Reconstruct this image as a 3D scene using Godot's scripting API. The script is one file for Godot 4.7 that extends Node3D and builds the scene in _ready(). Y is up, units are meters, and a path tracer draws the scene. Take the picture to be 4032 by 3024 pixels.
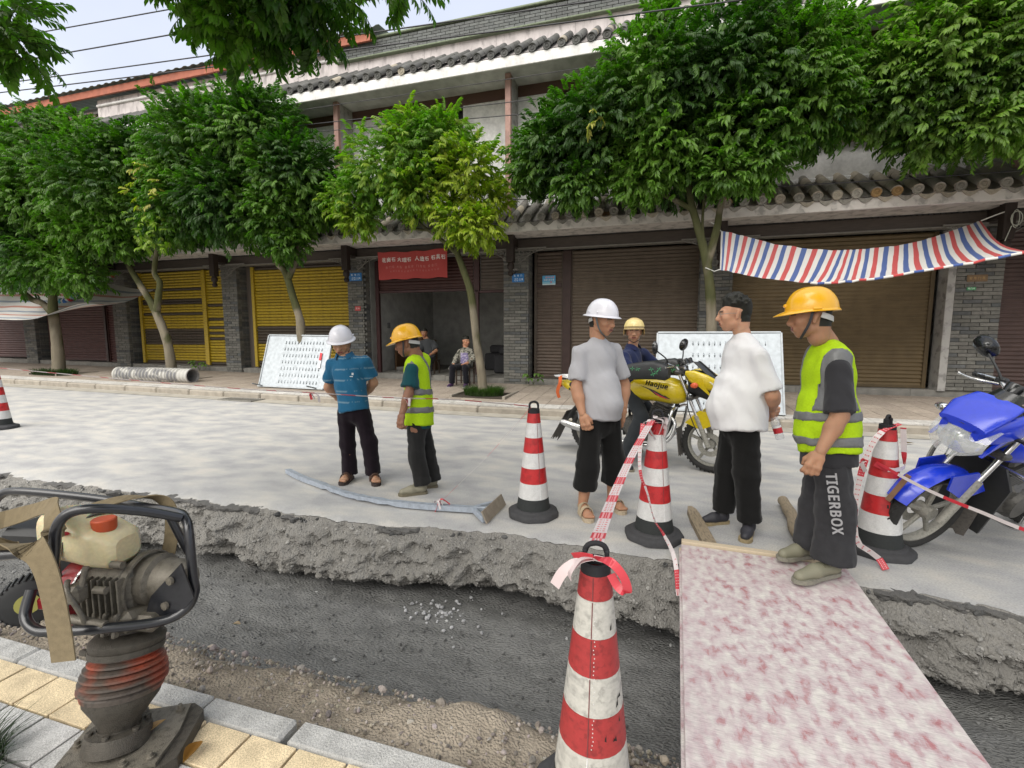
extends Node3D

# ---------------------------------------------------------------- mesh builder
class MB:
	var v := PackedVector3Array()
	var n := PackedVector3Array()
	var c := PackedColorArray()
	var uv := PackedVector2Array()
	var col := Color(1, 1, 1)
	var xf := Transform3D()

	func tri(a: Vector3, b: Vector3, d: Vector3, na: Vector3, nb: Vector3, nd: Vector3, ua := Vector2(), ub := Vector2(), ud := Vector2()) -> void:
		if (b - a).cross(d - a).dot(na + nb + nd) > 0.0:
			v.append(xf * a); v.append(xf * d); v.append(xf * b)
			n.append((xf.basis * na).normalized()); n.append((xf.basis * nd).normalized()); n.append((xf.basis * nb).normalized())
			uv.append(ua); uv.append(ud); uv.append(ub)
		else:
			v.append(xf * a); v.append(xf * b); v.append(xf * d)
			n.append((xf.basis * na).normalized()); n.append((xf.basis * nb).normalized()); n.append((xf.basis * nd).normalized())
			uv.append(ua); uv.append(ub); uv.append(ud)
		c.append(col); c.append(col); c.append(col)

	func quad(a: Vector3, b: Vector3, d: Vector3, e: Vector3, nn: Vector3) -> void:
		tri(a, b, d, nn, nn, nn, Vector2(0, 1), Vector2(1, 1), Vector2(1, 0))
		tri(a, d, e, nn, nn, nn, Vector2(0, 1), Vector2(1, 0), Vector2(0, 0))

	func flat(a: Vector3, b: Vector3, d: Vector3, out: Vector3) -> void:
		var g := (b - a).cross(d - a).normalized()
		if g.dot(out) < 0.0:
			g = -g
		tri(a, b, d, g, g, g)

	func box(at: Vector3, s: Vector3, bev := 0.0, b := Basis()) -> void:
		var h := s * 0.5
		bev = minf(bev, minf(h.x, minf(h.y, h.z)) * 0.9)
		for ax in 3:
			for sg in [-1.0, 1.0]:
				var p := (ax + 1) % 3
				var q := (ax + 2) % 3
				var nn := Vector3(); nn[ax] = sg
				var k: Array[Vector3] = []
				for w in [[-1, -1], [1, -1], [1, 1], [-1, 1]]:
					var r := Vector3(); r[ax] = sg * h[ax]; r[p] = w[0] * (h[p] - bev); r[q] = w[1] * (h[q] - bev)
					k.append(at + b * r)
				quad(k[0], k[1], k[2], k[3], b * nn)
		if bev <= 0.0:
			return
		for ax in 3:
			var p := (ax + 1) % 3
			var q := (ax + 2) % 3
			for sp in [-1.0, 1.0]:
				for sq in [-1.0, 1.0]:
					var k: Array[Vector3] = []
					for e in [[-1.0, 0], [1.0, 0], [1.0, 1], [-1.0, 1]]:
						var r := Vector3(); r[ax] = e[0] * (h[ax] - bev)
						r[p] = sp * (h[p] - (bev if e[1] else 0.0)); r[q] = sq * (h[q] - (0.0 if e[1] else bev))
						k.append(at + b * r)
					var nn := Vector3(); nn[p] = sp; nn[q] = sq
					quad(k[0], k[1], k[2], k[3], b * nn.normalized())
		for sx in [-1.0, 1.0]:
			for sy in [-1.0, 1.0]:
				for sz in [-1.0, 1.0]:
					var nn := Vector3(sx, sy, sz).normalized()
					tri(at + b * Vector3(sx * h.x, sy * (h.y - bev), sz * (h.z - bev)), at + b * Vector3(sx * (h.x - bev), sy * h.y, sz * (h.z - bev)), at + b * Vector3(sx * (h.x - bev), sy * (h.y - bev), sz * h.z), b * nn, b * nn, b * nn)

	# rows of points: smooth sheet; closed joins the last column to the first
	func grid(p: PackedVector3Array, nu: int, nv: int, closed := false, flip := false) -> void:
		var nn := PackedVector3Array(); nn.resize(nu * nv)
		for j in nv:
			for i in nu:
				var i0 := i - 1 if i > 0 else (nu - 1 if closed else 0)
				var i1 := i + 1 if i < nu - 1 else (0 if closed else nu - 1)
				var du := p[j * nu + i1] - p[j * nu + i0]
				var dv := p[mini(j + 1, nv - 1) * nu + i] - p[maxi(j - 1, 0) * nu + i]
				var g := du.cross(dv)
				nn[j * nu + i] = (-g if flip else g).normalized() if g.length_squared() > 1e-18 else Vector3.UP
		var last := nu if closed else nu - 1
		for j in nv - 1:
			for i in last:
				var a := j * nu + i
				var b := j * nu + (i + 1) % nu
				var d := b + nu
				var e := a + nu
				var u0 := Vector2(float(i) / last, float(j) / (nv - 1))
				var u1 := Vector2(float(i + 1) / last, float(j) / (nv - 1))
				var u2 := Vector2(float(i + 1) / last, float(j + 1) / (nv - 1))
				var u3 := Vector2(float(i) / last, float(j + 1) / (nv - 1))
				tri(p[a], p[b], p[d], nn[a], nn[b], nn[d], u0, u1, u2)
				tri(p[a], p[d], p[e], nn[a], nn[d], nn[e], u0, u2, u3)

	# a sheet with thickness: both faces and the rim
	func shell(p: PackedVector3Array, nu: int, nv: int, th: float, dir := Vector3.ZERO) -> void:
		var q := PackedVector3Array(); q.resize(p.size())
		for j in nv:
			for i in nu:
				var g := dir
				if dir == Vector3.ZERO:
					g = (p[j * nu + mini(i + 1, nu - 1)] - p[j * nu + maxi(i - 1, 0)]).cross(p[mini(j + 1, nv - 1) * nu + i] - p[maxi(j - 1, 0) * nu + i]).normalized()
				q[j * nu + i] = p[j * nu + i] - g * th
		grid(p, nu, nv)
		grid(q, nu, nv, false, true)
		for i in nu - 1:
			for j in [0, nv - 1]:
				flat4(p[j * nu + i], p[j * nu + i + 1], q[j * nu + i + 1], q[j * nu + i])
		for j in nv - 1:
			for i in [0, nu - 1]:
				flat4(p[j * nu + i], p[(j + 1) * nu + i], q[(j + 1) * nu + i], q[j * nu + i])

	func flat4(a: Vector3, b: Vector3, d: Vector3, e: Vector3) -> void:
		var g := (b - a).cross(e - a).normalized()
		tri(a, b, d, g, g, g); tri(a, d, e, g, g, g)

	# closed sections swept one after the other, with caps
	func loft(rows: Array, caps := true) -> void:
		var nu: int = rows[0].size()
		var p := PackedVector3Array()
		for r in rows:
			p.append_array(r)
		var mid0 := Vector3(); var mid1 := Vector3()
		for q in rows[0]: mid0 += q / nu
		for q in rows[-1]: mid1 += q / nu
		var g: Vector3 = (rows[0][1] - rows[0][0]).cross(rows[1][0] - rows[0][0])
		var flip: bool = g.dot(rows[0][0] - mid0) < 0.0
		grid(p, nu, rows.size(), true, flip)
		if caps:
			for i in nu:
				flat(mid0, rows[0][i], rows[0][(i + 1) % nu], mid0 - mid1)
				flat(mid1, rows[-1][i], rows[-1][(i + 1) % nu], mid1 - mid0)

	func tube(pts: Array, rad, sides := 8, caps := true, squash := 1.0) -> void:
		var rows := []
		var t0: Vector3 = (pts[1] - pts[0]).normalized()
		var up := Vector3.UP if absf(t0.y) < 0.9 else Vector3.RIGHT
		var x := up.cross(t0).normalized()
		for i in pts.size():
			var t: Vector3 = (pts[mini(i + 1, pts.size() - 1)] - pts[maxi(i - 1, 0)]).normalized()
			x = (x - t * x.dot(t)).normalized()
			var y := t.cross(x)
			var r: float = rad if rad is float else rad[i]
			var row := PackedVector3Array()
			for k in sides:
				var a := TAU * k / sides
				row.append(pts[i] + x * cos(a) * r + y * sin(a) * r * squash)
			rows.append(row)
		loft(rows, caps)

	# a flat strap that follows pts, across = its width direction at each point
	func strap(pts: Array, across: Array, w: float, th: float) -> void:
		var rows := []
		for i in pts.size():
			var t: Vector3 = (pts[mini(i + 1, pts.size() - 1)] - pts[maxi(i - 1, 0)]).normalized()
			var x: Vector3 = across[mini(i, across.size() - 1)]
			x = (x - t * x.dot(t)).normalized()
			var y := t.cross(x)
			rows.append(PackedVector3Array([pts[i] + x * w * 0.5 + y * th * 0.5, pts[i] - x * w * 0.5 + y * th * 0.5, pts[i] - x * w * 0.5 - y * th * 0.5, pts[i] + x * w * 0.5 - y * th * 0.5]))
		for i in rows.size() - 1:
			for k in 4:
				flat4(rows[i][k], rows[i][(k + 1) % 4], rows[i + 1][(k + 1) % 4], rows[i + 1][k])
		for r in [rows[0], rows[-1]]:
			flat4(r[0], r[1], r[2], r[3])

	# profile of (radius, height), turned about y of m
	func lathe(prof: Array, sides := 16, m := Transform3D(), a0 := 0.0, a1 := TAU) -> void:
		var full := absf(a1 - a0 - TAU) < 0.001
		var sn: Array[Vector2] = []
		for i in prof.size() - 1:
			var d: Vector2 = prof[i + 1] - prof[i]
			sn.append(Vector2(d.y, -d.x).normalized())
		for i in prof.size() - 1:
			var n0 := sn[i]
			var n1 := sn[i]
			if i > 0 and sn[i - 1].dot(sn[i]) > 0.75: n0 = (sn[i - 1] + sn[i]).normalized()
			if i < sn.size() - 1 and sn[i + 1].dot(sn[i]) > 0.75: n1 = (sn[i + 1] + sn[i]).normalized()
			for k in sides:
				var a := a0 + (a1 - a0) * k / sides
				var b := a0 + (a1 - a0) * (k + 1) / sides
				var ca := Vector3(cos(a), 0, sin(a))
				var cb := Vector3(cos(b), 0, sin(b))
				var p00: Vector3 = m * (ca * prof[i].x + Vector3.UP * prof[i].y)
				var p10: Vector3 = m * (cb * prof[i].x + Vector3.UP * prof[i].y)
				var p01: Vector3 = m * (ca * prof[i + 1].x + Vector3.UP * prof[i + 1].y)
				var p11: Vector3 = m * (cb * prof[i + 1].x + Vector3.UP * prof[i + 1].y)
				var q00: Vector3 = m.basis * (ca * n0.x + Vector3.UP * n0.y)
				var q10: Vector3 = m.basis * (cb * n0.x + Vector3.UP * n0.y)
				var q01: Vector3 = m.basis * (ca * n1.x + Vector3.UP * n1.y)
				var q11: Vector3 = m.basis * (cb * n1.x + Vector3.UP * n1.y)
				var u0 := Vector2(float(k) / sides, float(i) / (prof.size() - 1))
				var u1 := Vector2(float(k + 1) / sides, float(i + 1) / (prof.size() - 1))
				if prof[i].x > 1e-6: tri(p00, p10, p11, q00, q10, q11, u0, Vector2(u1.x, u0.y), u1)
				if prof[i + 1].x > 1e-6: tri(p00, p11, p01, q00, q11, q01, u0, u1, Vector2(u0.x, u1.y))

	func ball(at: Vector3, r: Vector3, b := Basis(), sides := 12, rings := 8) -> void:
		var keep := xf
		xf = xf * Transform3D(b * Basis.from_scale(r), at)
		var prof := []
		for i in rings + 1:
			var a := PI * i / rings - PI / 2
			prof.append(Vector2(maxf(cos(a), 0.0), sin(a)))
		lathe(prof, sides)
		xf = keep

	# polygon in the xy plane of m, pushed out along its z
	func prism(poly: Array, depth: float, m := Transform3D()) -> void:
		var pp := PackedVector2Array(poly)
		var ix := Geometry2D.triangulate_polygon(pp)
		for z in [0.0, depth]:
			var nn := m.basis * Vector3(0, 0, -1.0 if z == 0.0 else 1.0) * signf(depth)
			for t in range(0, ix.size(), 3):
				var q := [pp[ix[t]], pp[ix[t + 1]], pp[ix[t + 2]]]
				tri(m * Vector3(q[0].x, q[0].y, z), m * Vector3(q[1].x, q[1].y, z), m * Vector3(q[2].x, q[2].y, z), nn, nn, nn, q[0], q[1], q[2])
		var cw := Geometry2D.is_polygon_clockwise(pp)
		for i in pp.size():
			var a := pp[i]
			var b := pp[(i + 1) % pp.size()]
			var e := (b - a).normalized()
			var o := Vector3(e.y, -e.x, 0) * (-1.0 if cw else 1.0)
			quad(m * Vector3(a.x, a.y, 0), m * Vector3(b.x, b.y, 0), m * Vector3(b.x, b.y, depth), m * Vector3(a.x, a.y, depth), m.basis * o)

	func mesh() -> ArrayMesh:
		var a := []
		a.resize(Mesh.ARRAY_MAX)
		a[Mesh.ARRAY_VERTEX] = v; a[Mesh.ARRAY_NORMAL] = n; a[Mesh.ARRAY_COLOR] = c; a[Mesh.ARRAY_TEX_UV] = uv
		var am := ArrayMesh.new()
		am.add_surface_from_arrays(Mesh.PRIMITIVE_TRIANGLES, a)
		return am

# ---------------------------------------------------------------- scene helpers
var rng := RandomNumberGenerator.new()
var used := {}
var M := {}
var T := {}

func rf(a: float, b: float) -> float:
	return rng.randf_range(a, b)

func lc(r: float, g: float, b: float, a := 1.0) -> Color:
	var k := Color(r, g, b).linear_to_srgb()
	k.a = a
	return k

func numbered(base: String) -> String:
	used[base] = used.get(base, 0) + 1
	return base if used[base] == 1 else "%s_%03d" % [base, used[base] - 1]

func tag(o: Node3D, label: String, category: String, group := "") -> Node3D:
	o.set_meta("label", label)
	o.set_meta("category", category)
	if group: o.set_meta("group", group)
	return o

func thing(called: String, label: String, category: String, at := Vector3(), turn := 0.0, group := "") -> Node3D:
	var o := Node3D.new()
	o.name = numbered(called)
	add_child(o, true)
	o.position = at
	o.rotation.y = turn
	return tag(o, label, category, group)

# commits a builder as one mesh; world = its points are in world axes
func put(called: String, mb: MB, m: Material, parent: Node3D = self, world := false) -> MeshInstance3D:
	if world and parent != self:
		var inv := parent.transform.affine_inverse()
		if parent.get_parent() != self: inv = inv * (parent.get_parent() as Node3D).transform.affine_inverse()
		mb.v = inv * mb.v
		for i in mb.n.size(): mb.n[i] = inv.basis * mb.n[i]
	return inst(called, mb.mesh(), m, parent)

func inst(called: String, mesh: Mesh, m: Material, parent: Node3D = self, at := Transform3D()) -> MeshInstance3D:
	var o := MeshInstance3D.new()
	o.name = numbered(called) if parent == self else called
	o.mesh = mesh
	o.material_override = m
	o.transform = at
	parent.add_child(o, true)
	return o

func struct(o: Node3D) -> Node3D:
	o.set_meta("kind", "structure")
	return o

func stuff(o: Node3D) -> Node3D:
	o.set_meta("kind", "stuff")
	return o

func scatter(called: String, mesh: Mesh, m: Material, where: Array, cols: Array, parent: Node3D = self) -> MultiMeshInstance3D:
	var mm := MultiMesh.new()
	mm.transform_format = MultiMesh.TRANSFORM_3D
	mm.use_colors = cols.size() > 0
	mm.mesh = mesh
	mm.instance_count = where.size()
	for i in where.size():
		mm.set_instance_transform(i, where[i])
		if cols.size(): mm.set_instance_color(i, cols[i])
	var o := MultiMeshInstance3D.new()
	o.name = numbered(called) if parent == self else called
	o.multimesh = mm
	o.material_override = m
	parent.add_child(o, true)
	return o

func tx(o: Vector3, yaw := 0.0, pitch := 0.0, roll := 0.0, s := Vector3.ONE) -> Transform3D:
	return Transform3D(Basis.from_euler(Vector3(pitch, yaw, roll)) * Basis.from_scale(s), o)

# y axis of the basis along d
func along(d: Vector3, hint := Vector3(0, 0, 1)) -> Basis:
	var y := d.normalized()
	var x := y.cross(hint).normalized() if absf(y.dot(hint)) < 0.98 else y.cross(Vector3(1, 0, 0.1)).normalized()
	return Basis(x, y, x.cross(y))

func curve(pts: Array, steps := 5) -> Array:
	var out := []
	for i in pts.size() - 1:
		var p0: Vector3 = pts[maxi(i - 1, 0)]
		var p3: Vector3 = pts[mini(i + 2, pts.size() - 1)]
		for s in steps:
			out.append((pts[i] as Vector3).cubic_interpolate(pts[i + 1], p0, p3, float(s) / steps))
	out.append(pts[-1])
	return out

# ---------------------------------------------------------------- textures and materials
func ntex(seed_: int, freq: float, ramp: Array, oct := 4, kind := FastNoiseLite.TYPE_SIMPLEX_SMOOTH, warp := 0.0, size := 512, frac := FastNoiseLite.FRACTAL_FBM) -> NoiseTexture2D:
	var f := FastNoiseLite.new()
	f.seed = seed_
	f.frequency = freq
	f.noise_type = kind
	f.fractal_type = frac
	f.fractal_octaves = oct
	if kind == FastNoiseLite.TYPE_CELLULAR: f.cellular_return_type = FastNoiseLite.RETURN_DISTANCE
	if warp > 0.0:
		f.domain_warp_enabled = true
		f.domain_warp_amplitude = warp
		f.domain_warp_frequency = freq * 1.7
	var t := NoiseTexture2D.new()
	t.width = size; t.height = size
	t.seamless = true
	t.seamless_blend_skirt = 0.2
	t.noise = f
	if ramp.size():
		var g := Gradient.new()
		var off := PackedFloat32Array()
		var cs := PackedColorArray()
		for r in ramp:
			off.append(r[0])
			cs.append(r[1] if r[1] is Color else lc(r[1], r[1], r[1]))
		g.offsets = off
		g.colors = cs
		t.color_ramp = g
	return t

# o: tex (+scale), det (+dscale, dmul), bump (+bscale, bdepth cm), metal, spec, vcol, local, back, clear
func mat(called: String, k: Color, rough := 0.8, o := {}) -> StandardMaterial3D:
	var m := StandardMaterial3D.new()
	m.resource_name = called
	m.albedo_color = k
	m.roughness = rough
	m.metallic = o.get("metal", 0.0)
	m.metallic_specular = o.get("spec", 0.5)
	m.vertex_color_use_as_albedo = o.get("vcol", false)
	var sc = o.get("scale", 1.0)
	if o.get("uv", false):
		m.uv1_scale = Vector3(1, 1, 1)
	else:
		m.uv1_triplanar = true
		m.uv1_world_triplanar = not o.get("local", false)
		m.uv1_scale = sc if sc is Vector3 else Vector3.ONE * sc
	if o.has("tex"): m.albedo_texture = o.tex
	if o.has("det"):
		m.detail_enabled = true
		m.detail_albedo = o.det
		m.detail_blend_mode = BaseMaterial3D.BLEND_MODE_MUL if not o.has("dmask") else BaseMaterial3D.BLEND_MODE_MIX
		if o.has("dmask"): m.detail_mask = o.dmask
		m.detail_uv_layer = BaseMaterial3D.DETAIL_UV_2
		m.uv2_triplanar = true
		m.uv2_world_triplanar = not o.get("local", false)
		var ds = o.get("dscale", 4.0)
		m.uv2_scale = ds if ds is Vector3 else Vector3.ONE * ds
	if o.has("bump"):
		m.heightmap_enabled = true
		m.heightmap_texture = o.bump
		m.heightmap_scale = o.get("depth", 0.5)
	if o.has("back"):
		m.backlight_enabled = true
		m.backlight = o.back
	if o.has("rim"):
		m.rim_enabled = true
		m.rim = o.rim
		m.rim_tint = 0.6
	if o.has("coat"):
		m.clearcoat_enabled = true
		m.clearcoat = o.coat
		m.clearcoat_roughness = 0.15
	if o.has("sss"):
		m.subsurf_scatter_enabled = true
		m.subsurf_scatter_strength = o.sss
	if o.get("clear", false):
		m.transparency = BaseMaterial3D.TRANSPARENCY_ALPHA
	M[called] = m
	return m

# ---------------------------------------------------------------- the lie of the land
func lift(x: float) -> float:
	return 0.012 * maxf(0.0, -3.0 - x)

func road_y(x: float, z: float) -> float:
	return lift(x) * clampf((-z - 3.5) / 4.5, 0.0, 1.0)

func pave_y(x: float, z: float) -> float:
	return lift(x) + 0.12 + 0.12 * clampf((-z - 8.08) / 2.7, 0.0, 1.0)

var nz := FastNoiseLite.new()
func noise(x: float, y: float, z := 0.0) -> float:
	return nz.get_noise_3d(x, y, z)

func lip_z(x: float) -> float:
	var z := -3.0 - 0.12 * exp(-pow((x + 0.9) / 0.7, 2)) - 0.06 * exp(-pow((x - 1.1) / 0.5, 2)) + 0.22 * smoothstep(1.3, 2.4, x)
	return z + 0.09 * noise(x * 90.0, 3.0) + 0.05 * noise(x * 380.0, 9.0) + 0.025 * noise(x * 1500.0, 5.0)

func textures() -> void:
	T.grain = ntex(11, 0.09, [[0.1, 0.72], [0.5, 0.9], [0.9, 1.0]], 4)
	T.fine = ntex(12, 0.25, [[0.1, 0.66], [0.5, 0.88], [0.9, 1.0]], 3)
	T.blotch = ntex(13, 0.012, [[0.2, 0.74], [0.5, 0.88], [0.8, 1.0]], 6, FastNoiseLite.TYPE_SIMPLEX_SMOOTH, 20.0)
	T.speck = ntex(14, 0.16, [[0.0, 0.25], [0.3, 0.8], [0.55, 1.0], [1.0, 1.0]], 2, FastNoiseLite.TYPE_CELLULAR)
	T.stain = ntex(15, 0.02, [[0.2, 0.6], [0.36, 0.88], [0.55, 1.0]], 5, FastNoiseLite.TYPE_SIMPLEX_SMOOTH, 35.0)
	T.hgrain = ntex(16, 0.12, [], 5)
	T.hrock = ntex(17, 0.045, [], 5, FastNoiseLite.TYPE_SIMPLEX_SMOOTH, 0.0, 512, FastNoiseLite.FRACTAL_RIDGED)
	T.hcell = ntex(18, 0.1, [], 3, FastNoiseLite.TYPE_CELLULAR)
	T.cloth = ntex(19, 0.03, [[0.2, 0.86], [0.8, 1.0]], 4)
	T.weave = ntex(22, 0.2, [[0.1, 0.9], [0.9, 1.0]], 2)
	T.dust = ntex(20, 0.014, [[0.2, lc(0.37, 0.37, 0.372)], [0.42, lc(0.43, 0.428, 0.424)], [0.6, lc(0.475, 0.468, 0.45)], [0.8, lc(0.54, 0.52, 0.48)]], 8, FastNoiseLite.TYPE_SIMPLEX_SMOOTH, 18.0, 1024)

func materials() -> void:
	mat("road dust", Color(1, 1, 1), 0.92, {tex = T.dust, scale = Vector3(0.11, 0.3, 0.2), det = T.fine, dscale = Vector3(0.5, 0.6, 0.75), bump = T.hgrain, depth = 0.25, spec = 0.3})
	mat("gutter", lc(0.44, 0.41, 0.35), 0.9, {tex = T.blotch, scale = 0.4, det = T.grain, dscale = 1.5})
	mat("rough concrete", lc(0.285, 0.275, 0.255), 0.95, {tex = T.blotch, scale = 0.9, det = T.fine, dscale = 0.9, bump = T.hgrain, depth = 2.2, spec = 0.2})
	mat("crust", lc(0.12, 0.117, 0.112), 0.95, {tex = T.grain, scale = 2.0, bump = T.hgrain, depth = 0.8})
	mat("gravel bed", lc(0.215, 0.215, 0.208), 0.95, {tex = T.blotch, scale = Vector3(0.5, 1, 1.3), det = T.fine, dscale = 0.7, bump = T.hgrain, depth = 1.8, spec = 0.25})
	mat("dirt", lc(0.42, 0.36, 0.285), 0.97, {tex = T.blotch, scale = 1.1, det = T.fine, dscale = 2.2, bump = T.hgrain, depth = 1.2, spec = 0.2})
	mat("pebble", Color(1, 1, 1), 0.9, {tex = T.grain, scale = 6.0, vcol = true})
	mat("kerb", lc(0.52, 0.515, 0.495), 0.85, {tex = T.blotch, scale = 1.3, det = T.speck, dscale = 2.6, bump = T.hgrain, depth = 0.3, vcol = true})
	mat("far kerb", lc(0.40, 0.36, 0.30), 0.9, {tex = T.blotch, scale = 0.6, det = T.grain, dscale = 2.0, vcol = true})
	mat("tile", Color(1, 1, 1), 0.75, {tex = T.blotch, scale = 1.7, det = T.speck, dscale = 2.2, bump = T.hgrain, depth = 0.12, vcol = true})
	mat("mortar", lc(0.24, 0.22, 0.215), 0.95, {tex = T.grain, scale = 3.0})
	mat("soil", lc(0.07, 0.055, 0.04), 1.0, {tex = T.grain, scale = 3.0, bump = T.hgrain, depth = 1.0})
	mat("stone step", lc(0.25, 0.24, 0.215), 0.9, {tex = T.blotch, scale = 0.7, det = T.grain, dscale = 2.0})
	mat("brick", Color(1, 1, 1), 0.88, {tex = T.blotch, scale = 1.4, det = T.grain, dscale = 3.0, bump = T.hgrain, depth = 0.2, vcol = true})
	mat("joint", lc(0.10, 0.10, 0.092), 0.95, {tex = T.grain, scale = 2.0})
	mat("plaster", lc(0.84, 0.83, 0.81), 0.9, {tex = T.blotch, scale = Vector3(0.35, 0.25, 0.35), det = T.cloth, dscale = 0.7, bump = T.hgrain, depth = 0.1})
	mat("stained plaster", lc(0.66, 0.61, 0.60), 0.92, {tex = T.stain, scale = Vector3(0.55, 0.13, 0.55), det = T.blotch, dscale = 0.3})
	mat("soffit", lc(0.72, 0.72, 0.69), 0.92, {tex = T.blotch, scale = 0.4})
	mat("brown band", lc(0.12, 0.065, 0.05), 0.8, {tex = T.grain, scale = 1.0})
	mat("pink post", lc(0.42, 0.26, 0.22), 0.85, {tex = T.blotch, scale = 0.9})
	mat("grey render", lc(0.38, 0.37, 0.35), 0.9, {tex = T.stain, scale = 0.5})
	mat("dark timber", lc(0.035, 0.025, 0.021), 0.55, {tex = T.blotch, scale = Vector3(3, 0.5, 3), spec = 0.4})
	mat("weathered timber", lc(0.075, 0.06, 0.05), 0.7, {tex = T.blotch, scale = Vector3(0.5, 4, 4)})
	mat("roof tile", Color(1, 1, 1), 0.9, {tex = T.blotch, scale = 2.0, det = T.grain, dscale = 2.0, vcol = true})
	mat("fascia", lc(0.60, 0.57, 0.53), 0.9, {tex = T.stain, scale = Vector3(0.4, 0.4, 0.4)})
	mat("shutter", Color(1, 1, 1), 0.5, {tex = T.blotch, scale = Vector3(0.5, 0.6, 0.5), det = T.grain, dscale = 2.0, vcol = true, spec = 0.4})
	mat("painted slat", Color(1, 1, 1), 0.5, {tex = T.stain, scale = Vector3(0.7, 2.5, 0.7), det = T.cloth, dscale = 2.0, vcol = true})
	mat("window dark", lc(0.02, 0.022, 0.024), 0.1, {spec = 0.6})
	mat("black void", lc(0.12, 0.10, 0.085), 0.9)
	mat("red steel", lc(0.42, 0.13, 0.075), 0.7, {tex = T.blotch, scale = 0.5})
	mat("sheet roof", lc(0.22, 0.27, 0.24), 0.5, {tex = T.blotch, scale = 1.0})
	mat("old sheet", lc(0.06, 0.06, 0.065), 0.6, {tex = T.blotch, scale = 1.0})
	mat("curtain green", lc(0.03, 0.26, 0.12), 0.8, {tex = T.cloth, scale = 3.0})
	mat("cable", lc(0.03, 0.03, 0.035), 0.6)

func camera_sky_sun() -> void:
	var cam := Camera3D.new()
	cam.name = "camera"
	cam.position = Vector3(0, 1.42, 0)
	cam.rotation = Vector3(deg_to_rad(-5.94), deg_to_rad(16.36), 0)
	cam.fov = 79.36
	cam.near = 0.05
	cam.far = 400.0
	add_child(cam)
	var e := Environment.new()
	e.background_mode = Environment.BG_SKY
	var sky := Sky.new()
	var m := ProceduralSkyMaterial.new()
	m.sky_top_color = lc(0.275, 0.30, 0.365)
	m.sky_horizon_color = lc(0.315, 0.335, 0.38)
	m.sky_curve = 0.2
	m.ground_bottom_color = lc(0.16, 0.155, 0.15)
	m.ground_horizon_color = lc(0.3, 0.3, 0.3)
	m.sky_cover = ntex(31, 0.009, [[0.2, Color(0, 0, 0)], [0.5, lc(0.012, 0.012, 0.01)], [0.75, lc(0.07, 0.068, 0.055)]], 5, FastNoiseLite.TYPE_SIMPLEX_SMOOTH, 20.0, 1024)
	m.sun_angle_max = 1.0
	sky.sky_material = m
	e.sky = sky
	e.background_energy_multiplier = 1.0
	e.tonemap_mode = Environment.TONE_MAPPER_LINEAR
	e.tonemap_exposure = 2.75
	e.sdfgi_enabled = true
	e.ssao_enabled = true
	e.ssil_enabled = true
	var w := WorldEnvironment.new()
	w.name = "world_environment"
	w.environment = e
	add_child(w)
	var s := DirectionalLight3D.new()
	s.name = "sun"
	s.light_energy = 0.5
	s.light_color = Color(1.0, 0.985, 0.965)
	s.light_angular_distance = 60.0
	s.shadow_enabled = true
	s.rotation = Vector3(deg_to_rad(-50), deg_to_rad(-20), 0)
	add_child(s)

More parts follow.
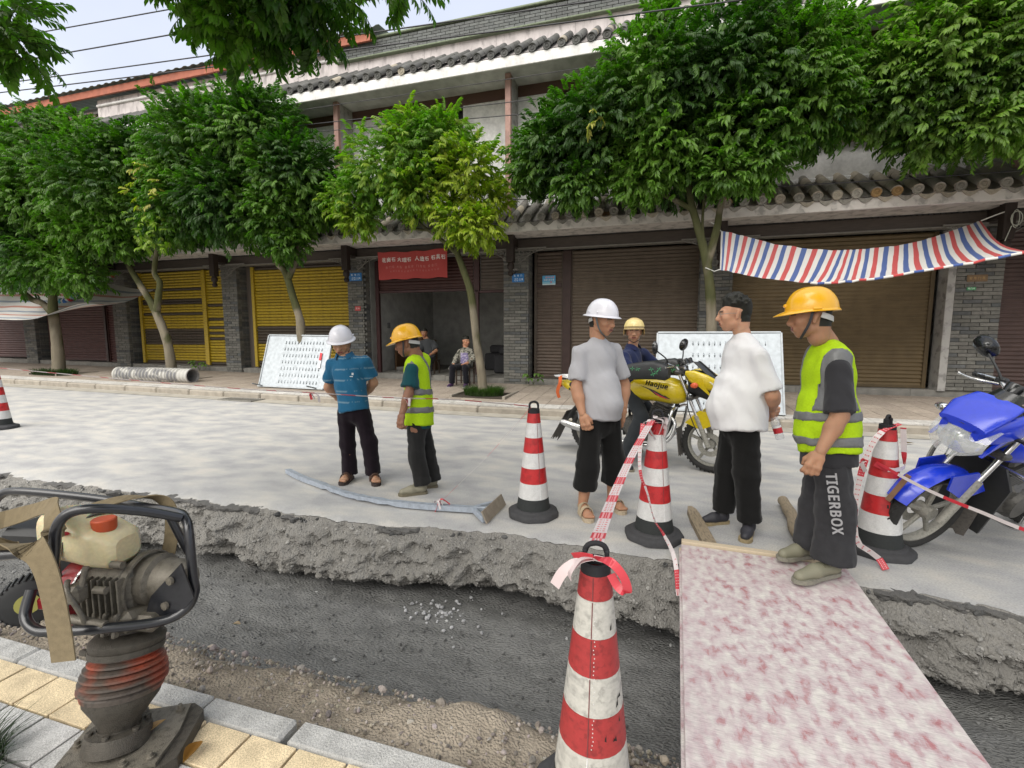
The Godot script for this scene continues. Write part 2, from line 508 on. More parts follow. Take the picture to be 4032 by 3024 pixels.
# ---------------------------------------------------------------- road, trench, pavements
func ground_works() -> void:
	nz.seed = 5
	nz.frequency = 0.01
	nz.fractal_octaves = 3
	# one sheet out to the horizon, below everything
	var g := MB.new()
	g.quad(Vector3(-300, -0.75, -300), Vector3(300, -0.75, -300), Vector3(300, -0.75, 300), Vector3(-300, -0.75, 300), Vector3.UP)
	struct(put("ground", g, M["dirt"]))
	# columns dense where seen
	var xs: Array[float] = []
	var x := -34.0
	while x < 14.0:
		xs.append(x)
		x += 0.022 if x > -6.5 and x < 2.6 else (0.12 if x > -11.0 and x < 5.0 else 0.8)
	var road := MB.new()
	var zs := [0.0, 0.03, 0.07, 0.14, 0.25, 0.45, 0.8, 1.3, 2.0, 3.0, 4.1]
	var p := PackedVector3Array()
	for j in zs.size():
		for i in xs.size():
			var zl := lip_z(xs[i])
			var z: float = zl - zs[j] if j < zs.size() - 1 else -7.95
			var edge := exp(-zs[j] / 0.12)
			p.append(Vector3(xs[i], road_y(xs[i], z) - edge * (0.015 + 0.03 * absf(noise(xs[i] * 300.0, zs[j] * 300.0))) + 0.004 * noise(xs[i] * 60.0, z * 60.0), z))
	road.grid(p, xs.size(), zs.size())
	struct(put("road", road, M["road dust"]))
	# broken edge of the slab: crust, face, undercut
	var face := MB.new()
	var prof := [Vector2(0, -0.016), Vector2(0.02, -0.045), Vector2(0.03, -0.06), Vector2(0.05, -0.085), Vector2(0.075, -0.11), Vector2(0.1, -0.14), Vector2(0.125, -0.17), Vector2(0.145, -0.2), Vector2(0.165, -0.225), Vector2(0.18, -0.25), Vector2(0.195, -0.275), Vector2(0.205, -0.3), Vector2(0.21, -0.325), Vector2(0.205, -0.345), Vector2(0.19, -0.365), Vector2(0.15, -0.385), Vector2(0.08, -0.395), Vector2(-0.02, -0.395), Vector2(-0.2, -0.40)]
	var q := PackedVector3Array()
	var rk := FastNoiseLite.new()
	rk.seed = 8
	rk.frequency = 1.6
	rk.fractal_type = FastNoiseLite.FRACTAL_RIDGED
	rk.fractal_octaves = 5
	var cl := FastNoiseLite.new()
	cl.seed = 21
	cl.noise_type = FastNoiseLite.TYPE_CELLULAR
	cl.cellular_return_type = FastNoiseLite.RETURN_DISTANCE
	cl.frequency = 2.4
	var rows_n := 40
	for j in rows_n:
		for i in xs.size():
			var fj := j * (prof.size() - 1.0) / (rows_n - 1.0)
			var pr: Vector2 = (prof[int(fj)] as Vector2).lerp(prof[mini(int(fj) + 1, prof.size() - 1)], fj - int(fj))
			var k := clampf(fj / 4.0, 0.0, 1.0)
			var nn := rk.get_noise_3d(xs[i], pr.y * 1.6, 0.0)
			var cc := cl.get_noise_3d(xs[i], pr.y * 1.5, 2.0)
			var fine := noise(xs[i] * 1400.0, pr.y * 1400.0)
			var lump := rk.get_noise_3d(xs[i] * 3.1, pr.y * 5.0, 7.0)
			var z := lip_z(xs[i]) + pr.x + k * (0.10 * nn + 0.15 * cc + 0.05 * lump + 0.03 * fine + 0.012 * noise(xs[i] * 4200.0, pr.y * 5200.0) + 0.03)
			var y := pr.y + k * (0.03 * noise(xs[i] * 200.0, pr.y * 500.0) + 0.05 * noise(xs[i] * 45.0, 80.0) * k)
			if j == 0: y = -0.016 - 0.03 * absf(noise(xs[i] * 300.0, 0.0))
			q.append(Vector3(xs[i] + k * 0.012 * noise(xs[i] * 900.0, pr.y * 900.0, 7.0), y, z))
	face.grid(q, xs.size(), rows_n, false, false)
	struct(put("trench_side", face, M["rough concrete"]))
	# loose grit clinging to the broken face
	var gt := []
	var gc := []
	for i in 9000:
		var a := rng.randi_range(0, xs.size() - 2)
		if xs[a] < -6.5 or xs[a] > 2.6: continue
		var r := rng.randi_range(2, 33)
		var s := rf(0.003, 0.008) * (2.2 if rng.randf() < 0.08 else 1.0)
		gt.append(tx(q[r * xs.size() + a].lerp(q[(r + 1) * xs.size() + a + 1], rng.randf()), rf(0, 6), rf(0, 6), 0, Vector3(s * rf(0.8, 1.6), s * rf(0.6, 1.0), s)))
		var v := rf(0.15, 0.36)
		gc.append(Color(v, v * 0.97, v * 0.91))
	tag(stuff(scatter("grit", rock_mesh(9), M["pebble"], gt, gc)), "grey grit and crumbs clinging to the broken trench side", "grit")
	# dark broken asphalt crust showing in stretches along the lip
	var crust := MB.new()
	q = PackedVector3Array()
	for j in 7:
		for i in xs.size():
			var on := smoothstep(-0.02, 0.16, noise(xs[i] * 75.0, 410.0) + 0.25 * noise(xs[i] * 400.0, 70.0))
			var jag := 0.022 * noise(xs[i] * 1700.0, j * 37.0) + 0.016 * noise(xs[i] * 4500.0, j * 80.0)
			var t := j / 6.0
			q.append(Vector3(xs[i] + 0.006 * noise(xs[i] * 3000.0, j * 50.0), lerpf(-0.020, -0.068, t) + 0.008 * noise(xs[i] * 2000.0, j * 90.0) - 0.02 * (1.0 - on), lip_z(xs[i]) + lerpf(-0.07, 0.03, on) + sin(PI * t) * 0.012 + jag - (0.06 if j == 0 else 0.0)))
	crust.grid(q, xs.size(), 7)
	struct(put("asphalt_crust", crust, M["crust"]))
	# dark asphalt crumbs along the lip, pale rubble below
	var chunk := rock_mesh(3)
	var tr := []
	var cs := []
	for i in 900:
		var cx := rf(-9.0, 3.0)
		var clump := noise(cx * 110.0, 400.0)
		if clump < rf(0.0, 0.45): continue
		var s := rf(0.006, 0.026)
		tr.append(tx(Vector3(cx, -0.03 - rf(0, 0.03), lip_z(cx) + rf(0.0, 0.03)), rf(0, 6), rf(0, 6), 0, Vector3(s * 1.5, s * 0.7, s)))
		var v := rf(0.05, 0.12)
		cs.append(Color(v, v, v * 0.98))
	stuff(scatter("asphalt_crumbs", chunk, M["pebble"], tr, cs)).set_meta("label", "dark broken asphalt crumbs along the trench lip")
	get_node("asphalt_crumbs").set_meta("category", "rubble")
	# trench bed
	var bed := MB.new()
	var b := PackedVector3Array()
	var bz := []
	var z0 := -3.35
	while z0 < -1.68:
		bz.append(z0)
		z0 += 0.045
	for j in bz.size():
		for i in xs.size():
			var rut := 0.03 * noise(xs[i] * 25.0, bz[j] * 190.0, 3.0)
			b.append(Vector3(xs[i], -0.47 + rut + 0.022 * noise(xs[i] * 300.0, bz[j] * 420.0, 9.0) + 0.03 * smoothstep(-2.2, -1.7, bz[j]), bz[j]))
	bed.grid(b, xs.size(), bz.size())
	struct(put("trench_bed", bed, M["gravel bed"]))
	# near bank of dirt
	var bank := MB.new()
	var d := PackedVector3Array()
	var rows := 16
	for j in rows:
		for i in xs.size():
			var t := float(j) / (rows - 1)
			var wob := 0.07 * noise(xs[i] * 80.0, 700.0) + 0.12 * exp(-pow((xs[i] + 0.65) / 0.35, 2)) * 0.4
			var z := lerpf(-1.27, -1.92 - wob, t)
			var y := -0.05 - 0.10 * t - 0.34 * smoothstep(0.45, 1.0, t)
			y += sin(t * PI) * (0.05 * noise(xs[i] * 160.0, z * 240.0) + 0.02 * noise(xs[i] * 700.0, z * 700.0) + 0.07 * exp(-pow((xs[i] + 0.6) / 0.25, 2)) * t)
			d.append(Vector3(xs[i], y, z))
	bank.grid(d, xs.size(), rows, false, true)
	struct(put("dirt_bank", bank, M["dirt"]))
	# stones lying about
	tr = []
	cs = []
	for i in 5200:
		var cx := rf(-5.5, 2.2)
		var t := pow(rng.randf(), 0.8)
		var s := rf(0.003, 0.009) * (2.2 if rng.randf() < 0.06 else 1.0)
		var z := lerpf(-1.32, -1.9, t)
		tr.append(tx(Vector3(cx, -0.05 - 0.10 * t - 0.34 * smoothstep(0.45, 1.0, t) + 0.02 * sin(t * PI) + 0.004, z), rf(0, 6), rf(0, 6), 0, Vector3(s * rf(0.8, 1.5), s * rf(0.6, 1), s)))
		var v := rf(0.13, 0.42)
		cs.append(Color(v, v * rf(0.84, 0.93), v * rf(0.68, 0.85)))
	var pb := stuff(scatter("pebbles", chunk, M["pebble"], tr, cs))
	tag(pb, "small brown pebbles strewn over the dirt bank beside the near kerb", "pebbles")
	tr = []
	cs = []
	for i in 2600:
		var cx := rf(-6.5, 3.0)
		var z := rf(-3.2, -1.8)
		var s := rf(0.003, 0.009)
		var v := rf(0.07, 0.2)
		if rng.randf() < 0.025:
			s *= 1.4
			v = rf(0.3, 0.5)
		tr.append(tx(Vector3(cx, -0.463 + 0.03 * noise(cx * 25.0, z * 190.0, 3.0), z), rf(0, 6), rf(0, 6), 0, Vector3(s * 1.3, s * 0.8, s)))
		cs.append(Color(v, v, v * 0.98))
	for i in 70:   # a spill of pale chips by the broken face
		var a := rf(0, TAU)
		var r := absf(rng.randfn(0, 0.13))
		var s := rf(0.005, 0.014)
		tr.append(tx(Vector3(-1.28 + cos(a) * r * 1.6, -0.455, -2.72 + sin(a) * r), rf(0, 6), rf(0, 6), 0, Vector3(s * 1.3, s * 0.8, s)))
		var v := rf(0.3, 0.5)
		cs.append(Color(v, v, v * 1.02))
	tag(stuff(scatter("gravel", chunk, M["pebble"], tr, cs)), "grey gravel and pale stone chips on the trench floor", "gravel")
	near_pavement()
	far_pavement()

func rock_mesh(seed_: int) -> ArrayMesh:
	var r := RandomNumberGenerator.new()
	r.seed = seed_
	var mb := MB.new()
	var rows := []
	for j in 4:
		var row := PackedVector3Array()
		var a0 := -1.1 + j * 0.73
		for k in 6:
			var a := TAU * k / 6.0
			var rr := cos(a0) * r.randf_range(0.75, 1.1)
			row.append(Vector3(cos(a) * rr, sin(a0) * r.randf_range(0.85, 1.1), sin(a) * rr))
		rows.append(row)
	for j in 3:
		for k in 6:
			var o: Vector3 = rows[j][k]
			mb.flat(rows[j][k], rows[j][(k + 1) % 6], rows[j + 1][(k + 1) % 6], o)
			mb.flat(rows[j][k], rows[j + 1][(k + 1) % 6], rows[j + 1][k], o)
	for k in 6:
		mb.flat(Vector3(0, 1, 0), rows[3][k], rows[3][(k + 1) % 6], Vector3.UP)
		mb.flat(Vector3(0, -1, 0), rows[0][k], rows[0][(k + 1) % 6], Vector3.DOWN)
	return mb.mesh()

func near_pavement() -> void:
	var sw := thing("near_pavement", "", "")
	sw.remove_meta("label"); sw.remove_meta("category")
	struct(sw)
	var base := MB.new()
	base.box(Vector3(-3, -0.2, 2.85), Vector3(40, 0.38, 8.1))
	put("mortar_bed", base, M["mortar"], sw)
	var far := MB.new()
	far.col = Color(0.42, 0.41, 0.39)
	far.box(Vector3(-3, -0.006, 3.4), Vector3(40, 0.012, 7.0))
	put("paving", far, M["tile"], sw)
	for r in 6:
		var z0 := -1.195 + r * 0.157
		for k in 24:
			var x0 := -3.72 + k * 0.2
			if z0 > -0.2 and x0 < -3.0: continue
			var t := MB.new()
			var v := rf(0.86, 1.05)
			t.col = Color(0.80, 0.65, 0.42) * v if r == 0 else Color(0.62, 0.615, 0.60) * v
			t.box(Vector3(x0 + 0.1, -0.006 + rf(-0.002, 0.002), z0 + 0.0785), Vector3(0.1905, 0.024, 0.148), 0.002, Basis.from_euler(Vector3(rf(-1, 1) * 0.006, rf(-1, 1) * 0.006, rf(-1, 1) * 0.006)))
			put("paving_tile", t, M["tile"], sw)
	var kb := thing("near_kerb", "", "")
	kb.remove_meta("label"); kb.remove_meta("category")
	struct(kb)
	var cuts := [-9.5, -8.5, -7.5, -6.5, -5.5, -4.55, -3.6, -2.62, -1.605, -1.185, -0.2, 0.8, 1.8, 2.8, 3.8]
	for i in cuts.size() - 1:
		var g := MB.new()
		var v := rf(0.92, 1.05)
		g.col = Color(v, v, v)
		var gap := 0.028 if i == 8 else 0.006
		g.box(Vector3((cuts[i] + cuts[i + 1] - gap) / 2, -0.127 + rf(0, 0.004), -1.25), Vector3(cuts[i + 1] - cuts[i] - gap, 0.25, 0.104), 0.012, Basis.from_euler(Vector3(0, rf(-1, 1) * 0.006, 0)))
		put("kerb_stone", g, M["kerb"], kb)

func far_pavement() -> void:
	var kb := thing("far_kerb", "", "")
	kb.remove_meta("label"); kb.remove_meta("category")
	struct(kb)
	for i in 42:
		var x0 := -32.0 + i
		var g := MB.new()
		var v := rf(0.88, 1.08)
		g.col = Color(v, v, v)
		var y := lift(x0 + 0.5)
		g.box(Vector3(x0 + 0.5, y + 0.02 + rf(-0.004, 0.004), -8.02), Vector3(0.988, 0.2, 0.14), 0.025, Basis.from_euler(Vector3(0, rf(-1, 1) * 0.008, 0.012 if x0 < -3.5 else 0.0) * Vector3(1, 1, -1)))
		put("kerb_stone", g, M["far kerb"], kb)
	var gu := MB.new()
	var gp := PackedVector3Array()
	for j in 2:
		for i in 48:
			var x := -34.0 + i
			var z := [-7.97, -7.6][j] + 0.02 * noise(x * 100.0, j * 50.0) as float
			gp.append(Vector3(x, road_y(x, z) + 0.006, z))
	gu.grid(gp, 48, 2, false, true)
	struct(put("gutter_strip", gu, M["gutter"]))
	var pv := thing("far_pavement", "", "")
	pv.remove_meta("label"); pv.remove_meta("category")
	struct(pv)
	var base := MB.new()
	var bp := PackedVector3Array()
	for j in 4:
		for i in 48:
			var x := -34.0 + i
			var z: float = [-8.07, -8.9, -10.0, -11.3][j]
			bp.append(Vector3(x, pave_y(x, z) - 0.012, z))
	base.grid(bp, 48, 4)
	put("mortar_bed", base, M["mortar"], pv)
	var rest := MB.new()
	var count := 0
	for row in 10:
		var z0 := -8.095 - (row * 0.16 if row < 2 else 0.32 + (row - 2) * 0.3)
		var dz := 0.16 if row < 2 else 0.3
		for k in 110:
			var i := 109 - k
			var x0 := -24.0 + i * 0.3
			if x0 > 8.6: continue
			var cx := x0 + 0.15
			var cz := z0 - dz / 2
			var pit := false
			for tr_x in TREES:
				if absf(cx - tr_x[0]) < 0.55 and cz < -8.7 and cz > -9.75: pit = true
			if pit: continue
			var v := rf(0.85, 1.08)
			var g := MB.new() if (x0 > -6.5 or row < 2) and x0 > -16 else rest
			g.col = Color(0.64, 0.62, 0.58) * v if row < 2 else Color(0.43, 0.365, 0.30) * v * (1.0 if row < 9 else 0.9)
			g.box(Vector3(cx, pave_y(cx, cz) + 0.0 + rf(-0.0015, 0.0015), cz), Vector3(0.292, 0.022, dz - 0.008), 0.0, Basis.from_euler(Vector3(0.045 if row < 99 else 0.0, 0, -0.012 if cx < -3.0 else 0.0)))
			if g != rest:
				put("white_paver" if row < 2 else "paver", g, M["tile"], pv)
	stuff(put("paver_field", rest, M["tile"], pv))
	# soil pits with low edging round the trees
	for t in TREES:
		var e := MB.new()
		var y := pave_y(t[0], -9.2)
		e.box(Vector3(t[0], y - 0.01, -9.22), Vector3(1.1, 0.03, 1.0))
		put("tree_pit", e, M["soil"], pv)
		for s in [-1.0, 1.0]:
			var b := MB.new()
			b.col = Color(0.9, 0.9, 0.9)
			b.box(Vector3(t[0] + s * 0.57, y + 0.01, -9.22), Vector3(0.06, 0.07, 1.05), 0.006)
			put("pit_edging", b, M["far kerb"], pv)

const TREES := [[-16.3, 0], [-11.95, 1], [-7.72, 2], [-3.3, 3], [1.08, 4], [6.6, 5]]

# ---------------------------------------------------------------- the shop houses
const ZF := -10.9
const PILLARS := [[-21.1, -20.5, -20.3], [-16.667, -16.047, -15.844], [-12.123, -11.552, -11.313], [-7.81, -7.298, -7.111], [-3.414, -2.782, -2.691], [1.035, 1.677, 1.677], [5.53, 6.257, 6.257], [9.9, 10.5, 10.5]]

func step_y(x: float) -> float:
	return pave_y(x, ZF) + 0.13

func brick_col() -> Color:
	var v := rf(0.75, 1.2)
	return Color(0.19, 0.185, 0.165) * v if rng.randf() < 0.8 else Color(0.135, 0.14, 0.14) * v

func building() -> void:
	var b := thing("shop_building", "long two-storey row of grey brick and white plaster shops with tiled eaves", "building", Vector3(-3, 0, -11))
	var s := MB.new()
	for i in 44:
		var x := -32.0 + i
		s.box(Vector3(x + 0.5, step_y(x + 0.5) - 0.3, -13.1), Vector3(1.004, 0.6, 4.32), 0.012)
	put("step", s, M["stone step"], b, true)
	pillars(b)
	# beam, brick band, soffit and fascia of the lower eave
	var beam := MB.new()
	beam.box(Vector3(-5, 3.57, -10.98), Vector3(54, 0.24, 0.24), 0.01)
	put("beam", beam, M["weathered timber"], b, true)
	var band := MB.new()
	band.box(Vector3(-5, 3.83, -10.97), Vector3(54, 0.28, 0.1))
	put("wall_band", band, M["joint"], b, true)
	var tooth := MB.new()
	for i in 280:
		tooth.col = Color(0.11, 0.105, 0.1) * rf(0.8, 1.2)
		var x := -17.0 + i * 0.09
		tooth.box(Vector3(x, 3.79, -10.9), Vector3(0.06, 0.19, 0.05))
	stuff(put("brick_dentils", tooth, M["brick"], b, true))
	var lip := MB.new()
	lip.box(Vector3(-5, 3.445, -10.93), Vector3(54, 0.03, 0.2), 0.004)
	put("shutter_head", lip, M["stone step"], b, true)
	var sof := MB.new()
	sof.box(Vector3(-4.9, 3.73, -10.38), Vector3(22.9, 0.05, 0.86))
	sof.box(Vector3(-4.9, 3.75, -9.93), Vector3(22.9, 0.19, 0.07), 0.01)
	sof.box(Vector3(8, 3.73, -10.38), Vector3(2.9, 0.05, 0.86))
	sof.box(Vector3(8, 3.75, -9.93), Vector3(2.9, 0.19, 0.07), 0.01)
	put("lower_eave", sof, M["fascia"], b, true)
	# upper wall with window openings, pieces butted round them
	var w := MB.new()
	var posts := [-16.36, -11.84, -7.5, -3.1, 1.36, 5.93, 10.3]
	w.box(Vector3(-3.05, 4.6, -11.05), Vector3(26.7, 1.3, 0.4))
	for i in posts.size() - 1:
		var a: float = posts[i]
		var c: float = posts[i + 1]
		var l := a + (1.05 if i != 2 else 1.0)
		var r := c - 1.3
		w.box(Vector3((a + l) / 2, 6.125, -11.05), Vector3(l - a, 1.75, 0.4))
		w.box(Vector3((r + c) / 2, 6.125, -11.05), Vector3(c - r, 1.75, 0.4))
	put("upper_wall", w, M["plaster"], b, true)
	for i in posts.size() - 1:
		var a: float = posts[i]
		var l := a + (1.05 if i != 2 else 1.0)
		var r: float = posts[i + 1] - 1.3
		window(b, l, r, i)
	var bb := MB.new()
	bb.box(Vector3(-3.05, 6.99, -10.95), Vector3(26.7, 0.24, 0.22))
	put("brown_band", bb, M["brown band"], b, true)
	var us := MB.new()
	us.box(Vector3(-3.05, 7.16, -10.4), Vector3(26.7, 0.1, 1.0))
	put("soffit", us, M["soffit"], b, true)
	var uf := MB.new()
	uf.box(Vector3(-3.05, 7.1, -9.87), Vector3(26.7, 0.22, 0.06), 0.01)
	put("upper_fascia", uf, M["plaster"], b, true)
	var gd := MB.new()
	gd.box(Vector3(-3.05, 8.12, -11.0), Vector3(26.7, 0.9, 0.4))
	put("parapet_band", gd, M["stained plaster"], b, true)
	# posts of the upper floor and the dark hanging posts below
	for x in posts:
		var p := MB.new()
		p.box(Vector3(x, 5.6, -10.28), Vector3(0.125, 3.0, 0.1), 0.006)
		put("pink_post", p, M["pink post"], b, true)
		var g := MB.new()
		g.box(Vector3(x + 0.01, 5.6, -10.58), Vector3(0.11, 3.0, 0.5), 0.004)
		put("render_fin", g, M["grey render"], b, true)
		hanging_post(b, x + 0.01)
	lower_roof(b)
	upper_roof(b)
	parapet(b)
	# party walls, floor above and back, so that daylight enters by the openings alone
	var sh := MB.new()
	sh.box(Vector3(-5, 3.95, -13.2), Vector3(54, 0.15, 4.1))
	sh.box(Vector3(-5, 4.2, -15.3), Vector3(54, 8.6, 0.2))
	sh.box(Vector3(-3.05, 8.3, -13.2), Vector3(26.7, 0.15, 4.1))
	for x in [-32, -20.8, -16.36, -11.84, 1.36, 5.93, 10.3, 22]:
		sh.box(Vector3(x, 4.2, -13.2), Vector3(0.2, 8.0, 4.0))
	put("party_walls", sh, M["plaster"], b, true)
	shop_room(b)
	shutters(b)
	left_part(b)

func window(b: Node3D, l: float, r: float, i: int) -> void:
	var f := MB.new()
	var m := (l + r) / 2
	for x in [l + 0.03, m, r - 0.03]:
		f.box(Vector3(x, 6.06, -10.97), Vector3(0.06, 1.62, 0.06), 0.004)
	for y in [5.28, 6.42, 6.84]:
		f.box(Vector3(m, y, -10.975), Vector3(r - l, 0.06, 0.055), 0.004)
	var o := put("window", f, M["dark timber"], b, true)
	var g := MB.new()
	g.box(Vector3(m, 6.06, -11.02), Vector3(r - l, 1.62, 0.012))
	put("pane", g, M["window dark"], o, false)
	for k in g.v.size(): g.v[k] -= b.position
	o.get_child(0).mesh = g.mesh()
	var s := MB.new()
	s.box(Vector3(m, 5.2, -10.83), Vector3(r - l + 0.3, 0.1, 0.2), 0.01)
	put("window_sill", s, M["pink post"], b, true)
	if i == 4:
		var c := MB.new()
		var p := PackedVector3Array()
		for j in 2:
			for k in 40:
				p.append(Vector3(lerpf(l, m + 0.6, k / 39.0), 5.3 + j * 0.9, -10.93 + 0.02 * sin(k * 1.3)))
		c.shell(p, 40, 2, 0.004, Vector3(0, 0, 1))
		put("green_curtain", c, M["curtain green"], b, true)

func pillars(b: Node3D) -> void:
	var singles := 0
	var rest := MB.new()
	for pi in [6, 4, 5, 3, 2, 1, 0, 7]:
		var P: Array = PILLARS[pi]
		var y0 := step_y(P[0]) if pi > 4 else pave_y(P[0], ZF) - 0.02
		var core := MB.new()
		var hh := 3.46 - y0
		core.box(Vector3((P[0] + P[1]) / 2, y0 + hh / 2, ZF - 0.21), Vector3(P[1] - P[0] - 0.012, hh, 0.4))
		var o := put("brick_pillar", core, M["joint"], b, true)
		var n := int(hh / 0.072)
		for r in n:
			var y := y0 + 0.036 + r * 0.072
			var w: float = P[1] - P[0]
			var cuts := [0.0, 0.29, 0.58, w] if r % 2 == 0 else [0.0, 0.145, 0.435, w]
			for k in 3:
				var one := singles < 290
				var g := MB.new() if one else rest
				g.col = brick_col()
				g.box(Vector3(P[0] + (cuts[k] + cuts[k + 1]) / 2, y, ZF - 0.04 + rf(-0.002, 0.003)), Vector3(cuts[k + 1] - cuts[k] - 0.01, 0.062, 0.1), 0.003)
				if one:
					singles += 1
					for q in g.v.size(): g.v[q] -= b.position
					put("brick", g, M["brick"], o)
			# the flanks
			for sx in ([1.0] if pi < 5 else [-1.0, 1.0]):
				rest.col = brick_col()
				var fx: float = (P[1] if sx > 0 else P[0]) - sx * 0.04
				var z1 := -0.255 if r % 2 == 0 else -0.2
				rest.box(Vector3(fx, y, ZF - 0.16 + rf(-0.002, 0.002)), Vector3(0.095, 0.062, 0.13), 0.003)
				rest.box(Vector3(fx, y, ZF - 0.32), Vector3(0.095, 0.062, 0.17), 0.003)
	stuff(put("brickwork", rest, M["brick"], b, true))
	var pl := MB.new()
	pl.box(Vector3(5.47, 1.9, ZF - 0.15), Vector3(0.13, 3.1, 0.32), 0.006)
	put("plaster_jamb", pl, M["grey render"], b, true)

func hanging_post(b: Node3D, x: float) -> void:
	var p := MB.new()
	p.box(Vector3(x, 3.52, -10.42), Vector3(0.17, 0.86, 0.17), 0.012)
	var m := Transform3D(Basis(), Vector3(x, 2.78, -10.42))
	p.lathe([Vector2(0, 0), Vector2(0.05, 0.02), Vector2(0.075, 0.07), Vector2(0.05, 0.12), Vector2(0.05, 0.15), Vector2(0.085, 0.19), Vector2(0.085, 0.25), Vector2(0.06, 0.31), Vector2(0.0, 0.31)], 12, m)
	p.box(Vector3(x, 3.6, -10.66), Vector3(0.12, 0.2, 0.36), 0.01)
	put("hanging_post", p, M["dark timber"], b, true)
	# openwork scroll brackets on both sides
	for s in [-1.0, 1.0]:
		var k := MB.new()
		var z := -10.74
		for c in [[0.18, 3.36, 0.075, 2.2], [0.34, 3.39, 0.06, 3.4], [0.5, 3.40, 0.05, 2.6], [0.24, 3.24, 0.05, 4.0], [0.62, 3.42, 0.03, 3.0], [0.13, 3.2, 0.04, 1.0]]:
			var pts := []
			for i in 15:
				var a: float = c[3] + i * 0.42
				var r: float = c[2] * (1.0 - i * 0.045)
				pts.append(Vector3(x + s * (c[0] + cos(a) * r), c[1] + sin(a) * r, z))
			k.tube(pts, 0.012, 5)
		k.tube(curve([Vector3(x + s * 0.1, 3.12, z), Vector3(x + s * 0.22, 3.2, z), Vector3(x + s * 0.4, 3.33, z), Vector3(x + s * 0.7, 3.42, z)], 4), 0.012, 5)
		k.box(Vector3(x + s * 0.42, 3.455, z), Vector3(0.68, 0.03, 0.04), 0.004)
		put("carved_bracket", k, M["stone step"], b, true)

func tile_meshes() -> Array:
	# a half-round cover tile, a hollow pan tile, the round end and the pointed drip
	var cov := MB.new()
	var p := PackedVector3Array()
	for j in 2:
		for i in 9:
			var a := PI * i / 8.0
			var r := 0.078 - 0.008 * j
			p.append(Vector3(cos(a) * r, sin(a) * r * 1.05, -0.36 * j))
	cov.shell(p, 9, 2, 0.016)
	var pan := MB.new()
	p = PackedVector3Array()
	for j in 2:
		for i in 7:
			var a := PI * (0.15 + 0.7 * i / 6.0)
			p.append(Vector3(-cos(a) * 0.15, 0.045 - sin(a) * 0.085, -0.24 * j))
	pan.shell(p, 7, 2, 0.018, Vector3.UP)
	var cap := MB.new()
	cap.lathe([Vector2(0, 0.02), Vector2(0.03, 0.02), Vector2(0.036, 0.032), Vector2(0.05, 0.02), Vector2(0.068, 0.02), Vector2(0.08, 0.03), Vector2(0.085, 0.0), Vector2(0, 0.0)], 14, Transform3D(Basis(Vector3.RIGHT, PI / 2), Vector3(0, 0.005, 0)))
	var drip := MB.new()
	var poly := []
	for i in 9:
		var t := i / 8.0
		poly.append(Vector2(lerpf(-0.125, 0.125, t), -0.02 - 0.045 * sin(PI * t)))
	for i in 9:
		var t := 1.0 - i / 8.0
		var x := lerpf(-0.125, 0.125, t)
		poly.append(Vector2(x, -0.045 - 0.1 * pow(sin(PI * t), 0.8) * (1.0 - 0.25 * absf(x) / 0.125)))
	drip.prism(poly, 0.018)
	return [cov.mesh(), pan.mesh(), cap.mesh(), drip.mesh()]

# lays tiles on the slope from (y0, z0) at the eave to (y1, z1) at the wall
func lay_tiles(roof: Node3D, joined: MB, x0: float, x1: float, y0: float, z0: float, y1: float, z1: float, base: Color, warm: float, single: bool) -> void:
	var tm: Array = TILES
	var ang := atan2(y1 - y0, z0 - z1)
	var len_ := Vector2(y1 - y0, z1 - z0).length()
	var up := Vector3(0, sin(ang), -cos(ang))
	var n := int((x1 - x0) / 0.3)
	for i in n:
		var x := x0 + 0.15 + i * 0.3
		var list := []
		var k := 0
		var d := 0.0
		while d < len_ - 0.02:
			list.append([0, d, "cover_tile"])
			d += 0.32
		d = 0.05
		while d < len_ - 0.02:
			list.append([1, d, "pan_tile"])
			d += 0.2
		list.append([2, -0.005, "round_tile_end"])
		list.append([3, 0.03, "drip_tile"])
		for t in list:
			var pan: bool = t[0] == 1 or t[0] == 3
			var at: Vector3 = Vector3(x + (0.15 if pan else 0.0) + rf(-0.006, 0.006), y0, z0) + up * t[1] + Vector3(0, 0.0 if pan else 0.035, 0)
			var bs := Basis(Vector3.RIGHT, ang + (0.035 if t[0] < 2 else 0.0)) * Basis(Vector3.UP, rf(-0.03, 0.03))
			if t[0] > 1: bs = Basis(Vector3.RIGHT, 0.05) * Basis(Vector3.UP, rf(-0.05, 0.05))
			var v := rf(0.75, 1.2)
			var c := base * v
			if rng.randf() < warm: c = Color(0.46, 0.41, 0.325) * v
			if rng.randf() < warm * 0.06: c = Color(0.42, 0.27, 0.12)
			c.a = 1.0
			if single and t[0] != 1:
				var o := inst(t[2], tinted(tm[t[0]], c), M["roof tile"], roof, Transform3D(bs, at - (roof.get_parent() as Node3D).position))
			else:
				add_mesh(joined, tm[t[0]], Transform3D(bs, at), c)

var tint_cache := {}
func tinted(m: ArrayMesh, c: Color) -> ArrayMesh:
	var key := [m, int(c.r * 24), int((c.r - c.b) * 12)]
	if not tint_cache.has(key):
		var a := m.surface_get_arrays(0)
		var cs: PackedColorArray = a[Mesh.ARRAY_COLOR]
		cs.fill(c)
		a[Mesh.ARRAY_COLOR] = cs
		var am := ArrayMesh.new()
		am.add_surface_from_arrays(Mesh.PRIMITIVE_TRIANGLES, a)
		tint_cache[key] = am
	return tint_cache[key]

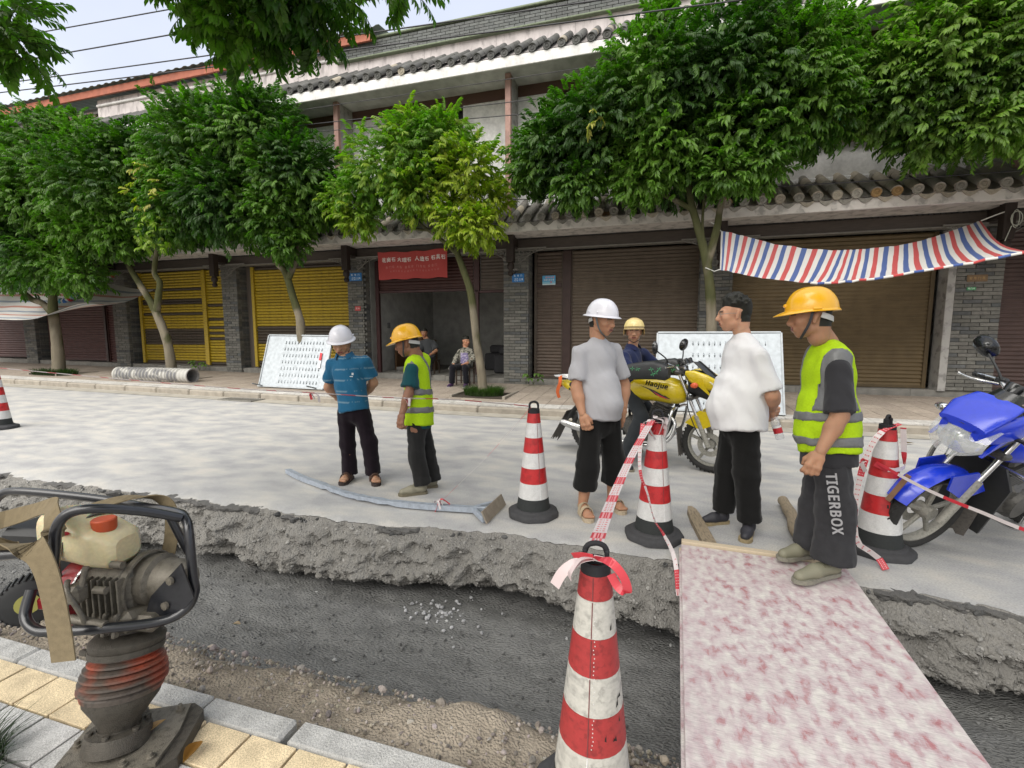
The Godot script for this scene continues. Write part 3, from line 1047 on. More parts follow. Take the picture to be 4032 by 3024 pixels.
func add_mesh(mb: MB, m: ArrayMesh, t: Transform3D, c: Color) -> void:
	var a := m.surface_get_arrays(0)
	var vs: PackedVector3Array = t * (a[Mesh.ARRAY_VERTEX] as PackedVector3Array)
	var ns: PackedVector3Array = Transform3D(t.basis, Vector3()) * (a[Mesh.ARRAY_NORMAL] as PackedVector3Array)
	var cs: PackedColorArray = a[Mesh.ARRAY_COLOR].duplicate()
	cs.fill(c)
	mb.v.append_array(vs); mb.n.append_array(ns); mb.c.append_array(cs); mb.uv.append_array(a[Mesh.ARRAY_TEX_UV])

var TILES := []
func lower_roof(b: Node3D) -> void:
	TILES = tile_meshes()
	var d := MB.new()
	d.flat4(Vector3(-16.6, 3.86, -9.9), Vector3(9.5, 3.86, -9.9), Vector3(9.5, 4.4, -10.84), Vector3(-16.6, 4.4, -10.84))
	var ridge := MB.new()
	ridge.box(Vector3(-3.5, 4.47, -10.82), Vector3(26, 0.1, 0.06), 0.02)
	var roof := put("lower_roof", d, M["mortar"], b, true)
	ridge.col = Color(0.3, 0.29, 0.27)
	put("ridge_course", ridge, M["roof tile"], b, true)
	var j := MB.new()
	lay_tiles(roof, j, -1.5, 9.3, 3.88, -9.86, 4.42, -10.8, Color(0.36, 0.34, 0.295), 0.4, true)
	lay_tiles(roof, j, -16.8, -1.5, 3.88, -9.86, 4.42, -10.8, Color(0.25, 0.24, 0.215), 0.15, false)
	stuff(put("tile_courses", j, M["roof tile"], b, true))

func upper_roof(b: Node3D) -> void:
	var d := MB.new()
	d.flat4(Vector3(-16.4, 7.22, -9.85), Vector3(10, 7.22, -9.85), Vector3(10, 7.9, -10.8), Vector3(-16.4, 7.9, -10.8))
	put("upper_roof", d, M["mortar"], b, true)
	var j := MB.new()
	lay_tiles(b, j, -16.4, 10.0, 7.24, -9.84, 7.9, -10.78, Color(0.125, 0.125, 0.118), 0.03, false)
	stuff(put("upper_tile_courses", j, M["roof tile"], b, true))

func parapet(b: Node3D) -> void:
	var j := MB.new()
	for r in 5:
		var y := 8.335 + r * 0.066
		var n := 76
		for i in n:
			j.col = Color(0.16, 0.17, 0.165) * rf(0.8, 1.2)
			var x := -7.65 + i * 0.24 + (0.12 if r % 2 else 0.0)
			j.box(Vector3(x + 0.12, y, -10.76), Vector3(0.23, 0.058, 0.1), 0.003)
	var core := MB.new()
	core.box(Vector3(1.2, 8.47, -10.86), Vector3(17.9, 0.38, 0.12))
	put("parapet", core, M["joint"], b, true)
	stuff(put("parapet_bricks", j, M["brick"], b, true))
	var c := MB.new()
	c.box(Vector3(1.2, 8.685, -10.8), Vector3(18.1, 0.05, 0.26), 0.012)
	put("parapet_cap", c, mat("mossy cap", lc(0.21, 0.25, 0.17), 0.95, {tex = T.blotch, scale = 1.0}), b, true)
	var k := MB.new()
	k.box(Vector3(1.2, 8.285, -10.76), Vector3(18.0, 0.04, 0.14), 0.01)
	put("parapet_ledge", k, M["mossy cap"], b, true)

func corrugated(mb: MB, x0: float, x1: float, y0: float, y1: float, z: float, pitch: float, deep: float) -> void:
	var p := PackedVector3Array()
	var n := int((y1 - y0) / pitch) * 4 + 1
	for j in n:
		var y := y0 + (y1 - y0) * j / (n - 1)
		var k := j % 4
		var dz: float = [0.0, 0.75, 1.0, 0.6][k] * deep
		for x in [x0, x1]:
			p.append(Vector3(x, y, z + dz))
	mb.grid(p, 2, n)

func shutters(b: Node3D) -> void:
	var zs := -11.2
	# right: brown shutters between the pillars
	var sets := [
		[-2.65, -2.02, 0.50, 3.43, Color(0.115, 0.085, 0.066)], [-1.79, 1.04, 0.50, 3.43, Color(0.135, 0.104, 0.078)],
		[1.72, 5.28, 0.5, 3.43, Color(0.165, 0.118, 0.06)], [6.28, 9.9, 0.5, 3.43, Color(0.10, 0.065, 0.055)],
		[-15.84 - 4.4, -17.5, 0.62, 3.43, Color(0.10, 0.045, 0.04)], [-17.35, -16.7, 0.62, 3.43, Color(0.10, 0.045, 0.04)], [-26, -21.2, 0.65, 3.43, Color(0.10, 0.045, 0.04)]]
	for s in sets:
		var g := MB.new()
		g.col = s[4]
		corrugated(g, s[0], s[1], step_y(s[0]) + 0.02, s[3], zs, 0.08, 0.036)
		var o := put("roller_shutter", g, M["shutter"], b, true)
		var r := MB.new()
		r.col = s[4] * 0.75
		var y := step_y(s[0])
		r.box(Vector3((s[0] + s[1]) / 2, y + 0.035, zs + 0.02), Vector3(s[1] - s[0], 0.06, 0.04), 0.004)
		r.box(Vector3(s[0] - 0.02, (y + 3.43) / 2, zs + 0.02), Vector3(0.07, 3.43 - y, 0.07), 0.004)
		r.box(Vector3(s[1] + 0.02, (y + 3.43) / 2, zs + 0.02), Vector3(0.07, 3.43 - y, 0.07), 0.004)
		for q in r.v.size(): r.v[q] -= b.position
		put("shutter_frame", r, M["shutter"], o)
	var post := MB.new()
	post.col = Color(0.055, 0.032, 0.028)
	post.box(Vector3(-1.9, 1.92, zs + 0.05), Vector3(0.2, 3.02, 0.1), 0.008)
	post.box(Vector3(-2.34, 2.63, zs + 0.03), Vector3(0.62, 0.09, 0.07), 0.006)
	post.box(Vector3(-17.42, 2.0, zs + 0.05), Vector3(0.1, 2.9, 0.1), 0.008)
	put("shutter_post", post, M["shutter"], b, true)
	# yellow shutters, each slat by itself
	var yl := Color(0.46, 0.325, 0.02)
	var dk := Color(0.075, 0.058, 0.042)
	for d in [[-15.75, -13.2, [0, 7, 8, 9, 10, 11, 12, 18, 22, 23, 27]], [-13.05, -12.14, [0, 9, 11, 13, 16, 21]], [-11.2, -7.84, [0, 1, 8, 9, 10, 11, 12, 13, 33]]]:
		var y := step_y(d[0]) + 0.03
		var fr := MB.new()
		fr.col = yl
		fr.box(Vector3(d[0] - 0.03, (y + 3.42) / 2, zs + 0.03), Vector3(0.1, 3.42 - y, 0.1), 0.008)
		if d[1] < -8: fr.box(Vector3(d[1] + 0.03, (y + 3.42) / 2, zs + 0.02), Vector3(0.07, 3.42 - y, 0.08), 0.008)
		var o := put("yellow_shutter", fr, M["painted slat"], b, true)
		var n := 34
		var p := (3.42 - y) / n
		for i in n:
			var g := MB.new()
			g.col = (dk if i in d[2] else yl) * rf(0.85, 1.12)
			var w: float = d[1] - d[0]
			var yy := y + i * p
			var pr := []
			for k in 6:
				pr.append(Vector2(0.004 + 0.024 * sin(PI * k / 5.0), 0.006 + (p - 0.012) * k / 5.0))
			pr.append(Vector2(-0.004, p - 0.006)); pr.append(Vector2(-0.004, 0.006))
			g.prism(pr, w - 0.02, Transform3D(Basis(Vector3(0, 0, 1), Vector3(0, 1, 0), Vector3(1, 0, 0)), Vector3(d[0] + 0.01, yy, zs)))
			for q in g.v.size(): g.v[q] -= b.position
			put("slat", g, M["painted slat"], o)
	# back board behind the slats
	var bk := MB.new()
	bk.box(Vector3(-11.8, 1.9, zs - 0.06), Vector3(7.9, 3.2, 0.05))
	put("shutter_backing", bk, M["black void"], b, true)

func shop_room(b: Node3D) -> void:
	var y := step_y(-5.0)
	var r := MB.new()
	r.box(Vector3(-7.32, 2.1, -13.1), Vector3(0.1, 3.6, 3.9))
	r.box(Vector3(-3.36, 2.1, -13.1), Vector3(0.1, 3.6, 3.9))
	r.box(Vector3(-5.34, 2.1, -15.0), Vector3(3.86, 3.6, 0.1))
	put("room_walls", r, mat("room wall", lc(0.42, 0.42, 0.40), 0.9, {tex = T.blotch, scale = 0.4}), b, true)
	var c := MB.new()
	c.col = Color(0.07, 0.028, 0.026)
	corrugated(c, -7.1, -4.3, 2.62, 3.43, -11.2, 0.075, 0.022)
	var o := put("roller_shutter", c, M["shutter"], b, true)
	var c2 := MB.new()
	c2.col = Color(0.10, 0.075, 0.06)
	corrugated(c2, -4.1, -3.43, 2.55, 3.43, -11.2, 0.075, 0.022)
	put("roller_shutter", c2, M["shutter"], b, true)
	var f := MB.new()
	f.col = Color(0.06, 0.025, 0.024)
	f.box(Vector3(-5.7, 2.59, -11.18), Vector3(2.8, 0.06, 0.06), 0.006)
	f.box(Vector3(-4.2, 2.98, -11.17), Vector3(0.14, 0.9, 0.09), 0.006)
	f.box(Vector3(-4.2, 1.5, -11.17), Vector3(0.1, 2.15, 0.09), 0.006)
	f.box(Vector3(-3.78, 2.53, -11.18), Vector3(0.72, 0.06, 0.06), 0.006)
	f.box(Vector3(-7.06, 1.9, -11.17), Vector3(0.1, 3.0, 0.1), 0.006)
	put("shutter_post", f, M["shutter"], b, true)

func left_part(b: Node3D) -> void:
	# beyond the first pillar: bare brick top, plain ledge, red steel canopy over all
	var w := MB.new()
	w.box(Vector3(-24.4, 5.8, -11.05), Vector3(15.9, 3.8, 0.3))
	put("upper_wall_left", w, M["plaster"], b, true)
	var ld := MB.new()
	ld.box(Vector3(-24.4, 3.8, -10.5), Vector3(15.9, 0.22, 0.9), 0.01)
	put("plain_ledge", ld, M["fascia"], b, true)
	var pk := MB.new()
	pk.box(Vector3(-24.4, 4.1, -10.85), Vector3(15.9, 0.38, 0.12))
	put("pink_band", pk, M["pink post"], b, true)
	var br := MB.new()
	for r in 9:
		for i in 46:
			br.col = Color(0.28, 0.19, 0.14) * rf(0.6, 1.2) if rng.randf() < 0.5 else Color(0.22, 0.21, 0.19) * rf(0.7, 1.1)
			br.box(Vector3(-16.6 - i * 0.25 - (0.12 if r % 2 else 0.0), 7.6 + r * 0.085, -10.96 + rf(-0.01, 0.01)), Vector3(0.24, 0.072, 0.2), 0.005)
	var bk := MB.new()
	bk.box(Vector3(-22.4, 8.0, -11.05), Vector3(11.9, 0.9, 0.2))
	put("brick_top", bk, M["joint"], b, true)
	stuff(put("rough_bricks", br, M["brick"], b, true))
	# stretch of white band left of the parapet
	var mo := MB.new()
	mo.box(Vector3(-12.05, 8.4, -10.9), Vector3(8.7, 0.07, 0.3), 0.015)
	put("moulding", mo, M["plaster"], b, true)
	var dk := MB.new()
	dk.box(Vector3(-14, 8.5, -12.2), Vector3(15, 0.4, 0.1))
	put("loft_wall", dk, M["black void"], b, true)
	var fa := MB.new()
	for s in [[-6.6, -8.6], [-8.6, -11.6], [-11.6, -16.2], [-16.1, -19.6], [-19.6, -27]]:
		fa.box(Vector3((s[0] + s[1]) / 2, 8.66 + rf(-0.02, 0.02), -10.62 + rf(-0.008, 0.008)), Vector3(s[0] - s[1] - 0.01, 0.2, 0.06), 0.006)
	put("red_fascia", fa, M["red steel"], b, true)
	var sr := MB.new()
	var p := PackedVector3Array()
	var n := 20 * 14
	for j in 2:
		for i in n:
			p.append(Vector3(-6.4 - i * 0.0757, 8.81 + 0.35 * j + 0.022 * sin(i * PI / 2.0 + 0.7), -10.5 - 2.2 * j))
	sr.shell(p, n, 2, 0.006, Vector3.UP)
	put("corrugated_roof", sr, M["sheet roof"], b, true)
	# a taller shed roof far back on the left
	var sh := thing("shed_roof", "dark sheet-metal shed roof beyond the left end of the row", "roof", Vector3(-29, 9, -16))
	var g := MB.new()
	g.flat4(Vector3(-36, 10.9, -16), Vector3(-23.2, 9.75, -15.2), Vector3(-23.2, 9.95, -20), Vector3(-36, 11.2, -20))
	g.flat4(Vector3(-36, 10.75, -16), Vector3(-23.2, 9.62, -15.2), Vector3(-23.2, 9.82, -20), Vector3(-36, 11.05, -20))
	g.flat4(Vector3(-36, 10.9, -16), Vector3(-23.2, 9.75, -15.2), Vector3(-23.2, 9.62, -15.2), Vector3(-36, 10.75, -16))
	g.flat4(Vector3(-23.2, 9.75, -15.2), Vector3(-23.2, 9.95, -20), Vector3(-23.2, 9.82, -20), Vector3(-23.2, 9.62, -15.2))
	put("roof_sheet", g, M["old sheet"], sh, true)
	var pw := MB.new()
	pw.box(Vector3(-30, 5, -17.8), Vector3(12, 10, 3))
	put("shed_wall", pw, M["grey render"], sh, true)

# ---------------------------------------------------------------- street trees
func leaf(mb: MB, at: Vector3, d: Vector3, up: Vector3, l: float, w: float) -> void:
	var x := d.cross(up).normalized()
	var nn := x.cross(d).normalized()
	var a := at
	var m1 := at + d * l * 0.4 - nn * w * 0.10
	var m2 := at + d * l * 0.75 - nn * w * 0.30
	var t := at + d * l - nn * w * 0.75
	var l1 := m1 + x * w * 0.5 + nn * w * 0.16
	var r1 := m1 - x * w * 0.5 + nn * w * 0.16
	var l2 := m2 + x * w * 0.34 + nn * w * 0.1
	var r2 := m2 - x * w * 0.34 + nn * w * 0.1
	for f in [[a, l1, m1], [a, m1, r1], [l1, l2, m2], [l1, m2, m1], [m1, m2, r2], [m1, r2, r1], [l2, t, m2], [m2, t, r2]]:
		mb.flat(f[0], f[1], f[2], nn)

# a twig of drooping leaves, base at the origin, growing along -z and down
func sprig(seed_: int, count: int, stem: float, l: float, w: float) -> ArrayMesh:
	var r := RandomNumberGenerator.new()
	r.seed = seed_
	var mb := MB.new()
	var pts := []
	for i in 4:
		var t := i / 3.0
		pts.append(Vector3(0.01 * sin(t * 3.0), 0.03 * t - 0.05 * t * t, -stem * t))
	mb.col = Color(0.6, 0.45, 0.3)
	mb.tube(pts, [0.004, 0.0035, 0.003, 0.002], 3, false)
	for i in count:
		var t := 0.15 + 0.85 * i / (count - 1.0)
		var s := 1.0 if i % 2 else -1.0
		var at := Vector3(0, 0.03 * t - 0.05 * t * t, -stem * t)
		var side := s * (1.0 - 0.6 * t) * r.randf_range(0.6, 1.3)
		var d := Vector3(side, r.randf_range(-0.75, -0.15), -0.75 + r.randf_range(-0.2, 0.2)).normalized()
		var v := r.randf_range(0.75, 1.25)
		mb.col = Color(v, v, v)
		leaf(mb, at, d, Vector3(0.3 * s, 1, -0.3), l * r.randf_range(0.75, 1.15), w * r.randf_range(0.85, 1.15))
	return mb.mesh()

func tree(label: String, limbs: Array, blobs: Array, count: int, pal: Array, size := 1.0, extra := [], moss := true) -> Node3D:
	var base: Vector3 = limbs[0][0][0]
	var t := thing("street_tree", label, "tree", base, 0.0, "street trees")
	var tk := MB.new()
	for l in limbs:
		var pts := curve(l[0], 6)
		var rad := []
		for i in pts.size():
			var q := i / (pts.size() - 1.0)
			rad.append(lerpf(l[1], l[2], q) * (1.0 + 0.12 * noise(pts[i].x * 300.0, pts[i].y * 260.0, 40.0 + pts[i].z)) + (0.05 * l[1] / 0.1 * maxf(0.0, 1.0 - i / 2.0) if l == limbs[0] else 0.0))
		tk.tube(pts, rad, 10)
	for i in tk.v.size():
		var p := tk.v[i]
		var k := smoothstep(-0.12, 0.25, noise(p.x * 160.0, p.y * 120.0, p.z * 160.0) + (0.22 if moss and p.y > 2.0 else -0.3))
		tk.c[i] = Color(0.27, 0.235, 0.175).lerp(Color(0.075, 0.085, 0.03), k * 0.85) * (0.85 + 0.3 * noise(p.x * 900.0, p.y * 500.0, p.z * 900.0))
	put("trunk", tk, M["bark"], t, true)
	var wsum := 0.0
	for b in blobs: wsum += b[3] * b[3]
	var tr := []
	var cs := []
	for b in blobs:
		var n := int(1.5 * count * b[3] * b[3] / wsum)
		for i in n:
			var d := Vector3(rng.randfn(), rng.randfn(), rng.randfn()).normalized()
			var rr: float = b[3] * pow(rng.randf(), 0.42) * (1.0 + 0.25 * noise(d.x * 160.0 + b[0] * 70.0, d.y * 160.0, d.z * 160.0 + b[1] * 50.0))
			if rng.randf() < 0.03: rr *= 1.15
			var p := Vector3(b[0], b[1], b[2]) + d * rr * Vector3(1, 0.92, 1)
			var o := (d + Vector3(rng.randfn(), rng.randfn() * 0.7 - 0.25, rng.randfn()) * 0.55).normalized()
			if noise(p.x * 75.0, p.y * 75.0, p.z * 75.0 + 900.0) > 0.22 and rng.randf() < 0.6: continue
			var bs := Basis.looking_at(o, Vector3.UP if absf(o.y) < 0.95 else Vector3.RIGHT) * Basis(Vector3(0, 0, 1), rf(-0.7, 0.7))
			tr.append(Transform3D(bs * Basis.from_scale(Vector3.ONE * rf(0.75, 1.2) * size), p))
			var k := clampf(0.5 + 1.3 * noise(p.x * 45.0, p.y * 45.0, p.z * 45.0 + 300.0) + rng.randfn() * 0.25, 0.0, 1.0)
			cs.append((pal[0] as Color).lerp(pal[1], k))
	for e in extra:
		for i in e[4]:
			tr.append(Transform3D(Basis.from_euler(Vector3(rf(-0.8, 0.2), rf(0, TAU), rf(-0.5, 0.5))) * Basis.from_scale(Vector3.ONE * rf(0.8, 1.1)), Vector3(e[0], e[1], e[2]) + Vector3(rf(-1, 1), rf(-1, 1), rf(-0.5, 0.5)) * e[3]))
			cs.append((e[5] as Color) * rf(0.85, 1.15))
	var half := tr.size() / 2
	for s in 2:
		var where := tr.slice(s * half, (s + 1) * half)
		for i in where.size(): where[i].origin -= base
		stuff(scatter("crown", SPRIGS[s], M["leaf"], where, cs.slice(s * half, (s + 1) * half), t))
	return t

var SPRIGS := []
func grass_tuft(label: String, at: Vector3, rx: float, rz: float, h: float, n: int, k: Color, lean := 1.0) -> void:
	var mb := MB.new()
	for i in n:
		var a := rf(0, TAU)
		var r := sqrt(rng.randf())
		var p := at + Vector3(cos(a) * r * rx, 0, sin(a) * r * rz)
		var o := Vector3(cos(a), 0, sin(a)) * rf(0.1, 0.9) * lean + Vector3(rng.randfn(), 0, rng.randfn()) * 0.35
		var l := h * rf(0.6, 1.2)
		var w := 0.0028 + 0.012 * h
		var x := Vector3(-o.z, 0, o.x).normalized() * w
		mb.col = k * rf(0.6, 1.4)
		var prev := p
		for s in 3:
			var t := (s + 1) / 3.0
			var q := p + Vector3(0, l * (t - 0.35 * t * t), 0) + o * l * t * t * 0.8
			var w0 := 1.0 - s / 3.0
			var w1 := 1.0 - (s + 1) / 3.0
			mb.flat(prev - x * w0, prev + x * w0, q + x * w1, Vector3.UP)
			if w1 > 0.0: mb.flat(prev - x * w0, q + x * w1, q - x * w1, Vector3.UP)
			prev = q
	var o := thing("grass_clump", label, "grass", at)
	stuff(put("blades", mb, M["leaf"], o, true))

func weed(label: String, at: Vector3, h: float, n: int) -> void:
	var o := thing("weed", label, "plant", at, 0.0)
	var st := MB.new()
	st.col = Color(0.12, 0.16, 0.05)
	var lf := MB.new()
	for i in n:
		var a := TAU * i / n * 1.7
		var top := Vector3(cos(a) * h * rf(0.3, 0.7), h * rf(0.35, 1.0), sin(a) * h * 0.35 + 0.05)
		st.tube(curve([Vector3(0, 0, 0), top * Vector3(0.4, 0.6, 0.4), top], 3), 0.004, 4)
		for k in 3:
			lf.col = Color(0.16, 0.27, 0.07) * rf(0.8, 1.3)
			var b := a + (k - 1) * 1.1
			leaf(lf, top, Vector3(cos(b), -0.15, sin(b) + 0.3).normalized(), Vector3.UP, h * 0.35, h * 0.24)
	put("stem", st, M["leaf"], o)
	put("leaves", lf, M["leaf"], o)

func trees() -> void:
	mat("bark", Color(1, 1, 1), 0.92, {tex = T.grain, scale = 5.0, bump = T.hgrain, depth = 0.6, vcol = true, spec = 0.2})
	mat("leaf", Color(1, 1, 1), 0.42, {vcol = true, back = Color(0.75, 1.0, 0.25), spec = 0.45})
	SPRIGS = [sprig(1, 13, 0.23, 0.095, 0.034), sprig(2, 11, 0.19, 0.10, 0.037)]
	var dark := Color(0.042, 0.105, 0.018)
	var mid := Color(0.15, 0.29, 0.035)
	var fresh := Color(0.25, 0.36, 0.04)
	var z := -9.1
	var yl := Color(0.55, 0.5, 0.12)
	tree("street tree at the far left with a limb reaching left over the striped awning", [
		[[Vector3(-16.3, 0.2, z), Vector3(-16.25, 1.2, z), Vector3(-16.28, 2.2, z), Vector3(-16.1, 3.05, z), Vector3(-15.6, 4.6, z)], 0.16, 0.06],
		[[Vector3(-16.25, 2.0, z), Vector3(-16.7, 2.35, z), Vector3(-17.3, 2.56, z), Vector3(-18.37, 3.46, z), Vector3(-19.3, 4.8, z)], 0.1, 0.05]],
		[[-17.42, 5.42, -9.1, 1.71], [-15.37, 6.1, -9.1, 1.37], [-15.26, 3.46, -8.7, 0.95], [-16.9, 3.2, -8.8, 0.6], [-19.95, 4.6, -9.1, 1.7], [-14.1, 3.0, -8.6, 0.5], [-16.44, 4.27, -8.8, 1.14]], 6500, [dark, mid], 1.05)
	tree("street tree with a forked leaning trunk in front of the first yellow shutter", [
		[[Vector3(-11.95, 0.2, z), Vector3(-12.0, 1.0, z), Vector3(-12.12, 1.5, z), Vector3(-12.45, 2.2, z), Vector3(-12.87, 2.8, z), Vector3(-13.23, 3.37, z), Vector3(-13.6, 4.6, z)], 0.125, 0.05],
		[[Vector3(-12.35, 2.0, z), Vector3(-12.2, 2.55, z), Vector3(-12.15, 2.8, z), Vector3(-12.3, 3.1, z), Vector3(-12.05, 3.9, z)], 0.085, 0.05]],
		[[-15.71, 5.27, -9.1, 1.55], [-13.44, 5.26, -8.9, 1.5], [-14.77, 6.6, -9.1, 0.74], [-12.67, 5.95, -9.1, 0.82], [-12.96, 4.1, -8.8, 0.75], [-11.93, 4.46, -8.9, 0.58], [-13.78, 4.2, -8.7, 0.83]], 6500, [dark, mid])
	tree("street tree with a round dark crown and a branch of yellow leaves", [
		[[Vector3(-7.72, 0.2, z), Vector3(-7.78, 1.0, z), Vector3(-7.84, 1.45, z), Vector3(-7.85, 1.8, z), Vector3(-8.02, 2.34, z), Vector3(-8.2, 2.9, z), Vector3(-8.5, 3.25, z), Vector3(-9.0, 4.4, z)], 0.12, 0.06],
		[[Vector3(-8.15, 2.7, z), Vector3(-7.93, 3.1, z), Vector3(-7.8, 3.6, z), Vector3(-7.7, 4.6, z)], 0.075, 0.04], [[Vector3(-8.8, 3.9, z), Vector3(-9.4, 4.3, z), Vector3(-10.3, 4.7, z)], 0.05, 0.02]],
		[[-10.27, 5.79, -9.1, 1.33], [-8.74, 5.93, -9.1, 1.12], [-7.76, 5.02, -9.1, 1], [-9.24, 4.5, -8.7, 1.05], [-10.6, 4.45, -8.8, 0.88], [-8.06, 4.1, -8.8, 0.72], [-11.25, 4.04, -8.7, 0.5], [-10.61, 6.7, -9.1, 0.45], [-8.75, 6.6, -9.1, 0.37], [-7.29, 4.48, -9.1, 0.57], [-10.59, 5.1, -8.5, 0.64], [-7.84, 3.5, -8.8, 0.4]], 8500, [dark, mid], 1.0,
		[[-10.9, 5.0, -7.9, 0.3, 11, yl], [-10.4, 4.6, -7.85, 0.3, 9, yl], [-11.2, 4.5, -7.9, 0.2, 5, yl], [-10.9, 3.8, -8.0, 0.4, 40, fresh]])
	tree("small yellow-green street tree with a thin crown beside the red banner", [
		[[Vector3(-3.3, 0.2, z), Vector3(-3.36, 0.8, z), Vector3(-3.44, 1.28, z), Vector3(-3.55, 2.24, z), Vector3(-3.73, 2.8, z), Vector3(-3.86, 3.19, z), Vector3(-3.8, 3.6, z), Vector3(-3.92, 4.2, z), Vector3(-3.95, 5.3, z)], 0.1, 0.035],
		[[Vector3(-3.84, 3.1, z), Vector3(-4.24, 3.44, z), Vector3(-4.7, 3.8, z), Vector3(-5.1, 4.4, z)], 0.05, 0.02], [[Vector3(-4.5, 3.62, z), Vector3(-5.0, 3.75, z), Vector3(-5.6, 4.3, z)], 0.03, 0.012], [[Vector3(-3.9, 4.0, z), Vector3(-3.5, 4.5, z), Vector3(-3.3, 5.0, z)], 0.03, 0.012]],
		[[-4.74, 5.2, -9.1, 0.82], [-4.11, 5.41, -9.1, 0.6], [-5.39, 4.83, -8.9, 0.82], [-3.61, 4.73, -9.1, 0.7], [-6.12, 4.3, -8.8, 0.54], [-4.6, 4.35, -8.8, 0.6], [-3.22, 4.1, -9.1, 0.45], [-5.85, 3.9, -8.7, 0.4], [-3.3, 3.55, -8.8, 0.42], [-3.74, 3.72, -8.8, 0.4], [-5.16, 5.5, -9.1, 0.39], [-4.41, 5.6, -9.1, 0.28]], 2500, [mid, Color(0.34, 0.42, 0.03)])
	tree("largest street tree with a broad glossy crown in front of the brown shutters", [
		[[Vector3(1.08, 0.2, z), Vector3(1.1, 1.1, z), Vector3(1.05, 2.1, z), Vector3(0.94, 2.8, z), Vector3(0.76, 3.44, z), Vector3(0.63, 3.93, z), Vector3(0.5, 5.2, z)], 0.105, 0.05],
		[[Vector3(0.97, 2.7, z), Vector3(1.1, 3.3, z), Vector3(1.17, 3.8, z), Vector3(1.45, 4.8, z)], 0.075, 0.04], [[Vector3(0.7, 3.65, z), Vector3(0.24, 3.93, z), Vector3(-0.1, 4.0, z), Vector3(-0.9, 4.6, z)], 0.05, 0.02], [[Vector3(0.9, 2.95, z + 0.05), Vector3(0.86, 3.5, z), Vector3(0.9, 4.4, z)], 0.03, 0.02]],
		[[0.02, 5.72, -9.1, 1.15], [1.07, 5.95, -9.1, 1.03], [2.07, 5.66, -9.1, 1], [-0.94, 5.21, -9.1, 1.03], [-1.81, 4.89, -9.1, 0.79], [0.13, 4.75, -9.1, 0.95], [1.42, 4.85, -9.1, 0.9], [2.45, 5.1, -9.1, 0.7], [-0.01, 6.8, -9.1, 0.37], [1.61, 6.5, -9.1, 0.5], [2.57, 6.1, -9.1, 0.52], [-1.29, 4.15, -8.7, 0.4], [-0.24, 4.1, -8.7, 0.4], [1.66, 4.2, -8.7, 0.36], [-2.26, 4.6, -9.1, 0.4], [1.09, 4.1, -8.6, 0.32]], 9000, [dark, mid], 1.0, [[-0.9, 4.95, -8.0, 0.15, 5, yl]])
	tree("street tree at the right edge whose light green crown overhangs the tarpaulin", [
		[[Vector3(6.6, 0.2, z), Vector3(6.5, 2.0, z), Vector3(6.3, 3.2, z), Vector3(5.5, 4.2, z), Vector3(4.6, 4.89, z)], 0.12, 0.04], [[Vector3(6.35, 3.0, z), Vector3(6.6, 4.0, z), Vector3(6.5, 5.5, z)], 0.08, 0.04]],
		[[4.27, 5.6, -9.1, 0.85], [4.87, 5.18, -9.1, 0.9], [3.72, 5.07, -9.1, 0.55], [4.6, 4.5, -8.8, 0.38], [4.06, 4.6, -9.1, 0.43], [5.26, 5.63, -9.1, 1.02], [3.56, 5.64, -9.1, 0.4], [5.2, 4.3, -8.7, 0.33], [4.28, 6.19, -9.1, 0.77], [6.6, 5.2, -9.1, 1.3], [7.6, 5.0, -9.1, 1.1]], 6000, [Color(0.06, 0.13, 0.022), Color(0.19, 0.32, 0.045)], 1.1)
	# the trees of the near pavement: their crowns hang over the camera
	tree("near street tree whose drooping dark leaves hang into the top of the view", [
		[[Vector3(-2.9, -0.02, 0.1), Vector3(-2.85, 1.5, 0.1), Vector3(-2.9, 2.7, 0.0), Vector3(-3.0, 3.6, -0.8), Vector3(-3.2, 4.5, -2.0), Vector3(-3.1, 4.6, -3.3)], 0.11, 0.03], [[Vector3(-2.9, 2.7, 0.0), Vector3(-2.4, 3.8, 0.3), Vector3(-2.2, 4.8, 0.2)], 0.08, 0.04], [[Vector3(-3.0, 3.5, -0.7), Vector3(-4.0, 4.2, -1.6), Vector3(-5.1, 4.1, -2.6)], 0.05, 0.02]],
		[[-3.15, 4.42, -3.38, 0.6], [-3.62, 4.2, -3.22, 0.23], [-2.82, 4.15, -3.45, 0.28], [-3.36, 3.95, -3.26, 0.21], [-3.19, 3.87, -3.3, 0.15], [-2.56, 4.24, -3.53, 0.19], [-1.98, 4.3, -3.71, 0.13], [-3.99, 4.25, -3.11, 0.11], [-3.0, 4.02, -3.38, 0.2], [-3.44, 4.1, -3.26, 0.25], [-5.33, 4.0, -2.69, 0.28], [-4.95, 3.76, -2.79, 0.15], [-5.15, 4.12, -2.76, 0.2], [-5.1, 3.78, -2.74, 0.13],
		[-3.0, 5.3, -2.2, 1.1], [-2.6, 5.0, -0.8, 1.3], [-4.2, 5.0, -1.2, 1.1], [-1.6, 5.0, -1.6, 0.9], [-2.2, 5.2, 0.6, 1.3], [-4.6, 5.2, -2.4, 0.7]], 5200, [dark, mid], 0.95, [], false)
	tree("near street tree behind the photographer to the right", [
		[[Vector3(2.3, -0.02, 0.5), Vector3(2.3, 2.0, 0.5), Vector3(2.2, 3.2, 0.4), Vector3(2.0, 5.0, 0.0)], 0.11, 0.05]],
		[[1.8, 5.0, -0.4, 1.4], [3.0, 4.9, 0.0, 1.2], [0.8, 5.3, -0.2, 1.1], [2.2, 5.2, 1.2, 1.3]], 2800, [dark, mid], 1.0, [], false)
	grass_tuft("tuft of dark grass round the foot of the yellow-green tree", Vector3(-3.3, pave_y(-3.3, -9.2) + 0.01, -9.15), 0.42, 0.32, 0.27, 2200, Color(0.075, 0.125, 0.04))
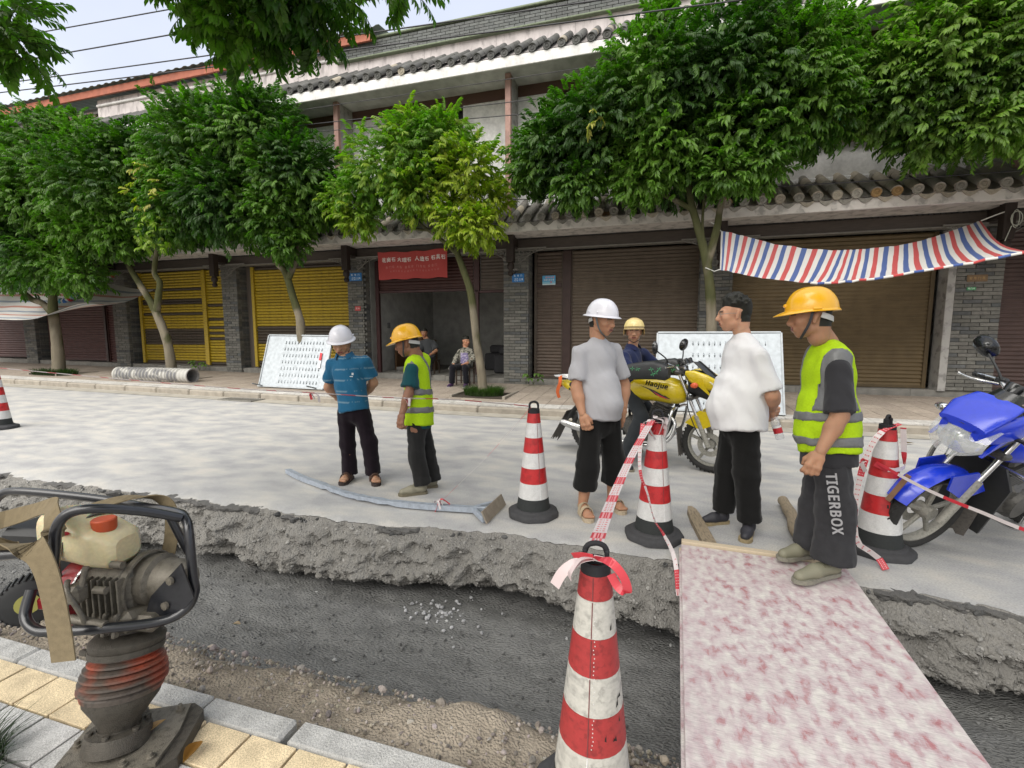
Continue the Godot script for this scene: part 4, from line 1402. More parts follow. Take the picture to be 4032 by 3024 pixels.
	grass_tuft("dark grass mound round the foot of the far left tree", Vector3(-16.2, pave_y(-16.3, -9.0) + 0.01, -8.95), 0.75, 0.35, 0.26, 1500, Color(0.035, 0.06, 0.022))
	grass_tuft("spiky dark grass at the bottom left corner on the near pavement", Vector3(-2.13, 0.0, -0.78), 0.16, 0.13, 0.13, 420, Color(0.03, 0.05, 0.022), 1.5)
	weed("small weed growing by the corner of the brick pillar right of the open shop", Vector3(-2.62, pave_y(-2.6, -10.8) + 0.02, -10.72), 0.36, 6)
	weed("broad-leaved weed at the foot of the first yellow shutter", Vector3(-13.0, pave_y(-13, -10.8) + 0.02, -10.75), 0.36, 7)

# ---------------------------------------------------------------- bodies: smooth-joined tapered capsules meshed as surface nets
# prim: [a, b, ra, rb, flat axis, flat share, cut at b, cut at a]
func cap(a: Vector3, b: Vector3, ra: float, rb: float, ax := Vector3.ZERO, s := 1.0, cb := false, ca := false) -> Array:
	return [a, b, ra, rb, ax, s, cb, ca]

# planes: [point, normal]: what lies beyond the normal's side is cut away
func nets(mb: MB, prims: Array, cell: float, k: float, shade: Callable, planes := [], fold = null) -> void:
	var lo := Vector3.INF
	var hi := -Vector3.INF
	for p in prims:
		var r := maxf(p[2], p[3]) + cell * 2.0
		lo = lo.min((p[0] as Vector3).min(p[1]) - Vector3.ONE * r)
		hi = hi.max((p[0] as Vector3).max(p[1]) + Vector3.ONE * r)
	var nx := int((hi.x - lo.x) / cell) + 2
	var ny := int((hi.y - lo.y) / cell) + 2
	var nz_ := int((hi.z - lo.z) / cell) + 2
	var acc := PackedFloat32Array()
	acc.resize(nx * ny * nz_)
	for p in prims:
		var a: Vector3 = p[0]
		var ra: float = p[2]
		var rb: float = p[3]
		var ax: Vector3 = p[4]
		var st: float = 1.0 / p[5] - 1.0
		var ba: Vector3 = p[1] - a
		ba += ax * (ba.dot(ax) * st)
		var bb := maxf(ba.dot(ba), 1e-8)
		var bl := sqrt(bb)
		var cb: bool = p[6]
		var ca: bool = p[7]
		var m := maxf(ra, rb) + 3.2 / k
		var l0 := ((a.min(p[1]) - Vector3.ONE * m - lo) / cell).floor().max(Vector3.ZERO)
		var h0 := ((a.max(p[1]) + Vector3.ONE * m - lo) / cell).ceil()
		var x1 := mini(int(h0.x), nx - 1)
		var y1 := mini(int(h0.y), ny - 1)
		var z1 := mini(int(h0.z), nz_ - 1)
		for z in range(int(l0.z), z1 + 1):
			for y in range(int(l0.y), y1 + 1):
				var row := (z * ny + y) * nx
				var pa := lo + Vector3(int(l0.x), y, z) * cell - a
				for x in range(int(l0.x), x1 + 1):
					var q := pa + ax * (pa.dot(ax) * st)
					var t := q.dot(ba)
					var h := clampf(t / bb, 0.0, 1.0)
					var d := (q - ba * h).length() - ra - (rb - ra) * h
					if cb: d = maxf(d, t / bl - bl)
					if ca: d = maxf(d, -t / bl)
					if d < 3.2 / k:
						acc[row + x] += exp(-k * maxf(d, -0.3))
					pa.x += cell
	for pl in planes:
		var pp: Vector3 = pl[0]
		var pn: Vector3 = pl[1]
		for z in nz_:
			for y in ny:
				var row := (z * ny + y) * nx
				var s := (lo + Vector3(0, y, z) * cell - pp).dot(pn)
				for x in nx:
					if acc[row + x] > 0.0:
						var sx := s + x * cell * pn.x
						if sx > -0.05: acc[row + x] = minf(acc[row + x], exp(-k * sx))
	# one vertex in each crossed cell
	var vid := PackedInt32Array()
	vid.resize(nx * ny * nz_)
	vid.fill(-1)
	var vs := PackedVector3Array()
	var off := PackedInt32Array([0, 1, nx, nx + 1, nx * ny, nx * ny + 1, nx * ny + nx, nx * ny + nx + 1])
	var cor: Array[Vector3] = []
	for i in 8: cor.append(Vector3(i & 1, (i >> 1) & 1, i >> 2))
	var edges := PackedInt32Array([0, 1, 2, 3, 4, 5, 6, 7, 0, 2, 1, 3, 4, 6, 5, 7, 0, 4, 1, 5, 2, 6, 3, 7])
	var f := PackedFloat32Array(); f.resize(8)
	for z in nz_ - 1:
		for y in ny - 1:
			var row := (z * ny + y) * nx
			for x in nx - 1:
				var i0 := row + x
				var inside := acc[i0] > 1.0
				if (acc[i0 + 1] > 1.0) == inside and (acc[i0 + nx] > 1.0) == inside and (acc[i0 + nx + 1] > 1.0) == inside and (acc[i0 + off[4]] > 1.0) == inside and (acc[i0 + off[5]] > 1.0) == inside and (acc[i0 + off[6]] > 1.0) == inside and (acc[i0 + off[7]] > 1.0) == inside:
					continue
				for c in 8: f[c] = -log(clampf(acc[i0 + off[c]], 0.03, 60.0))
				var sum := Vector3()
				var n := 0
				for e in range(0, 24, 2):
					var fa := f[edges[e]]
					var fb := f[edges[e + 1]]
					if (fa < 0.0) != (fb < 0.0):
						sum += cor[edges[e]].lerp(cor[edges[e + 1]], fa / (fa - fb))
						n += 1
				vid[i0] = vs.size()
				vs.append(lo + (Vector3(x, y, z) + sum / maxi(n, 1)) * cell)
	var tris := PackedInt32Array()
	var dirs := [[1, nx, nx * ny], [nx, nx * ny, 1], [nx * ny, 1, nx]]
	for z in range(1, nz_ - 1):
		for y in range(1, ny - 1):
			var row := (z * ny + y) * nx
			for x in range(1, nx - 1):
				var i0 := row + x
				if vid[i0] < 0: continue
				var ins := acc[i0] > 1.0
				for d in dirs:
					if (acc[i0 + d[0]] > 1.0) != ins:
						var a := vid[i0]
						var b := vid[i0 - d[1]]
						var c := vid[i0 - d[1] - d[2]]
						var e := vid[i0 - d[2]]
						if a < 0 or b < 0 or c < 0 or e < 0: continue
						if ins: tris.append_array([a, b, c, a, c, e])
						else: tris.append_array([a, c, b, a, e, c])
	if fold != null:
		var n0 := smooth_normals(vs, tris)
		for i in vs.size(): vs[i] += n0[i] * (fold.call(vs[i]) as float)
	var nn := smooth_normals(vs, tris)
	var cs := PackedColorArray(); cs.resize(vs.size())
	for i in vs.size(): cs[i] = shade.call(vs[i])
	for i in tris.size():
		var t := tris[i]
		mb.v.append(vs[t]); mb.n.append(nn[t]); mb.c.append(cs[t]); mb.uv.append(Vector2())

func smooth_normals(vs: PackedVector3Array, tris: PackedInt32Array) -> PackedVector3Array:
	var nn := PackedVector3Array(); nn.resize(vs.size())
	for i in range(0, tris.size(), 3):
		var g := (vs[tris[i + 2]] - vs[tris[i]]).cross(vs[tris[i + 1]] - vs[tris[i]])
		nn[tris[i]] += g; nn[tris[i + 1]] += g; nn[tris[i + 2]] += g
	for i in nn.size(): nn[i] = nn[i].normalized()
	return nn

var nf := FastNoiseLite.new()
func plain(c: Color) -> Callable:
	return func(_p: Vector3) -> Color: return c

# head prims in head axes: x to its left, y up, z out of the face
func head_prims(H: Transform3D, male := true, cheeks := 1.0) -> Array:
	var L := [
		[Vector3(0, 0.03, -0.03), Vector3(0, 0.035, 0.012), 0.078, 0.074], [Vector3(0, 0.0, 0.03), Vector3(0, -0.05, 0.032), 0.066, 0.053 * cheeks],
		[Vector3(-0.035, -0.06, 0.0), Vector3(0.0, -0.088, 0.052), 0.028, 0.022], [Vector3(0.035, -0.06, 0.0), Vector3(0.0, -0.088, 0.052), 0.028, 0.022],
		[Vector3(-0.04, -0.022, 0.06), Vector3(-0.03, -0.045, 0.058), 0.024 * cheeks, 0.022 * cheeks], [Vector3(0.04, -0.022, 0.06), Vector3(0.03, -0.045, 0.058), 0.024 * cheeks, 0.022 * cheeks],
		[Vector3(-0.042, 0.022, 0.074), Vector3(-0.012, 0.02, 0.087), 0.009, 0.009], [Vector3(0.042, 0.022, 0.074), Vector3(0.012, 0.02, 0.087), 0.009, 0.009],
		[Vector3(0, 0.012, 0.09), Vector3(0, -0.026, 0.109), 0.009, 0.0125], [Vector3(-0.011, -0.032, 0.098), Vector3(0.011, -0.032, 0.098), 0.009, 0.009],
		[Vector3(-0.02, -0.058, 0.084), Vector3(0.02, -0.058, 0.084), 0.0075, 0.0075], [Vector3(-0.016, -0.067, 0.083), Vector3(0.016, -0.067, 0.083), 0.008, 0.008],
		[Vector3(-0.046, -0.012, 0.075), Vector3(-0.018, -0.012, 0.084), 0.007, 0.007], [Vector3(0.046, -0.012, 0.075), Vector3(0.018, -0.012, 0.084), 0.007, 0.007],
		[Vector3(-0.077, 0.018, -0.012), Vector3(-0.075, -0.028, -0.002), 0.013, 0.009], [Vector3(0.077, 0.018, -0.012), Vector3(0.075, -0.028, -0.002), 0.013, 0.009],
		[Vector3(0, -0.03, -0.045), Vector3(0, -0.115, -0.04), 0.06, 0.054]]
	var out := []
	for p in L: out.append(cap(H * (p[0] as Vector3), H * (p[1] as Vector3), p[2], p[3]))
	return out

func head_shade(H: Transform3D, skin: Color, hair: Color, bald := 0.0) -> Callable:
	var inv := H.affine_inverse()
	return func(p: Vector3) -> Color:
		var q := inv * p
		var c := skin * 1.2 * (1.0 + 0.12 * noise(q.x * 2500.0, q.y * 2500.0, q.z * 2500.0))
		var cheek := clampf(1.0 - (Vector2(absf(q.x) - 0.038, q.y + 0.03)).length() / 0.03, 0.0, 1.0) if q.z > 0.03 else 0.0
		c = c.lerp(skin * Color(1.1, 0.8, 0.75), cheek * 0.4)
		if q.z > 0.074 and absf(q.y + 0.062) < 0.0105 and absf(q.x) < 0.025: c = Color(0.25, 0.085, 0.07)
		if absf(q.y + 0.0625) < 0.0022 and absf(q.x) < 0.022 and q.z > 0.07: c = Color(0.07, 0.02, 0.02)
		if q.z > 0.06 and absf(q.y - 0.0235) < 0.0055 and absf(q.x) > 0.011 and absf(q.x) < 0.05: c = c.lerp(hair, 0.8)
		if q.y > 0.045 + bald + 0.02 * absf(q.x) / 0.07 and q.z < 0.085: c = hair
		if q.z < -0.03 and q.y > -0.055 and absf(q.x) < 0.073: c = hair
		return Color(c.r, c.g, c.b)

# a hand: wrist, pointing along d, palm facing n; curl 0 open .. 1 fist; thumb on the side of t
func hand_prims(w: Vector3, d: Vector3, n: Vector3, curl: float, t: Vector3, s := 1.0) -> Array:
	d = d.normalized()
	n = (n - d * n.dot(d)).normalized()
	var x := (t - d * t.dot(d) - n * t.dot(n)).normalized()
	var out := [cap(w - d * 0.02 * s, w + d * 0.03 * s, 0.026 * s, 0.03 * s, n, 0.75), cap(w + d * 0.035 * s + x * 0.016 * s, w + d * 0.085 * s + x * 0.022 * s, 0.022 * s, 0.017 * s, n, 0.8), cap(w + d * 0.035 * s - x * 0.014 * s, w + d * 0.08 * s - x * 0.022 * s, 0.022 * s, 0.016 * s, n, 0.8)]
	for i in 4:
		var px: float = [0.031, 0.011, -0.010, -0.030][i] * s
		var ln: float = [0.9, 1.0, 0.94, 0.76][i] * s
		var p := w + d * (0.088 - 0.003 * absf(i - 1.2)) * s + x * px
		var ang := curl * 0.6 + 0.08 * i * curl
		for seg in 3:
			var l: float = [0.042, 0.027, 0.021][seg] * ln
			var dd := (d * cos(ang) + n * sin(ang) + x * px * 2.0).normalized()
			var q := p + dd * l
			out.append(cap(p, q, [0.0095, 0.0088, 0.008][seg] * s, [0.0088, 0.008, 0.007][seg] * s))
			p = q
			ang += curl * (1.25 if seg == 0 else 0.9) + 0.1
	var tp := w + d * 0.025 * s + x * 0.028 * s
	var d1 := (d * 0.65 + x * (0.65 - 0.4 * curl) + n * 0.35).normalized()
	var t1 := tp + d1 * 0.042 * s
	var d2 := (d * 0.9 + x * (0.25 - 0.4 * curl) + n * (0.2 + 0.5 * curl)).normalized()
	out.append(cap(tp, t1, 0.0145 * s, 0.011 * s))
	out.append(cap(t1, t1 + d2 * 0.03 * s, 0.011 * s, 0.009 * s))
	return out

# hard hat in head axes: kind 0 round with an even brim, 1 peaked and ridged, 2 riding half-helmet
func helmet(o: Node3D, H: Transform3D, m: Material, kind: int, strap_m: Material, tilt := 0.0) -> void:
	var T_ := H * Transform3D(Basis(Vector3.RIGHT, tilt), Vector3(0, 0.042, -0.008))
	var mb := MB.new()
	var p := PackedVector3Array()
	var nu := 40
	var nv := 16
	for j in nv:
		var f := float(j) / (nv - 1)
		for i in nu:
			var a := TAU * i / nu
			var dir := Vector3(sin(a), 0, cos(a))
			var rx := 0.112
			var rz := 0.138 if dir.z > 0 else 0.134
			var hh := 0.135 if kind != 2 else 0.125
			var ph := f * PI / 2
			var r := pow(sin(ph), 0.88)
			var q := Vector3(dir.x * rx * r, hh * cos(ph), dir.z * rz * r)
			if kind == 1:
				var ridge := exp(-pow(q.x / 0.012, 2)) + 0.7 * exp(-pow((absf(q.x) - 0.04) / 0.008, 2))
				q.y += 0.006 * ridge * clampf(1.0 - absf(f - 0.45) * 1.9, 0.0, 1.0)
			elif kind == 0:
				q.y += 0.004 * exp(-pow(q.x / 0.02, 2)) * clampf(1.0 - absf(f - 0.5) * 1.8, 0.0, 1.0)
			if kind == 2 and f > 0.9 and dir.z < 0.2: q.y -= (f - 0.9) * 0.65
			p.append(T_ * q)
	mb.grid(p, nu, nv, true, true)
	var sh := put("helmet", mb, m, o, true)
	# brim or edge
	var b := MB.new()
	p = PackedVector3Array()
	for j in 5:
		for i in nu:
			var a := TAU * i / nu
			var dir := Vector3(sin(a), 0, cos(a))
			var rz := 0.138 if dir.z > 0 else 0.134
			var peak := pow(maxf(dir.z, 0.0), 2.2)
			var out: float = [0.0, 0.5, 1.0, 1.0, 0.0][j]
			var wid := (0.024 if kind == 0 else (0.009 + 0.052 * peak if kind == 1 else 0.008 + 0.0 * peak))
			var dy: float = [0.004, 0.0, -0.007, -0.012, -0.006][j]
			if kind == 1: dy -= out * 0.016 * peak
			if kind == 2 and dir.z < 0.2: dy -= 0.065 * smoothstep(0.2, -0.1, dir.z)
			p.append(T_ * Vector3(dir.x * (0.112 + wid * out), dy, dir.z * (rz + wid * out)))
	b.grid(p, nu, 5, true, false)
	put("brim", b, m, o, true)
	if kind == 2:
		var vz := MB.new()
		p = PackedVector3Array()
		for j in 5:
			for i in 17:
				var a := lerpf(-1.15, 1.15, i / 16.0)
				var ph := lerpf(0.75, 1.38, j / 4.0)
				p.append(T_ * Vector3(sin(a) * 0.122 * sin(ph), 0.135 * cos(ph) - 0.004, cos(a) * 0.156 * sin(ph)))
		vz.shell(p, 17, 5, 0.003)
		put("visor", vz, M["visor"], o, true)
	elif kind == 1:
		var cl := MB.new()
		for s in [-1.0, 1.0]:
			cl.box(T_ * Vector3(s * 0.116, 0.006, 0.0), Vector3(0.01, 0.012, 0.045), 0.003, T_.basis.orthonormalized())
		cl.box(T_ * Vector3(0, 0.035, 0.134), Vector3(0.03, 0.02, 0.02), 0.004, T_.basis.orthonormalized() * Basis(Vector3.RIGHT, -0.5))
		put("clip", cl, m, o, true)
	else:
		var cl := MB.new()
		for s in [-1.0, 1.0]:
			for zz in [-0.05, 0.03]:
				cl.ball(T_ * Vector3(s * 0.108, 0.025, zz), Vector3(0.008, 0.008, 0.008))
		put("rivets", cl, m, o, true)
	# chin strap and headband
	var st := MB.new()
	for s in [-1.0, 1.0]:
		var pts := curve([H * Vector3(s * 0.1, 0.035, 0.01), H * Vector3(s * 0.087, -0.03, 0.025), H * Vector3(s * 0.06, -0.085, 0.045), H * Vector3(0.0, -0.118, 0.05)], 4)
		var ac := []
		for q in pts: ac.append(H.basis * Vector3(0, 0.35, 1))
		st.strap(pts, ac, 0.014, 0.003)
	put("chin_strap", st, strap_m, o, true)
	var hb := MB.new()
	var pts2 := []
	for i in 9:
		var a := PI * (0.6 + 0.8 * i / 8.0)
		pts2.append(H * Vector3(sin(a) * 0.092, 0.012 - 0.03 * sin(PI * i / 8.0), cos(a) * 0.112))
	hb.strap(pts2, [H.basis * Vector3.UP], 0.03, 0.004)
	put("headband", hb, M["harness"], o, true)

func eyes(o: Node3D, H: Transform3D) -> void:
	for s in [-1.0, 1.0]:
		var w := MB.new()
		w.col = Color(0.7, 0.68, 0.64)
		w.ball(H * Vector3(s * 0.031, 0.003, 0.0765), Vector3(0.0125, 0.0085, 0.0105), H.basis, 10, 6)
		w.col = Color(0.02, 0.012, 0.01)
		w.ball(H * Vector3(s * 0.031, 0.003, 0.0835), Vector3(0.006, 0.006, 0.0048), H.basis, 8, 5)
		put("eye", w, M["eye"], o, true)
		var lid := MB.new()
		lid.col = Color(0.05, 0.03, 0.025)
		lid.tube(curve([H * Vector3(s * 0.018, 0.006, 0.083), H * Vector3(s * 0.031, 0.0115, 0.0865), H * Vector3(s * 0.045, 0.006, 0.078)], 3), 0.0018, 4)
		put("eyelid", lid, M["eye"], o, true)

# J: joints in world axes; look: what is worn
func person(label: String, J: Dictionary, look: Dictionary, group := "") -> Node3D:
	var foot: Vector3 = look.get("base", J.toe_l)
	var o := thing("person", label, "person", Vector3(J.pelvis.x, foot.y, J.pelvis.z), 0.0, group)
	var skin: Color = look.get("skin", Color(0.40, 0.235, 0.15))
	var hair: Color = look.get("hair", Color(0.018, 0.016, 0.015))
	var cell: float = look.get("cell", 0.013)
	var fine: float = look.get("fine", 0.006)
	var H := Transform3D(Basis.from_euler(Vector3(look.get("nod", 0.0), look.head, look.get("tip", 0.0))) * Basis.from_scale(Vector3.ONE * look.get("head_size", 1.0)), J.head)
	var side: Vector3 = (J.sh_l - J.sh_r).normalized()
	var up: Vector3 = (J.neck - J.pelvis).normalized()
	var front := side.cross(up).normalized()
	for s in ["_l", "_r"]: J["sh" + s] = (J["sh" + s] as Vector3).lerp(J.neck, 0.06) - up * 0.025
	var w: float = look.get("girth", 1.0)
	var belly: float = look.get("belly", 0.0)
	# skin body
	var body := []
	body.append(cap(H * Vector3(0, -0.05, -0.03), J.neck, 0.052, 0.058))
	var chest: Vector3 = J.neck - up * 0.17
	var waist: Vector3 = J.pelvis + up * 0.12
	body.append(cap(chest, waist, 0.12 * w, 0.115 * w, front, 0.72))
	body.append(cap(waist, J.pelvis, 0.112 * w, 0.09 * w, front, 0.75))
	body.append(cap(J.sh_l, J.neck - up * 0.07, 0.036, 0.05)); body.append(cap(J.sh_r, J.neck - up * 0.07, 0.036, 0.05))
	for s in ["_l", "_r"]:
		body.append(cap(J["sh" + s], J["el" + s], 0.041 * w, 0.041 * w)); body.append(cap(J["el" + s], J["el" + s].lerp(J["wr" + s], 0.35), 0.041 * w, 0.042 * w)); body.append(cap(J["el" + s].lerp(J["wr" + s], 0.35), J["wr" + s], 0.042 * w, 0.028))
		body.append(cap(J["hip" + s].lerp(J["kn" + s], 0.12), J["kn" + s], 0.07 * w, 0.055)); body.append(cap(J["kn" + s], J["kn" + s].lerp(J["an" + s], 0.3), 0.053, 0.056)); body.append(cap(J["kn" + s].lerp(J["an" + s], 0.3), J["an" + s], 0.056, 0.036))
	var bm := MB.new()
	var sk := func(p: Vector3) -> Color:
		var c := skin * 1.2 * (1.0 + 0.15 * noise(p.x * 900.0, p.y * 900.0, p.z * 900.0))
		return Color(c.r, c.g, c.b)
	nets(bm, body, cell, 90.0, sk)
	nets(bm, head_prims(H, true, look.get("cheeks", 1.0)), fine, 150.0, head_shade(H, skin, hair, look.get("bald", 0.0)))
	for s in ["_l", "_r"]:
		if look.get("no_hand" + s, false): continue
		var d: Vector3 = J["hd" + s] - J["wr" + s]
		nets(bm, hand_prims(J["wr" + s], d, look.get("palm" + s, -front), look.get("curl" + s, 0.55), look.get("thumb" + s, front), look.get("hand", 1.0)), maxf(fine * 0.75, 0.0035), 260.0, sk)
	put("body", bm, M["skin"], o, true)
	eyes(o, H)
	# trousers or shorts
	var tr := []
	var leg: float = look.get("leg", 1.0)
	tr.append(cap(J.pelvis + up * 0.02, J.pelvis - up * 0.04, 0.112 * w, 0.13 * w, front, 0.82, false, true))
	for s in ["_l", "_r"]:
		var kn: Vector3 = J["kn" + s]
		var an: Vector3 = J["an" + s]
		tr.append(cap(J.pelvis.lerp(J["hip" + s], 0.8), kn, 0.09 * w, 0.072 * leg))
		var e: float = look.get("trouser", 1.0)
		tr.append(cap(kn, kn.lerp(an, e), 0.072 * leg, look.get("cuff", 0.068) * leg, Vector3.ZERO, 1.0, true))
	var tc: Color = look.trousers
	var fold := func(p: Vector3) -> float: return 0.007 * nf.get_noise_3d(p.x * 300.0, p.y * 1300.0 + p.x * 500.0, p.z * 300.0) + 0.008 * nf.get_noise_3d(p.x * 1300.0, p.y * 170.0, p.z * 1300.0)
	var tm := MB.new()
	nets(tm, tr, cell, 80.0, plain(tc), [], fold)
	put(look.get("trousers_name", "trousers"), tm, look.get("trouser_mat", M["cloth"]), o, true)
	# shirt
	var sh := shirt_prims(J, up, front, side, w, belly, look, true)
	var sc = look.shirt
	var sfold := func(p: Vector3) -> float: return 0.011 * nf.get_noise_3d(p.x * 900.0 + p.y * 420.0, p.y * 60.0, p.z * 900.0 - p.y * 250.0) + 0.005 * nf.get_noise_3d(p.x * 160.0, p.y * 620.0 + p.x * 300.0, p.z * 160.0 + 77.0)
	var sm := MB.new()
	nets(sm, sh, cell, 80.0, plain(sc) if sc is Color else sc, [], sfold)
	put(look.get("shirt_name", "shirt"), sm, look.get("shirt_mat", M["cloth"]), o, true)
	# vest with reflective bands
	if look.has("vest"):
		var vp := shirt_prims(J, up, front, side, w + 0.12, belly, look, false)
		var vm := MB.new()
		nets(vm, vp, cell, 80.0, plain(look.vest), [], sfold)
		put("vest", vm, M["hi-vis"], o, true)
		var bands := []
		for q in p_bands(look): bands.append(q)
		for q in bands:
			var g := MB.new()
			var vb := shirt_prims(J, up, front, side, w + 0.175, belly, look, false)
			var pl := []
			if q[0] == "h":
				var c: Vector3 = J.pelvis + up * q[1]
				pl = [[c + up * 0.026, up], [c - up * 0.026, -up]]
			else:
				var c: Vector3 = J.pelvis + side * q[1]
				pl = [[c + side * 0.025, side], [c - side * 0.025, -side], [J.pelvis + up * q[2], -up]]
			nets(g, vb, cell * 0.85, 80.0, plain(Color(0.17, 0.175, 0.175)), pl, sfold)
			put("reflective_band", g, M["reflective"], o, true)
	# shoes
	for s in ["_l", "_r"]:
		shoe(o, J["an" + s], J["toe" + s], look.get("shoe", "shoe"), look.get("shoe_col", Color(0.05, 0.05, 0.05)), look.get("sole_col", Color(0.3, 0.27, 0.2)), skin)
	# hair and hat
	if look.has("hat"):
		helmet(o, H, look.hat_mat, look.hat, look.get("strap_mat", M["webbing"]), look.get("hat_tilt", 0.0))
	if look.has("hair_do"):
		var hp := []
		var r := RandomNumberGenerator.new()
		r.seed = 3
		for p in [[Vector3(0, 0.052, -0.035), Vector3(0, 0.066, 0.006), 0.083, 0.076], [Vector3(0, 0.01, -0.05), Vector3(0, -0.03, -0.05), 0.064, 0.052]]:
			hp.append(cap(H * (p[0] as Vector3), H * (p[1] as Vector3), p[2], p[3]))
		for i in look.hair_do:
			var a := r.randf_range(-2.6, 2.6)
			var e := r.randf_range(0.25, 1.5)
			var d := Vector3(sin(a) * cos(e), sin(e), cos(a) * cos(e))
			if d.z > 0.35 and d.y < 0.62: continue
			var c := Vector3(0, 0.04, -0.012) + d * Vector3(0.078, 0.08, 0.092)
			var t := (d + Vector3(r.randf_range(-0.3, 0.3), r.randf_range(-0.2, 0.4), 0.5 if d.z > 0.2 else 0.0)).normalized()
			hp.append(cap(H * c, H * (c + t * r.randf_range(0.014, 0.03)), 0.012, 0.004))
		var hm := MB.new()
		nets(hm, hp, 0.006, 200.0, plain(hair))
		put("hair", hm, M["hair"], o, true)
	return o

func p_bands(look: Dictionary) -> Array:
	return look.get("bands", [["h", 0.07], ["h", 0.20], ["v", 0.105, 0.20], ["v", -0.105, 0.20]])

func shirt_prims(J: Dictionary, up: Vector3, front: Vector3, side: Vector3, w: float, belly: float, look: Dictionary, sleeves: bool) -> Array:
	var sh := []
	var hem: float = look.get("hem", -0.05) if sleeves else look.get("vest_hem", -0.06)
	var chest: Vector3 = J.neck - up * 0.16
	var low: Vector3 = J.pelvis + up * hem
	var mid: Vector3 = J.pelvis + up * 0.2
	sh.append(cap(J.neck - up * 0.055, chest, 0.085 * w, 0.15 * w, front, 0.72))
	sh.append(cap(chest, mid, 0.152 * w, 0.15 * w, front, 0.76))
	sh.append(cap(mid, low, 0.15 * w + belly * 0.3, 0.16 * w + belly * 0.25, front, 0.84, true))
	if belly > 0.0:
		sh.append(cap(J.pelvis + up * 0.26 + front * (0.02 + belly * 0.3), J.pelvis + up * 0.1 + front * (0.03 + belly * 0.5), 0.115 * w, 0.118 * w + belly * 0.1))
		sh.append(cap(J.pelvis + up * 0.1 + front * (0.03 + belly * 0.45), low + front * (0.02 + belly * 0.4), 0.115 * w, 0.108 * w, Vector3.ZERO, 1.0, true))
	for s in ["_l", "_r"]:
		sh.append(cap(J.neck - up * 0.06, J["sh" + s] if sleeves else (J["sh" + s] as Vector3).lerp(J.neck, 0.28), 0.058 * w, 0.058 * w if sleeves else 0.07 * w))
		if sleeves:
			var e: float = look.get("sleeve", 0.7)
			var sl: Vector3 = J["sh" + s].lerp(J["el" + s], minf(e, 1.0))
			sh.append(cap(J["sh" + s], sl, 0.062 * w, look.get("sleeve_r", 0.075) * w, Vector3.ZERO, 1.0, true))
			if e > 1.0: sh.append(cap(J["el" + s], J["el" + s].lerp(J["wr" + s], e - 1.0), 0.062 * w, 0.05 * w, Vector3.ZERO, 1.0, true))
		else:
			sh.append(cap((J["sh" + s] as Vector3).lerp(J.neck, 0.3), J["sh" + s].lerp(J.pelvis, 0.4).lerp(chest, 0.35), 0.075 * w, 0.07 * w))
	return sh

